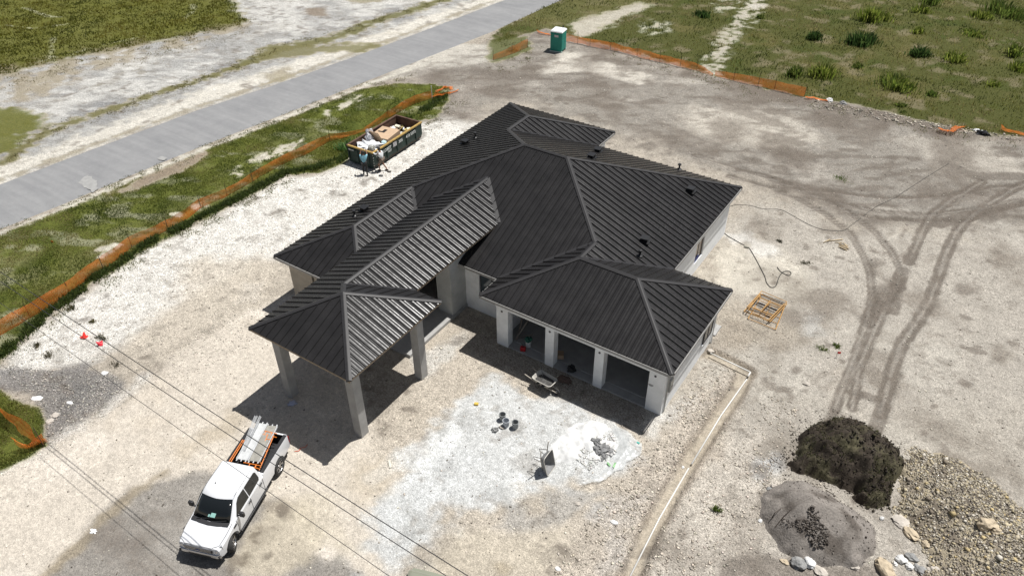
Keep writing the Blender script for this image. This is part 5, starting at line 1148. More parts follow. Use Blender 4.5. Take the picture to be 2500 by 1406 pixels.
for z0_, z1_ in ((.25, 1.15), (1.25, 1.42), (1.5, 1.72)):
    for y0_, y1_ in (((.10, .48), (.56, 1.02)) if z0_ < 1 else ((.10, 1.02),)): MB().b(tw-.001, y0_, z0_, tw+.025, y1_, z1_).build('side_panel', mteal2, toi, bevel=.008)
MB().b(.08, -.025, .2, tw-.08, .001, 1.68).build('door', mteal, toi, bevel=.008)
MB().b(.40, -.032, 1.42, .80, -.026, 1.62).build('sign_plate', mat('pale_sign', (.55, .5, .5), .6, var=.2, vscale=20), toi)
MB().b(.45, -.03, TH-.04, .6, -.045, TH+.01).build('latch', mblk, toi)
# ------------------------------------------------------------------ people
mskin = mat('skin', (.28, .15, .10), .6); mhair = mat('dark_hair', (.015, .012, .01), .6)
def skin_mesh(name, verts, edges, radii, m, parent, sub=1, root=0):
    me = bpy.data.meshes.new(name); me.from_pydata(verts, edges, []); o = bpy.data.objects.new(name, me); COL.objects.link(o)
    md = o.modifiers.new('skin', 'SKIN'); md.use_smooth_shade = True
    for i, r in enumerate(radii): me.skin_vertices[0].data[i].radius = (r, r) if not isinstance(r, tuple) else r; me.skin_vertices[0].data[i].use_root = (i == root)
    s = o.modifiers.new('s', 'SUBSURF'); s.levels = sub; s.render_levels = sub
    bpy.context.view_layer.update(); bake(o); o.data.materials.clear(); o.data.materials.append(m)
    for p in o.data.polygons: p.use_smooth = True
    if parent: o.parent = parent
    return o
def person(loc, rz, J, shirt, pants, label, long_sleeve=False, shorts=False, lean=0):
    """J: joint dict, x forward, y left, z up"""
    e = empty('person', loc, rz, label, 'person')
    names = ['pelvis', 'waist', 'chest', 'neck', 'head0', 'head1', 'lsh', 'lel', 'lwr', 'lpalm', 'rsh', 'rel', 'rwr', 'rpalm', 'lhip', 'lkn', 'lan', 'ltoe', 'rhip', 'rkn', 'ran', 'rtoe']
    rad = dict(pelvis=.14, waist=.12, chest=(.12, .15), neck=.055, head0=.075, head1=.085, lsh=.06, lel=.045, lwr=.030, lpalm=.035, rsh=.06, rel=.045, rwr=.030, rpalm=.035, lhip=.09, lkn=.058, lan=.042, ltoe=.035, rhip=.09, rkn=.058, ran=.042, rtoe=.035)
    ed = [('pelvis', 'waist'), ('waist', 'chest'), ('chest', 'neck'), ('neck', 'head0'), ('head0', 'head1'), ('chest', 'lsh'), ('lsh', 'lel'), ('lel', 'lwr'), ('lwr', 'lpalm'), ('chest', 'rsh'), ('rsh', 'rel'), ('rel', 'rwr'), ('rwr', 'rpalm'), ('pelvis', 'lhip'), ('lhip', 'lkn'), ('lkn', 'lan'), ('lan', 'ltoe'), ('pelvis', 'rhip'), ('rhip', 'rkn'), ('rkn', 'ran'), ('ran', 'rtoe')]
    vs = [Vector(J[n_]) for n_ in names]; ix = {n_: i for i, n_ in enumerate(names)}; es = [(ix[a], ix[b]) for a, b in ed]; rs = [rad[n_] for n_ in names]
    for s in 'lr':
        pw, pp = Vector(J[s+'wr']), Vector(J[s+'palm']); d = (pp-pw).normalized(); sd_ = d.cross(Vector((0, 0, 1))); sd_ = sd_.normalized() if sd_.length > .1 else Vector((0, 1, 0)); dn = d.cross(sd_).normalized()
        for k, (off, ln) in enumerate(((-.03, .065), (-.01, .078), (.01, .072), (.03, .055))):
            a_ = pp+sd_*off+d*.03; b_ = a_+d*ln*.5-dn*.008; c_ = a_+d*ln*.85-dn*.03; i0 = len(vs); vs += [a_, b_, c_]; rs += [.010, .009, .008]; es += [(ix[s+'palm'], i0), (i0, i0+1), (i0+1, i0+2)]
        a_ = pw+d*.03+sd_*.035; b_ = a_+sd_*.02+d*.035; i0 = len(vs); vs += [a_, b_]; rs += [.012, .010]; es += [(ix[s+'wr'], i0), (i0, i0+1)]
    skin_mesh('body', vs, es, rs, mskin, e)
    hp, h0 = Vector(J['head1']), Vector(J['head0']); fd = Vector((cos(J.get('face', 0)), sin(J.get('face', 0)), -.3)).normalized()
    hd_ = MB().lathe([(0, -.125), (.05, -.11), (.08, -.05), (.092, .02), (.085, .08), (.05, .12), (0, .13)], 16, Matrix.Translation(hp))
    hd_.box(hp+fd*.10, (.03, .025, .045)); hd_.build('head', mskin, e, smooth=True)
    mh = MB(); mh.lathe([(.09, -.04), (.103, .02), (.097, .085), (.06, .13), (0, .145)], 16, Matrix.Translation(hp-fd*.018)); mh.build('hair', mhair, e, smooth=True)
    # shirt
    k = 1.22; sv = ['waist', 'chest', 'neck', 'lsh', 'lel', 'rsh', 'rel', 'pelvis']; P_ = {n_: Vector(J[n_]) for n_ in names}
    svs = [P_['pelvis'], P_['waist'], P_['chest'], P_['chest'].lerp(P_['neck'], .7), P_['lsh'], P_['lsh'].lerp(P_['lel'], .85 if not long_sleeve else 1), P_['rsh'], P_['rsh'].lerp(P_['rel'], .85 if not long_sleeve else 1)]
    ses = [(0, 1), (1, 2), (2, 3), (2, 4), (4, 5), (2, 6), (6, 7)]; srs = [.17, .155, (.155, .185), .085, .082, .066, .082, .066]
    if long_sleeve:
        svs += [P_['lel'].lerp(P_['lwr'], .9), P_['rel'].lerp(P_['rwr'], .9)]; ses += [(5, 8), (7, 9)]; srs += [.045, .045]
    skin_mesh('shirt', svs, ses, srs, shirt, e)
    q = .55 if shorts else 1.0; lk = lambda s: P_[s+'kn'] if not shorts else P_[s+'hip'].lerp(P_[s+'kn'], .85)
    pvs = [P_['pelvis'], P_['lhip'], lk('l'), P_['rhip'], lk('r')]; pes = [(0, 1), (1, 2), (0, 3), (3, 4)]; prs = [.155, .11, .085 if shorts else .075, .11, .085 if shorts else .075]
    if not shorts: pvs += [P_['lan'], P_['ran']]; pes += [(2, 5), (4, 6)]; prs += [.055, .055]
    skin_mesh('trousers' if not shorts else 'shorts', pvs, pes, prs, pants, e)
    for s in 'lr':
        a_, t_ = P_[s+'an'], P_[s+'toe']; MB().loft([[Vector((a_.x-.07, a_.y-.045, a_.z-.085)), Vector((a_.x-.07, a_.y+.045, a_.z-.085)), Vector((a_.x-.06, a_.y+.04, a_.z+.03)), Vector((a_.x-.06, a_.y-.04, a_.z+.03))], [Vector((t_.x+.06, t_.y-.05, 0.0)), Vector((t_.x+.06, t_.y+.05, 0.0)), Vector((t_.x+.05, t_.y+.04, .06)), Vector((t_.x+.05, t_.y-.04, .06))]]).build('shoe', mat('dark_shoe', (.03, .028, .026), .7), e, bevel=.01)
    return e
def joints(arm='up', stride=.12):
    J = dict(pelvis=(0, 0, .95), waist=(.02, 0, 1.10), chest=(.05, 0, 1.32), neck=(.07, 0, 1.47), head0=(.10, 0, 1.56), head1=(.13, 0, 1.64),
             lhip=(0, .10, .90), lkn=(.05+stride/2, .12, .50), lan=(stride/2, .13, .09), ltoe=(stride/2+.15, .14, .04), rhip=(0, -.10, .90), rkn=(-.0, -.12, .50), ran=(-stride, -.13, .09), rtoe=(-stride+.15, -.14, .04))
    if arm == 'up': J.update(lsh=(.05, .20, 1.42), lel=(.27, .24, 1.44), lwr=(.38, .18, 1.62), lpalm=(.42, .15, 1.68), rsh=(.05, -.20, 1.42), rel=(.28, -.24, 1.42), rwr=(.42, -.2, 1.58), rpalm=(.46, -.18, 1.64))
    else: J.update(lsh=(.06, .20, 1.40), lel=(.30, .26, 1.32), lwr=(.54, .20, 1.38), lpalm=(.61, .18, 1.40), rsh=(.06, -.20, 1.40), rel=(.30, -.24, 1.26), rwr=(.52, -.16, 1.34), rpalm=(.59, -.14, 1.36))
    return J
p1, p2 = G(893, 427), G(935, 417)
cr = Dm(.1, .45, 0); dirc = lambda p, q: atan2(q.y-p.y, q.x-p.x)
person((p1.x, p1.y, .01), dirc(p1, Dm(.0, .75, 0)), joints('up', .18), mat('light_blue_shirt', (.20, .42, .52), .8, var=.15, vscale=5), mat('black_trousers', (.02, .02, .022), .8), 'person in a light blue shirt and black trousers lifting rubbish into the dumpster')
person((p2.x, p2.y, .01), dirc(p2, Dm(.25, .2, 0)), joints('fwd', .3), mat('white_shirt', (.68, .70, .72), .8, var=.06), mat('brown_shorts', (.17, .13, .10), .8), 'person in a white long sleeved shirt and brown shorts gripping the dumpster corner', long_sleeve=True, shorts=True)
for (u, v), c_, lb in (((950, 420), (.10, .09, .08), 'dark brown flat scrap on white ground right of the person in shorts'), ((930, 430), (.12, .12, .12), 'small dark and white shoe shaped scrap on the white ground below the dumpster')):
    q = G(u, v); o = MB().box((0, 0, .04), (.30, .14, .08), .3).build('scrap', mat('scrap_%d' % u, c_, .8), bevel=.02); o.location = (q.x, q.y, gz(q.x, q.y)); tag(o, lb, 'scrap')

# ------------------------------------------------------------------ piles of soil and rubble
def PX(u, v, npx, z=0): return npx*(G(u, v, z)-Vector(CAM)).length/F
def mound(name, px, hmax, edge, m, colf, disp, label, cat, step=.07, kind=None, lift=0.0):
    P = GP(px); x0 = min(p.x for p in P)-.1; x1 = max(p.x for p in P)+.1; y0 = min(p.y for p in P)-.1; y1 = max(p.y for p in P)+.1
    gx = np.arange(x0, x1, step); gy = np.arange(y0, y1, step); A, B_ = np.meshgrid(gx, gy)
    d = sdist(A, B_, P)+.18*fbm(A, B_, .6, 3, 600)
    hh = hmax*(1-np.exp(-np.clip(d, 0, None)/edge))*(sstep(-.02, .25, d)) + disp(A, B_)*sstep(0, .3, d)-.05+lift
    keep = d > -.03; idx_ = -np.ones(A.shape, int); idx_[keep] = np.arange(keep.sum())
    q = np.stack([idx_[:-1, :-1], idx_[:-1, 1:], idx_[1:, 1:], idx_[1:, :-1]], -1).reshape(-1, 4); q = q[(q >= 0).all(1)]
    c = Vector(((x0+x1)/2, (y0+y1)/2, 0)); V = np.stack([A[keep]-c.x, B_[keep]-c.y, hh[keep]], 1)
    o = np_mesh(name, V, q, m, colf(A[keep], B_[keep]), None, True); o.location = c; tag(o, label, cat, kind=kind)
    def hat(x, y):
        i = np.clip(((np.asarray(x)-x0)/step).astype(int), 0, len(gx)-1); j = np.clip(((np.asarray(y)-y0)/step).astype(int), 0, len(gy)-1); return np.maximum(hh[j, i], 0)
    return o, P, hat
mdirt = mat_attr('turned_soil', .95, .9, 14)
def cmix(c1, c2, s_, seed, th=.0, w_=.4):
    return lambda x, y: (lambda k: np.array(c1)[None]*(1-k)+np.array(c2)[None]*k)(sstep(th-w_/2, th+w_/2, fbm(x, y, s_, 4, seed))[:, None])
def lumps(a, s_, seed): return lambda x, y: a*(np.abs(fbm(x, y, s_, 4, seed))*-1.6+.4)+a*.8*fbm(x, y, s_*.35, 3, seed+9)
GM = [(1853, 1225), (1862, 1203), (1885, 1186), (1915, 1166, .1), (1950, 1166, .15), (2000, 1180, .2), (2060, 1212, .3), (2104, 1240, .3), (2140, 1280, .2), (2148, 1325), (2140, 1362), (2090, 1392), (2000, 1384), (1940, 1370), (1890, 1340), (1862, 1290), (1852, 1255)]
gmo, gmP, gmH = mound('sand_mound', GM, 2.7, 2.2, mdirt, cmix((.235, .212, .19), (.12, .104, .09), .6, 611, .15, .5), lambda x, y: .05*fbm(x, y, .9, 4, 613), 'smooth grey brown sandy mound in front of the dark soil pile', 'mound')
DM = [(1915, 1133), (1936, 1092, .15), (1948, 1062, .3), (1976, 1030, .35), (2020, 1008, .4), (2065, 1007, .4), (2106, 1024, .4), (2147, 1052, .4), (2184, 1077, .35), (2206, 1096, .25), (2212, 1152), (2188, 1186), (2173, 1240), (2143, 1254), (2104, 1241), (2073, 1213), (2022, 1184), (1971, 1165), (1933, 1155)]
DM = [(p[0], p[1], p[2] if len(p) > 2 else 0) for p in DM]
dmo, dmP, dmH = mound('soil_pile', DM, 2.5, 1.9, mdirt, lambda x, y: cmix((.048, .038, .029), (.078, .070, .042), .6, 621, .1, .4)(x, y), lambda x, y: lumps(.42, .95, 623)(x, y)+.08*fbm(x, y, .35, 3, 625), 'tall lumpy heap of dark brown topsoil with grassy clods', 'soil pile', .06)
YM = [(2190, 1112), (2235, 1100), (2300, 1100), (2360, 1132), (2420, 1180), (2480, 1222), (2540, 1280), (2640, 1420), (2560, 1520), (2240, 1520), (2230, 1440), (2250, 1380), (2250, 1335), (2215, 1290), (2185, 1240), (2190, 1180)]
ymo, ymP, ymH = mound('rubble_pile', YM, 1.7, 2.6, mdirt, cmix((.36, .31, .225), (.19, .16, .125), .7, 631, .05, .5), lambda x, y: .22*fbm(x, y, 1.1, 4, 633)+.06*fbm(x, y, .2, 2, 635), 'broad pile of yellowish limestone rubble at the lower right corner', 'rubble pile')
def pile_stones(P, hf_, n, r0, r1, cols, name, seed, label=None, cat=None, parent=None, flat=.7, pw=1.9, mg=.05):
    P2 = [(p[0], p[1]) for p in P]; x = rng.uniform(min(p[0] for p in P2), max(p[0] for p in P2), n*3); y = rng.uniform(min(p[1] for p in P2), max(p[1] for p in P2), n*3)
    k = sdist(x, y, P2)+mg*2*fbm(x, y, .8, 3, 671)*2 > .05; x, y = x[k][:n], y[k][:n]; m_ = len(x); r = r0*(r1/r0)**(rng.random(m_)**pw)
    c = np.array(cols)[rng.integers(0, len(cols), m_)]*rng.uniform(.75, 1.2, (m_, 1)); o = stones(name, np.stack([x, y, hf_(x, y)+r*.2], 1), r, c, ms, (OV, OF), None, flat)
    if label: tag(o, label, cat, kind='stuff')
    return o
o = pile_stones(ymP, ymH, 34000, .016, .085, [(.42, .375, .285), (.36, .32, .25), (.32, .29, .24), (.54, .50, .43), (.19, .165, .13), (.47, .40, .26), (.25, .22, .185), (.14, .12, .10)], 'rubble', 1, 'broken yellowish limestone chunks covering the rubble pile', 'rubble', None, .7, 1.8, .15)
o = pile_stones(ymP, ymH, 420, .06, .17, [(.46, .40, .28), (.40, .35, .26), (.56, .52, .45), (.26, .22, .17), (.50, .40, .22)], 'rubble_blocks', 4, 'larger limestone blocks mixed into the rubble pile', 'rubble', None, .75, 2.2, .1)
o = pile_stones(dmP, dmH, 700, .03, .10, [(.035, .027, .02), (.028, .023, .018), (.045, .036, .027), (.05, .045, .025)], 'soil_clods', 2, 'dark soil clods scattered over the topsoil heap', 'soil clods')
Ps_ = [type(p)((p.x+(p.x-29.2)*.14, p.y+(p.y-.9)*.14, 0)) for p in dmP]
o = pile_stones(Ps_, lambda x, y: np.maximum(dmH(x, y)*(sdist(x, y, dmP) > 0), 0), 2600, .012, .06, [(.06, .048, .038), (.04, .033, .026), (.10, .085, .068)], 'soil_spill', 8, 'crumbs of dark soil spilled around the foot of the topsoil heap', 'soil crumbs', None, .6, 2.2, .2)
# grassy tufts and roots on the dark heap
x = rng.uniform(min(p.x for p in dmP), max(p.x for p in dmP), 7000); y = rng.uniform(min(p.y for p in dmP), max(p.y for p in dmP), 7000); k = (sdist(x, y, dmP) > .15) & (fbm(x, y, .7, 3, 641) > .02); x, y = x[k], y[k]
cc = np.array([(.05, .06, .02), (.075, .07, .035), (.11, .10, .06), (.035, .03, .02)])[rng.integers(0, 4, len(x))]
V, Fc, Cc = blades(x, y, dmH(x, y)-.02, rng.uniform(.05, .17, len(x)), .03*np.ones(len(x)), cc, 1.4); tag(np_mesh('dead_grass', V, Fc, mblade, Cc), 'matted dead grass mixed into the dark topsoil heap', 'dead grass', kind='stuff')
RC = [(1893, 1268), (1915, 1258), (1945, 1268), (1975, 1262), (2002, 1280), (2020, 1300), (2026, 1330), (2000, 1345), (1975, 1330), (1950, 1310), (1925, 1290)]
rp_ = GP(RC, .75); xr = rng.uniform(min(p.x for p in rp_), max(p.x for p in rp_), 1800); yr_ = rng.uniform(min(p.y for p in rp_), max(p.y for p in rp_), 1800); k = (sdist(xr, yr_, rp_)+.35*fbm(xr, yr_, .5, 3, 655)-.12 > .02); xr, yr_ = xr[k], yr_[k]
rc_ = np.array([(.075, .063, .053), (.055, .046, .039), (.17, .152, .135), (.11, .096, .084)])[rng.integers(0, 4, len(xr))]
o = stones('root_clump', np.stack([xr, yr_, gmH(xr, yr_)+.02+.10*rng.random(len(xr))*sstep(-.1, .5, fbm(xr, yr_, .5, 3, 659)+.2)], 1), rng.uniform(.012, .06, len(xr)), rc_, mdirt, (IV, IF), None, .7); tag(o, 'dark clump of roots and soil lying on top of the grey mound', 'root clump')
for k, (a, b2) in enumerate((((1885, 1262), (1905, 1250)), ((1893, 1283), (1925, 1262)), ((2015, 1200), (2045, 1222)), ((1930, 1340), (1965, 1310)), ((1885, 1105), (1915, 1125)))):
    pa, pb = G(*a, .4), G(*b2, .45)
    pa.z = float(gmH(pa.x, pa.y))+.06 if k != 4 else .1; pb.z = float(gmH(pb.x, pb.y))+.08 if k != 4 else .15; mp_ = (pa+pb)/2+Vector((random.uniform(-.15, .15), random.uniform(-.15, .15), .1))
    o = MB().tube([Vector((0, 0, 0)), mp_-pa, pb-pa], [.02, .018, .008], 5).build('root', mat('root_bark', (.06, .045, .035), .9)); o.location = pa
    tag(o, ['crooked dark root at the left tip of the root clump', 'looped dark root below the left tip of the root clump', 'thin root near the top edge of the grey mound', 'thin root on the lower slope of the grey mound', 'long thin root sticking out left of the dark soil heap'][k], 'root', 'roots around the grey mound')
o = pile_stones(gmP, gmH, 900, .01, .05, [(.05, .042, .035), (.09, .075, .06), (.30, .27, .24), (.04, .03, .025)], 'soil_crumbs', 6, 'dark crumbs and twigs scattered over the grey mound', 'soil crumbs', None, .5, 2.4)
# ------------------------------------------------------------------ boulders
mrk = [mat('rock_white', (.66, .66, .65), .9, var=.12, vscale=4, bump=.5, bscale=9), mat('rock_tan', (.47, .39, .28), .9, var=.2, vscale=4, bump=.7, bscale=9), mat('rock_grey', (.24, .24, .235), .9, var=.3, vscale=5, bump=.6, bscale=9), mat('rock_pale', (.45, .41, .36), .9, var=.2, vscale=5, bump=.6, bscale=9)]
def rock(u, v, rp, mi, sx_, flat, rz, seed, label, zf=None, sub=3, amp=.28):
    q = G(u, v); z = gz(q.x, q.y)
    if zf is not None: q = G(u, v, .3); z = float(zf(q.x, q.y))
    r = PX(u, v, rp); o = crumple('rock', (q.x, q.y, z+r*flat*.35), (r*sx_, r, r*flat), mrk[mi], label, 'rock', seed, 'limestone rocks on the plot', rz, n=1.6, amp=amp, sub=sub)
    for p in o.data.polygons: p.use_smooth = False
    return o
RK = [(2198, 1273, 16, 3, 1.05, .35, .3, 'round flat grey slab between the soil heap and the rubble pile', None), (2225, 1306, 11, 1, 1.7, .7, -.6, 'long tan rock just below the round flat slab', None), (2259, 1329, 9, 1, 1, .8, .2, 'squarish pale tan rock lower right of the long tan rock', None),
      (1946, 1376, 16, 2, 1.1, .75, .1, 'speckled grey boulder left of the bright white boulder', None), (1977, 1378, 13, 0, 1, .8, .4, 'bright white boulder at the foot of the grey mound', None), (2002, 1396, 11, 3, 1.5, .6, -.5, 'pale tan rock touching the lower right of the white boulder', None), (1915, 1372, 6, 1, 1.5, .6, 0, 'small tan rock left of the speckled grey boulder', None),
      (2087, 1383, 9, 3, 1.1, .6, .3, 'half buried pale rock on the right foot of the grey mound', None), (2158, 1389, 17, 1, 1.6, .8, -.7, 'largest craggy tan boulder on the lower edge', None), (2199, 1367, 10, 0, 1.1, .8, .2, 'white rock above right of the craggy tan boulder', None), (2225, 1361, 9, 2, 1.6, .6, -.2, 'dark grey flat rock beside the upper white rock', None), (2219, 1384, 8, 0, .9, .8, .9, 'small white rock under the dark grey flat rock', None),
      (2247, 1393, 10, 2, 1.7, .6, -.5, 'slanting grey slab at the lower edge', None), (2278, 1398, 12, 3, 1.1, .7, .3, 'rough pale grey boulder right of the slanting slab', None), (2186, 1377, 5, 0, 1, .8, .1, 'tiny white stone between the craggy boulder and the white rock', None), (2393, 1308, 14, 1, 1.2, .9, .5, 'big yellow brown block on the rubble pile', ymH), (2415, 1322, 8, 1, 1.1, .8, .1, 'smaller yellow brown block right of the big block', ymH),
      (1889, 1188, 6, 3, 1.1, .7, .2, 'pale rock at the upper left edge of the grey mound', None), (1877, 1194, 5, 2, 1.2, .7, .9, 'dark rock touching the pale rock at the mound edge', None), (1856, 1271, 5, 0, 1, .7, .2, 'small white stone on the left edge of the grey mound', None), (2152, 1266, 4.5, 0, 1, .9, .2, 'white stone between the grey mound and the round slab', None),
      (1969, 937, 6, 3, 1.4, .6, .3, 'grey rock alone on the yard left of the wheel tracks', None), (2024, 251, 6, 0, 1.2, .8, .1, 'white rock at the end of the flattened orange netting', None), (2057, 257, 6, 2, 1.3, .8, .1, 'dark rock right of the white rock at the field edge', None),
      (134, 1014, 7, 3, 1.2, .35, .2, 'upper flat pale stone on the dark gravel at left', None), (122, 1028, 7, 3, 1.1, .35, .6, 'lower flat pale stone on the dark gravel at left', None), (256, 911, 6, 0, 1.3, .5, .2, 'white stone at the top of the dark gravel patch', None), (1499, 1275, 6, 0, 1.4, .5, .1, 'angular white stone left of the pipe trench', None), (1669, 1133, 4, 0, .8, .7, .1, 'small white stone on the left rim of the trench', None),
      (1410, 1230, 5, 3, 1.3, .6, .3, 'pale stone below the powder pile', None), (1736, 853, 6, 3, 1.6, .5, .1, 'oblong pale stone near the garage side window', None), (2384, 322, 4, 0, 1.3, .6, 0, 'pale stone near the right orange netting', None), (1362, 1388, 5, 0, 1.3, .5, .2, 'white stone at the bottom edge of the tan apron', None), (90, 972, 7, 0, 1.8, .25, .5, 'thin white flat stone on the small grass corner', None), (171, 983, 4, 0, 1.8, .4, .4, 'thin white stone in the dark gravel', None), (1261, 155, 0, 0, 1, 1, 0, None, None)]
for i, (u, v, rp, mi, sx_, fl_, rz_, lb, zf) in enumerate(RK):
    if lb: rock(u, v, rp, mi, sx_, fl_, rz_, 30+i, lb, zf)
# ------------------------------------------------------------------ pipes, hoses, timber, scaffold stack
def ground_line(name, px, r, m, label, cat, group=None, z=None, n=8, smooth=True, lift=0.0):
    P = [G(*p) for p in px]; c = P[0].copy(); c.z = 0; pts = []
    if smooth:
        Q = [P[0]]+P+[P[-1]]; out = []
        for i in range(1, len(Q)-2):
            for k in range(6):
                t = k/6; a, b2, c3, d = Q[i-1], Q[i], Q[i+1], Q[i+2]
                out.append(.5*((2*b2)+(c3-a)*t+(2*a-5*b2+4*c3-d)*t*t+(3*b2-a-3*c3+d)*t**3))
        out.append(P[-1]); P = out
    for p in P: pts.append(Vector((p.x-c.x, p.y-c.y, (gz(p.x, p.y) if z is None else z)+r+lift)))
    o = MB().tube(pts, r, n).build(name, m, smooth=True); o.location = c; return tag(o, label, cat, group)
mpvc = mat('white_pvc', (.66, .65, .62), .5, var=.08)
GR = 'white drain pipes in the trench'
ground_line('drain_pipe', [(1734, 863), (1831, 909)], .034, mpvc, 'short white drain pipe running from the garage corner to the trench bend', 'pipe', GR, z=0.0, smooth=False)
ground_line('drain_pipe', [(1832, 909), (1826, 919)], .042, mpvc, 'white elbow fitting at the bend of the trench', 'pipe', GR, z=-.03, smooth=False)
ground_line('drain_pipe', [(1824, 922), (1760, 1012), (1689, 1129)], .034, mpvc, 'upper long white drain pipe lying in the trench', 'pipe', GR, z=-.13, smooth=False)
ground_line('drain_pipe', [(1682, 1139), (1610, 1262), (1525, 1430)], .034, mpvc, 'lower long white drain pipe reaching the bottom edge of the trench', 'pipe', GR, z=-.13, smooth=False)
mhose = mat('dark_hose', (.035, .035, .03), .6)
ground_line('power_cord', [(1775, 508), (1794, 501), (1829, 502), (1862, 510), (1904, 512), (1932, 525), (1971, 547), (2005, 560), (2035, 564), (2056, 563), (2073, 554), (2107, 528), (2141, 504), (2184, 483), (2227, 455), (2269, 428), (2316, 400)], .014, mhose, 'long black cord trailing from the far right house corner across the wheel tracks', 'cord')
ground_line('garden_hose', [(1766, 568), (1780, 579), (1821, 603), (1829, 608), (1843, 631), (1859, 661), (1867, 677), (1872, 693), (1883, 703), (1894, 699), (1899, 685), (1905, 672), (1913, 665), (1926, 664), (1931, 669), (1926, 674), (1916, 671), (1905, 664), (1897, 654)], .022, mhose, 'thin dark hose with a looped end beside the house right wall', 'hose')
q = G(1822, 606); o = MB().tube([(-.14, 0, 0), (.14, .03, 0)], .07, 8).build('hose_joint', mat('grey_joint', (.25, .24, .2), .6)); o.location = (q.x, q.y, .07); tag(o, 'grey coupling lying on the hose', 'coupling')
mstick = mat('raw_stick', (.55, .44, .28), .8, var=.15)
ST_ = [((2010, 594), (2026, 586)), ((2019, 591), (2057, 586)), ((2038, 594), (2056, 595)), ((2047, 596), (2068, 606)), ((2046, 604), (2064, 612)), ((2060, 598), (2070, 603)), ((2047, 601), (2071, 609)), ((2050, 605), (2068, 613)), ((2058, 595), (2072, 611))]
LBS = ['leftmost short stick of the pale timber offcuts', 'longest thin stick of the pale timber offcuts', 'thick flat stick at the top of the offcuts bundle', 'upper slanting stick in the offcuts bundle', 'lowest slanting stick in the offcuts bundle', 'short stick at the right of the offcuts bundle', 'middle slanting stick in the offcuts bundle', 'second lowest stick in the offcuts bundle', 'crosswise stick at the right end of the offcuts bundle']
for (a, b2), lb in zip(ST_, LBS): ground_line('timber_stick', [a, b2], .03, mstick, lb, 'stick', 'timber offcuts beside the wheel tracks', smooth=False, n=4, lift=random.random()*.05)
mor2 = mat('weathered_orange_paint', (.42, .24, .08), .6, var=.3, vscale=5); mdk = mat('rusty_black_tube', (.05, .04, .035), .7)
def stack_frame(c4, z, rungs, label, dark=False, rot=0):
    A_, B_, C_, D_ = [Vector((p.x, p.y, z)) for p in GP(c4)]; segs = [(A_, D_), (B_, C_), (A_, B_), (D_, C_)]+[(A_.lerp(D_, t_), B_.lerp(C_, t_)) for t_ in rungs]
    c = (A_+B_+C_+D_)/4; c.z = z; e = empty('scaffolding', c, 0, label, 'scaffold frame', 'scaffold frames stacked on the ground')
    for i, (p, q_) in enumerate(segs): MB().tube([p-c, q_-c], .028 if i < 2 else .020, 8).build('leg' if i < 2 else 'rung', mor2 if i < 2 or (i+int(z*100)) % 3 else mdk, e)
    m1_, m2_ = A_.lerp(B_, .5), D_.lerp(C_, .5); MB().tube([m1_.lerp(m2_, .2)-c, m1_.lerp(m2_, .8)-c], .02, 6).build('brace', mor2, e)
    return e
stack_frame([(1857, 727), (1915, 750), (1893, 806), (1826, 779)], .05, (.25, .5, .75), 'bottom scaffold frame of the stack sticking out at the near end')
stack_frame([(1860, 722), (1920, 746), (1878, 790), (1815, 764)], .13, (.2, .45, .7, .85), 'second scaffold frame from the bottom skewed to the left')
stack_frame([(1858, 718), (1919, 744), (1880, 784), (1822, 757)], .21, (.15, .35, .6), 'third scaffold frame up in the stack on the ground')
stack_frame([(1853, 729), (1912, 752), (1873, 792), (1824, 766)], .29, (.3, .55, .8), 'topmost scaffold frame of the stack on the ground')
# ------------------------------------------------------------------ wheelbarrows
def wheelbarrow(loc, rot, label, mt_, full=True, z=0.0):
    e = empty('wheelbarrow', loc, 0, label, 'wheelbarrow'); e.rotation_euler = rot
    def rr_(x0, x1, hw0, hw1, z_, n=5, r=.14):
        pts = []
        for (cx, cy, a0) in ((x1-r, -hw1+r, -pi/2), (x1-r, hw1-r, 0), (x0+r, hw0-r, pi/2), (x0+r, -hw0+r, pi)):
            for i in range(n): t_ = a0+pi/2*i/(n-1); pts.append(Vector((cx+r*cos(t_), cy+r*sin(t_), z_)))
        return pts
    out = [rr_(-.26, .30, .20, .16, .30), rr_(-.40, .42, .28, .26, .42), rr_(-.54, .56, .36, .34, .62)]; inn = [[p+Vector((0, 0, .0)) for p in rr_(-.51, .53, .33, .31, .62)], rr_(-.38, .40, .26, .24, .44), rr_(-.24, .28, .18, .14, .33)]
    MB().loft([out[0]]+out[1:]+inn).build('tray', mt_, e, smooth=False)
    mb = MB(); R1 = rr_(-.54, .56, .36, .34, .63); mb.tube(R1+[R1[0]], .016, 6, False); mb.build('tray_rim', mat('pale_rim', (.55, .53, .48), .6), e)
    for s in (1, -1): MB().tube([(.80, s*.07, .20), (.30, s*.17, .29), (-.35, s*.26, .40), (-.98, s*.30, .55)], .022, 8).build('handle', mat('weathered_wood', (.42, .38, .32), .8), e)
    for s in (1, -1): MB().tube([(-.10, s*.20, .34), (-.22, s*.24, .02), (-.36, s*.24, .02), (-.45, s*.26, .41)], .014, 6).build('leg', mdk, e)
    wh = MB().lathe([(.12, -.03), (.17, -.045), (.195, -.02), (.195, .02), (.17, .045), (.12, .03)], 24, Matrix.Translation((.72, 0, .195)) @ Matrix.Rotation(pi/2, 4, 'X'), True).build('wheel', mrub, e, smooth=True); MB().tube([(.72, -.09, .195), (.72, .09, .195)], .03, 8).build('hub', malu, wh)
    if full: crumple('load', (0, 0, 0), (.46, .30, .05), mat('wet_mortar', (.05, .048, .045), .6), None, None, 51, amp=.4, n=3).parent = e; [x for x in COL.objects if x.name.startswith('load')][-1].location = (.02, 0, .50)
    return e
ha, hb_ = G(1302, 912, .55), G(1353, 953, .2); hr = atan2(hb_.y-ha.y, hb_.x-ha.x); wc = (ha+hb_)/2
mtray = mat('mortar_crusted_tray', (.42, .40, .36), .8, var=.25, vscale=6)
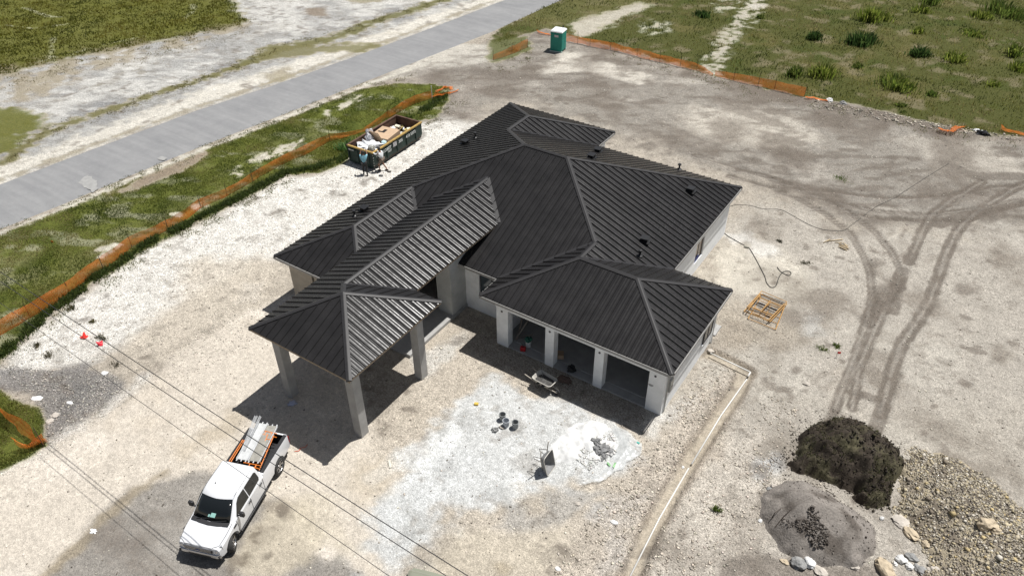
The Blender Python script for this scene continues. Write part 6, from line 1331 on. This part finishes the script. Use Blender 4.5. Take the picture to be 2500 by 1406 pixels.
wbo = wheelbarrow((wc.x+.05*cos(hr), wc.y+.05*sin(hr), .02), (0, 0, hr), 'mortar crusted wheelbarrow standing upright at the edge of the garage shadow', mtray)
hoe = MB().tube([(-.15, .1, .5), (-.75, .62, .75)], .018, 6).build('shovel', mat('grey_wood', (.2, .19, .17), .8)); hoe.location = wbo.location; hoe.rotation_euler = (0, 0, hr); tag(hoe, 'shovel handle leaning in the upright wheelbarrow', 'shovel')
q = G(1322, 1143); wheelbarrow((q.x-.25, q.y+.05, .48), (radians(20), radians(80), .35), 'grey wheelbarrow tipped on its nose with handles up on the white powder', mat('grey_tray', (.20, .20, .20), .7, var=.2, vscale=5), False)
# ------------------------------------------------------------------ buckets
def bucket(u, v, label, m, r=.155, h_=.37, z=0.0, group='grey buckets on the white powder', rim=None):
    q = G(u, v, z); e = empty('bucket', (q.x, q.y, z if z else gz(q.x, q.y)+.005), 0, label, 'bucket', group)
    MB().lathe([(0, 0), (r*.86, 0), (r, h_), (r*.93, h_), (r*.80, .03), (0, .03)], 24).build('shell', m, e, smooth=False)
    MB().lathe([(r*1.0, h_-.075), (r*1.07, h_-.07), (r*1.07, h_-.055), (r*1.0, h_-.05)], 24).lathe([(r*1.0, h_-.02), (r*1.07, h_-.015), (r*1.07, h_), (r*.95, h_+.003), (r*.93, h_)], 24).build('rim', rim or m, e)
    MB().tube([(r*1.07*cos(t_), r*1.07*sin(t_), h_-.06-.11*sin(t_)) for t_ in np.linspace(0, pi, 9)], .006, 5).build('handle', malu, e)
    return e
mbk = mat('mortar_grey_bucket', (.27, .28, .28), .8, var=.3, vscale=9)
bucket(1227, 1024, 'grey mortar bucket at the back left of the three', mbk); bucket(1235.5, 1039, 'grey mortar bucket at the front of the three', mat('pale_bucket', (.40, .42, .45), .7, var=.2, vscale=9)); bucket(1258, 1043, 'grey mortar bucket standing on the right of the three', mbk)
q = G(1208, 1050); crumple('mortar_lump', (q.x, q.y, .05), (.16, .12, .09), mrk[2], 'small grey mortar lump left below the three buckets', 'mortar lump', 61, amp=.5)
q = G(1224, 1044); crumple('mortar_lump', (q.x, q.y, .04), (.12, .07, .05), mrk[3], 'flat pale mortar lump in the shadow of the front bucket', 'mortar lump', 62, amp=.4)
bucket(1290, 845, 'white bucket with green rags inside the first garage bay', mat('white_bucket', (.55, .57, .57), .6), z=.13, group='buckets in the garage')
q = G(1290, 845, .13); crumple('green_rags', (q.x, q.y, .56), (.17, .17, .12), mat('green_rag', (.03, .13, .09), .9), 'green rags piled on the white bucket', 'rags', 63, amp=.5)
q = G(1277, 855, .1); e = empty('fuel_can', (q.x, q.y, .095), .4, 'red plastic fuel can at the first garage bay threshold', 'fuel can'); MB().b(-.14, -.10, 0, .14, .10, .24).build('can_body', mat('red_plastic', (.40, .015, .02), .4), e, bevel=.03); MB().tube([(.05, 0, .24), (.05, 0, .29), (-.08, .0, .42)], .018, 8).build('spout', mblk, e)
q = G(1364, 870, .13); e = empty('cardboard_box', (q.x, q.y, .13), .5, 'small brown box in the middle garage bay', 'cardboard box'); MB().b(-.25, -.2, 0, .25, .2, .22).build('box_body', mcard, e); MB().b(-.25, -.01, .22, .25, .01, .224).build('tape', mtan, e)
q = G(1392, 906, .1); crumple('work_bag', (q.x, q.y+.1, .22), (.22, .2, .18), mat('black_bag', (.02, .02, .02), .8), 'black work bag on the middle garage bay threshold', 'bag', 64, amp=.4)
q = G(1385, 922); crumple('sand_bag', (q.x, q.y-.25, .08), (.38, .22, .09), mat('brown_sack', (.13, .09, .07), .9), 'flattened brown sack lying in the shadow before the middle bay', 'sack', 65, amp=.3)
for k, (a, b2, z1, lb) in enumerate((((1255, 832), (1278, 790), 1.4, 'long timber leaning in the first garage bay'), ((1262, 830), (1258, 788), 1.2, 'short timber leaning in the first garage bay'), ((1262, 826), (1286, 832), .2, 'timber lying at the back of the first garage bay'))):
    pa, pb = G(*a, .15), G(*b2, z1); pa.y = max(pa.y, -.5); pb.y = max(pb.y, .3); o = MB().tube([Vector((0, 0, 0)), pb-pa], .045, 4).build('timber', mat('dull_timber', (.22, .19, .16), .9)); o.location = pa; tag(o, lb, 'timber', 'timbers in the garage')
# ------------------------------------------------------------------ small things on the ground
def cone(u, v, rot, label, h_=.30, m=None):
    q = G(u, v); e = empty('marker_cone', (q.x, q.y, gz(q.x, q.y)+.03), 0, label, 'cone', 'red marker cones'); e.rotation_euler = rot
    MB().lathe([(.13, .02), (.10, .05), (.03, h_), (0, h_+.01)], 20).build('cone_body', m or mat('red_cone', (.72, .03, .02), .5), e, smooth=True); MB().box((0, 0, .01), (.30, .30, .025)).build('base', m or mat('red_cone', (.72, .03, .02), .5), e); return e
cone(206, 823, (radians(-12), radians(8), .3), 'upper red marker cone on the white ground'); cone(245, 840, (radians(20), radians(-25), .8), 'lower pinkish red marker cone tilting on the white ground', .28, mat('pink_cone', (.72, .03, .05), .5))
def flag(u, v, m, label):
    q = G(u, v); e = empty('marker_flag', (q.x, q.y, gz(q.x, q.y)), .4, label, 'marker flag'); MB().tube([(0, 0, 0), (0, 0, .4)], .008, 5).build('wire', mstake, e); MB().b(0, -.004, .26, .16, .004, .40).build('pennant', m, e)
flag(129, 600, morg, 'small orange marker flag in the verge grass'); flag(2041, 872, mat('red_cone', (.72, .03, .02), .5), 'red orange marker beside the weeds right of the scaffold stack')
def small(name, u, v, fn, label, cat, z=None):
    q = G(u, v); o = fn(); o.name = name; o.location = (q.x, q.y, gz(q.x, q.y) if z is None else z); return tag(o, label, cat)
small('sponge', 1163, 987, lambda: MB().box((0, 0, .05), (.20, .14, .10), .5).build('sponge', mat('yellow_foam', (.60, .42, .08), .9), bevel=.015), 'yellow foam block on the tan apron', 'sponge')
q = G(714, 986); crumple('paper', (q.x, q.y, .05), (.22, .13, .06), mat('bluish_paper', (.45, .48, .6), .8), 'crumpled bluish paper beside the left entrance column', 'paper', 71, amp=.6, rz=.9)
q = G(727, 1101); o = MB().tube([(0, 0, .02), (.15, .12, .04), (.1, .3, .03), (.25, .42, .05), (.2, .6, .03)], .014, 5).build('tape_strip', mat('red_tape', (.65, .08, .02), .6)); o.location = (q.x-.1, q.y-.1, .0); tag(o, 'strip of red orange tape lying by the truck tailgate', 'tape')
small('timber_offcut', 952, 1133, lambda: MB().box((0, 0, .03), (.42, .10, .05), -.7).build('o', mat('pale_offcut', (.6, .58, .5), .8)), 'pale timber offcut on the apron below the front column', 'timber')
small('timber_offcut', 1650, 668, lambda: MB().box((0, 0, .02), (.5, .05, .04), 1.2).build('o', mat('pale_offcut', (.6, .58, .5), .8)), 'thin timber offcut by the house right wall', 'timber')
small('trash_bag', 2396, 331, lambda: crumple('t', (0, 0, 0), (.4, .3, .28), mat('black_film', (.03, .03, .035), .4), None, None, 72, amp=.5), 'black rubbish bag at the field edge between two orange nettings', 'bag')
small('plastic_scrap', 2388, 322, lambda: crumple('t', (0, 0, .05), (.4, .2, .12), mbag, None, None, 73, amp=.6), 'white plastic scrap behind the black rubbish bag', 'plastic')
small('paper_scrap', 228, 1297, lambda: crumple('t', (0, 0, .02), (.12, .09, .03), mbag, None, None, 74, amp=.6), 'white paper scrap on the grey dirt left of the truck', 'paper')
q = G(1551, 1090); e = empty('hand_tools', (q.x, q.y, .04), 0, 'hand tools with a teal grip dropped beside the plastic sheet', 'tools'); MB().tube([(-.5, .1, 0), (0, -.05, .03), (.25, -.25, 0)], .02, 6).build('handle', mat('tool_wood', (.25, .17, .1), .8), e); MB().tube([(-.35, -.1, 0), (.3, -.2, .02)], .02, 6).build('handle', mat('tool_wood', (.25, .17, .1), .8), e); MB().box((.1, .1, .04), (.3, .22, .08), .4).build('trowel_block', mat('pale_block', (.5, .5, .47), .8), e, bevel=.02); MB().b(-.02, .12, .08, .12, .2, .12).build('grip', mat('teal_grip', (.05, .35, .3), .5), e)
e = empty('equipment_pad', (G(1740, 805).x, G(1740, 805).y, 0), 0, 'white concrete pad behind the garage side wall', 'concrete pad'); MB().b(-.55, -.45, -.05, .30, .45, .09).build('pad', mcon, e, bevel=.01); MB().tube([(-.5, -.55, .1), (-.52, -.8, .35), (-.5, -.6, .6)], .03, 6).build('yellow_strap', mat('yellow_strap', (.6, .5, .03), .6), e)
# powder heap, mortar crust and plastic sheet
mpow = mat('white_powder', (.60, .60, .59), .95, var=.07, vscale=3, bump=.8, bscale=8)
PW = [(1335, 1095), (1370, 1050), (1420, 1020), (1480, 1030), (1520, 1060), (1525, 1095), (1495, 1130), (1450, 1150), (1390, 1150), (1345, 1130)]
pwo, pwP, pwH = mound('powder_heap', PW, .30, .9, mpow, lambda x, y: np.full((len(x), 3), .6), lambda x, y: .16*fbm(x, y, .5, 4, 651)+.05*fbm(x, y, .15, 3, 653), 'low lumpy heap of white lime powder and sand before the garage', 'powder heap', .06, lift=.03)
for k, (u, v, a_, b_2) in enumerate(((1456, 1078, .22, .15), (1468, 1092, .32, .22), (1484, 1096, .22, .17), (1475, 1108, .25, .14), (1462, 1100, .2, .13))):
    q = G(u, v, .25); crumple('mortar_chunk', (q.x, q.y, float(pwH(q.x, q.y))+.03), (a_, b_2, .12), mat('grey_mortar', (.20, .20, .20), .9, var=.3, vscale=7, bump=.6), ['topmost dark grey mortar chunk on the powder heap', 'largest grey mortar chunk in the middle of the cluster', 'right grey mortar chunk of the cluster on the powder heap', 'lowest grey mortar chunk of the cluster', 'left grey mortar chunk of the cluster'][k], 'mortar chunk', 80+k, 'mortar chunks on the powder heap', k*.7, amp=.6, n=2.5)
SH = [(1498, 1040), (1530, 1058), (1560, 1085), (1566, 1108), (1535, 1130), (1505, 1155), (1470, 1178), (1430, 1186), (1420, 1180), (1462, 1160), (1486, 1135), (1500, 1105), (1505, 1080), (1495, 1055)]
mfilm = mat('clear_plastic_film', (.66, .68, .68), .2, 0, .5, var=.2, vscale=3, alpha=.42)
sho, shP, shH = mound('plastic_sheet', SH, .10, .25, mfilm, lambda x, y: np.full((len(x), 3), .7), lambda x, y: .10*np.abs(fbm(x*1.0+y*.6, (y-x)*.3, .35, 3, 661))+.03*fbm(x, y, .12, 2, 663), 'rumpled clear plastic sheet with green print at the edge of the powder', 'plastic sheet', .045, lift=.16)
mgp = mat('green_print', (.22, .42, .20), .5)
for px in ([(1481, 1131), (1484, 1128), (1491, 1137), (1488, 1140)], [(1495, 1141), (1500, 1130), (1504, 1132), (1502, 1141), (1498, 1144)]):
    pts = []
    for p in GP(px, .1):
        p = p-sho.location; pts.append(p)
    mb = MB(); n_ = len(pts); pts = [Vector((p.x, p.y, float(shH(p.x+sho.location.x, p.y+sho.location.y))+.03)) for p in pts]; mb.slab(pts, (0, 0, .006)); mb.build('green_print', mgp, sho)
# ------------------------------------------------------------------ plants
def clump(name, u, v, wpx, hgt, cols, label, cat, n=200, group=None, lean=.9, bw=.05, seed=0, curved=False):
    q = G(u, v); w_ = PX(u, v, wpx)/2; ns = 6; sa = rng.uniform(0, 2*pi, ns); sr = rng.random(ns)*w_*.6; pick = rng.integers(0, ns, n); r0_ = np.abs(rng.normal(0, w_*.30, n)); a = rng.uniform(0, 2*pi, n); x = sr[pick]*np.cos(sa[pick])+r0_*np.cos(a); y = (sr[pick]*np.sin(sa[pick])+r0_*np.sin(a))*.75; r = np.hypot(x, y); hs_ = rng.uniform(.6, 1.2, ns)[pick]
    h_ = hgt*hs_*rng.uniform(.35, 1.15, n)*np.clip(1-.5*(r/w_)**2, .25, 1); c = np.array(cols)[rng.integers(0, len(cols), n)]*rng.uniform(.7, 1.25, (n, 1))
    an = np.arctan2(y, x)+rng.normal(0, .6, n); l = lean*rng.uniform(.2, 1, n)*(.5+.5*r/w_); b_ = rng.uniform(0, 2*pi, n); bx, by = np.cos(b_)*bw/2, np.sin(b_)*bw/2; lx, ly = np.cos(an)*l*h_*.7, np.sin(an)*l*h_*.7; z0 = np.zeros(n)-.02
    P0 = np.stack([x-bx*.6, y-by*.6, z0], 1); P1 = np.stack([x+bx*.6, y+by*.6, z0], 1); m0 = np.stack([x-bx+lx*.4, y-by+ly*.4, h_*.65], 1); m1 = np.stack([x+bx+lx*.4, y+by+ly*.4, h_*.65], 1); t_ = np.stack([x+lx*1.1, y+ly*1.1, h_*(1-.35*np.clip(l, 0, 1))], 1)
    V = np.stack([P0, P1, m1, m0, t_], 1).reshape(-1, 3); o = np.arange(n)*5; Fc = np.concatenate([np.stack([o, o+1, o+2], 1), np.stack([o, o+2, o+3], 1), np.stack([o+3, o+2, o+4], 1)])
    ob = np_mesh(name, V, Fc, mblade, np.repeat(c, 5, 0)); ob.location = (q.x, q.y, gz(q.x, q.y)); return tag(ob, label, cat, group)
DG = [(.03, .06, .018), (.045, .085, .022), (.07, .11, .03)]; YG = [(.14, .18, .028), (.18, .22, .04), (.10, .14, .022), (.22, .24, .06)]; MG = [(.07, .11, .022), (.10, .14, .03), (.14, .17, .04)]
CL = [(2126, 48, 95, 1.5, YG, 'tall yellow green grass clump at the top of the field', 420), (1982, 96, 42, .9, DG, 'small dark green clump left of the big dark clump', 240), (2102, 108, 88, 1.1, DG, 'wide dark green clump in the middle of the field', 520), (2243, 82, 36, .7, YG, 'small bright yellow green clump above the dark right clump', 130), (2243, 136, 56, 1.0, DG, 'dark green clump right of the wide dark clump', 300),
      (1941, 186, 48, .9, MG, 'mid green clump nearest the taut orange fence', 260), (2008, 188, 92, 1.1, YG, 'sprawling yellow green weeds behind the taut fence', 330), (2182, 212, 105, 1.1, MG+YG, 'wide leafy green clump near the field edge', 460), (2332, 150, 50, 1.0, YG, 'bright upright clump right of the leafy clumps', 160), (2478, 136, 50, 1.0, MG+YG, 'green clump at the right edge of the field', 220), (2480, 172, 62, .8, YG, 'yellow green clump below the right edge clump', 200),
      (2244, 30, 42, .9, YG, 'small yellow green clump right of the tallest clump', 180), (2396, 44, 52, .9, YG, 'yellow green clump at the upper right of the field', 200), (2380, 86, 84, .6, MG+YG, 'low spreading yellow green clump at upper right', 300), (2276, 10, 62, 1.0, MG, 'green clump at the top edge of the photo', 250), (2452, 36, 110, 1.3, MG, 'large dark green thicket at the top right corner', 520), (2094, 166, 32, .5, MG, 'little green tuft between the field clumps', 100), (2272, 232, 42, .5, MG, 'small low tuft near the grey field edge', 110),
      (2420, 210, 40, .5, YG, 'small yellow tuft in the right part of the field', 90), (2200, 260, 30, .4, MG, 'tiny tuft just above the field edge', 70), (1720, 40, 60, .7, DG, 'dark weedy patch left of the pale sand path', 240), (1860, 45, 30, .5, MG, 'small tuft right of the pale sand path', 80)]
for u, v, wp_, h_, cs, lb, n_ in CL: clump('weed_clump', u, v, wp_, h_, cs, lb, 'weed clump', int(n_*1.6), 'tall weed clumps in the far field', bw=.08)
clump('spider_plant', 845, 366, 62, .95, [(.06, .13, .03), (.09, .18, .05), (.16, .26, .10)], 'arching long leaved green plant behind the dumpster corner', 'plant', 260, bw=.06, lean=1.3)
SW = [(1749, 1246, 26, .28, MG, 'small green weed right of the trench'), (2010, 852, 40, .2, MG, 'low green weeds left of the red marker'), (2040, 845, 26, .2, MG, 'small weed above the red marker'), (2055, 437, 60, .2, MG, 'sparse weeds near the far wheel track'), (124, 866, 46, .22, [(.10, .09, .05), (.16, .14, .08)], 'dry brown weed on the white ground lower left'), (228, 787, 26, .2, [(.12, .12, .06), (.2, .18, .1)], 'dry weed above the upper red cone'), (247, 826, 36, .22, [(.08, .08, .05), (.15, .14, .08)], 'dry grey weed behind the lower cone'),
      (92, 843, 34, .2, [(.10, .09, .05), (.16, .14, .08)], 'dry weed left of the brown weed'), (176, 754, 34, .25, [(.08, .09, .04), (.16, .14, .08)], 'dry weed at the edge of the verge'), (280, 890, 36, .15, [(.14, .13, .10), (.2, .18, .14)], 'small dead weed at the top of the dark gravel'), (2205, 275, 20, .2, MG, 'tiny weed on the grey rim'), (1255, 125, 60, .35, MG, 'green weeds at the foot of the short orange fence'), (1905, 590, 22, .12, [(.05, .05, .03)], 'dark dead weed tufts right of the hose'), (1965, 640, 40, .12, [(.06, .06, .03)], 'dark weed tufts above the scaffold stack')]
for u, v, wp_, h_, cs, lb in SW: clump('weed', u, v, wp_, h_, cs, lb, 'weed', 130, 'small weeds on bare ground', bw=.03, lean=1.3)
# ------------------------------------------------------------------ car whose roof corner reaches into the bottom edge
kc = G(1074, 1396, 1.62); car = empty('parked_car', (kc.x+.15, kc.y-1.95, 0), -pi/2+.30, 'olive grey car mostly out of frame below the cables, only its roof corner showing', 'car')
mkh = mat('olive_grey_paint', (.25, .26, .20), .35, .1, .5, coat=.5)
CS = [(2.25, .70, .35, .5, .68, .74, .78), (2.05, .86, .30, .5, .75, .85, .90), (1.2, .90, .28, .5, .82, .96, 1.0), (-1.9, .90, .28, .5, .82, .96, 1.0), (-2.2, .84, .34, .5, .78, .92, .96)]
cbm = MB().loft([[Vector((x, y, z)) for y, z in section(w_, zb, zm, zsh, zte, zt_, .93, .5)] for x, w_, zb, zm, zsh, zte, zt_ in CS]).build('body', mkh, car)
for sx in (1.35, -1.35):
    for s in (1, -1):
        c = MB().lathe([(0, -.3), (.38, -.3), (.38, .3), (0, .3)], 28, Matrix.Translation((sx, s*.85, .34)) @ Matrix.Rotation(pi/2, 4, 'X')).build('cut', None); c.parent = car; bpy.context.view_layer.update(); boolean(cbm, c)
        M = Matrix.Translation((sx, s*.78, .33)) @ Matrix.Rotation(-s*pi/2, 4, 'X'); wh = empty('wheel'); wh.parent = car; MB().lathe([(.2, -.1), (.3, -.11), (.33, -.06), (.33, .06), (.3, .11), (.2, .1)], 28, M, True).build('tyre', mrub, wh); MB().lathe([(0, .06), (.2, .08), (.21, .05)], 20, M).build('rim', mat('alloy', (.5, .5, .51), .3, 1), wh)
smooth_by_angle(cbm, 28)
CL2 = [(.96, .95, -2.05, .86), (1.3, .55, -1.9, .78), (1.52, .25, -1.78, .70), (1.60, -.05, -1.6, .58), (1.63, -.4, -1.3, .35)]
ck = MB().loft([rrect(xf, xr, hw, z, .08) for z, xf, xr, hw in CL2]).build('cabin', mkh, car); smooth_by_angle(ck, 50)
for s in (1, -1):
    MB().slab([Vector((x, s*(.86-(z-.96)*.27+.008), z)) for x, z in ((.62, 1.02), (-1.7, 1.02), (-1.6, 1.45), (.18, 1.45))], (0, s*.008, 0)).build('side_window', mcarg, car)
    MB().tube([(.1, s*.66, 1.60), (-1.5, s*.66, 1.60)], .02, 6).build('roof_rail', mblk, car)
MB().slab([Vector((.92, -.70, 1.03)), Vector((.92, .70, 1.03)), Vector((.42, .62, 1.46)), Vector((.42, -.62, 1.46))], (.05, 0, .05)).build('windshield', mcarg, car)
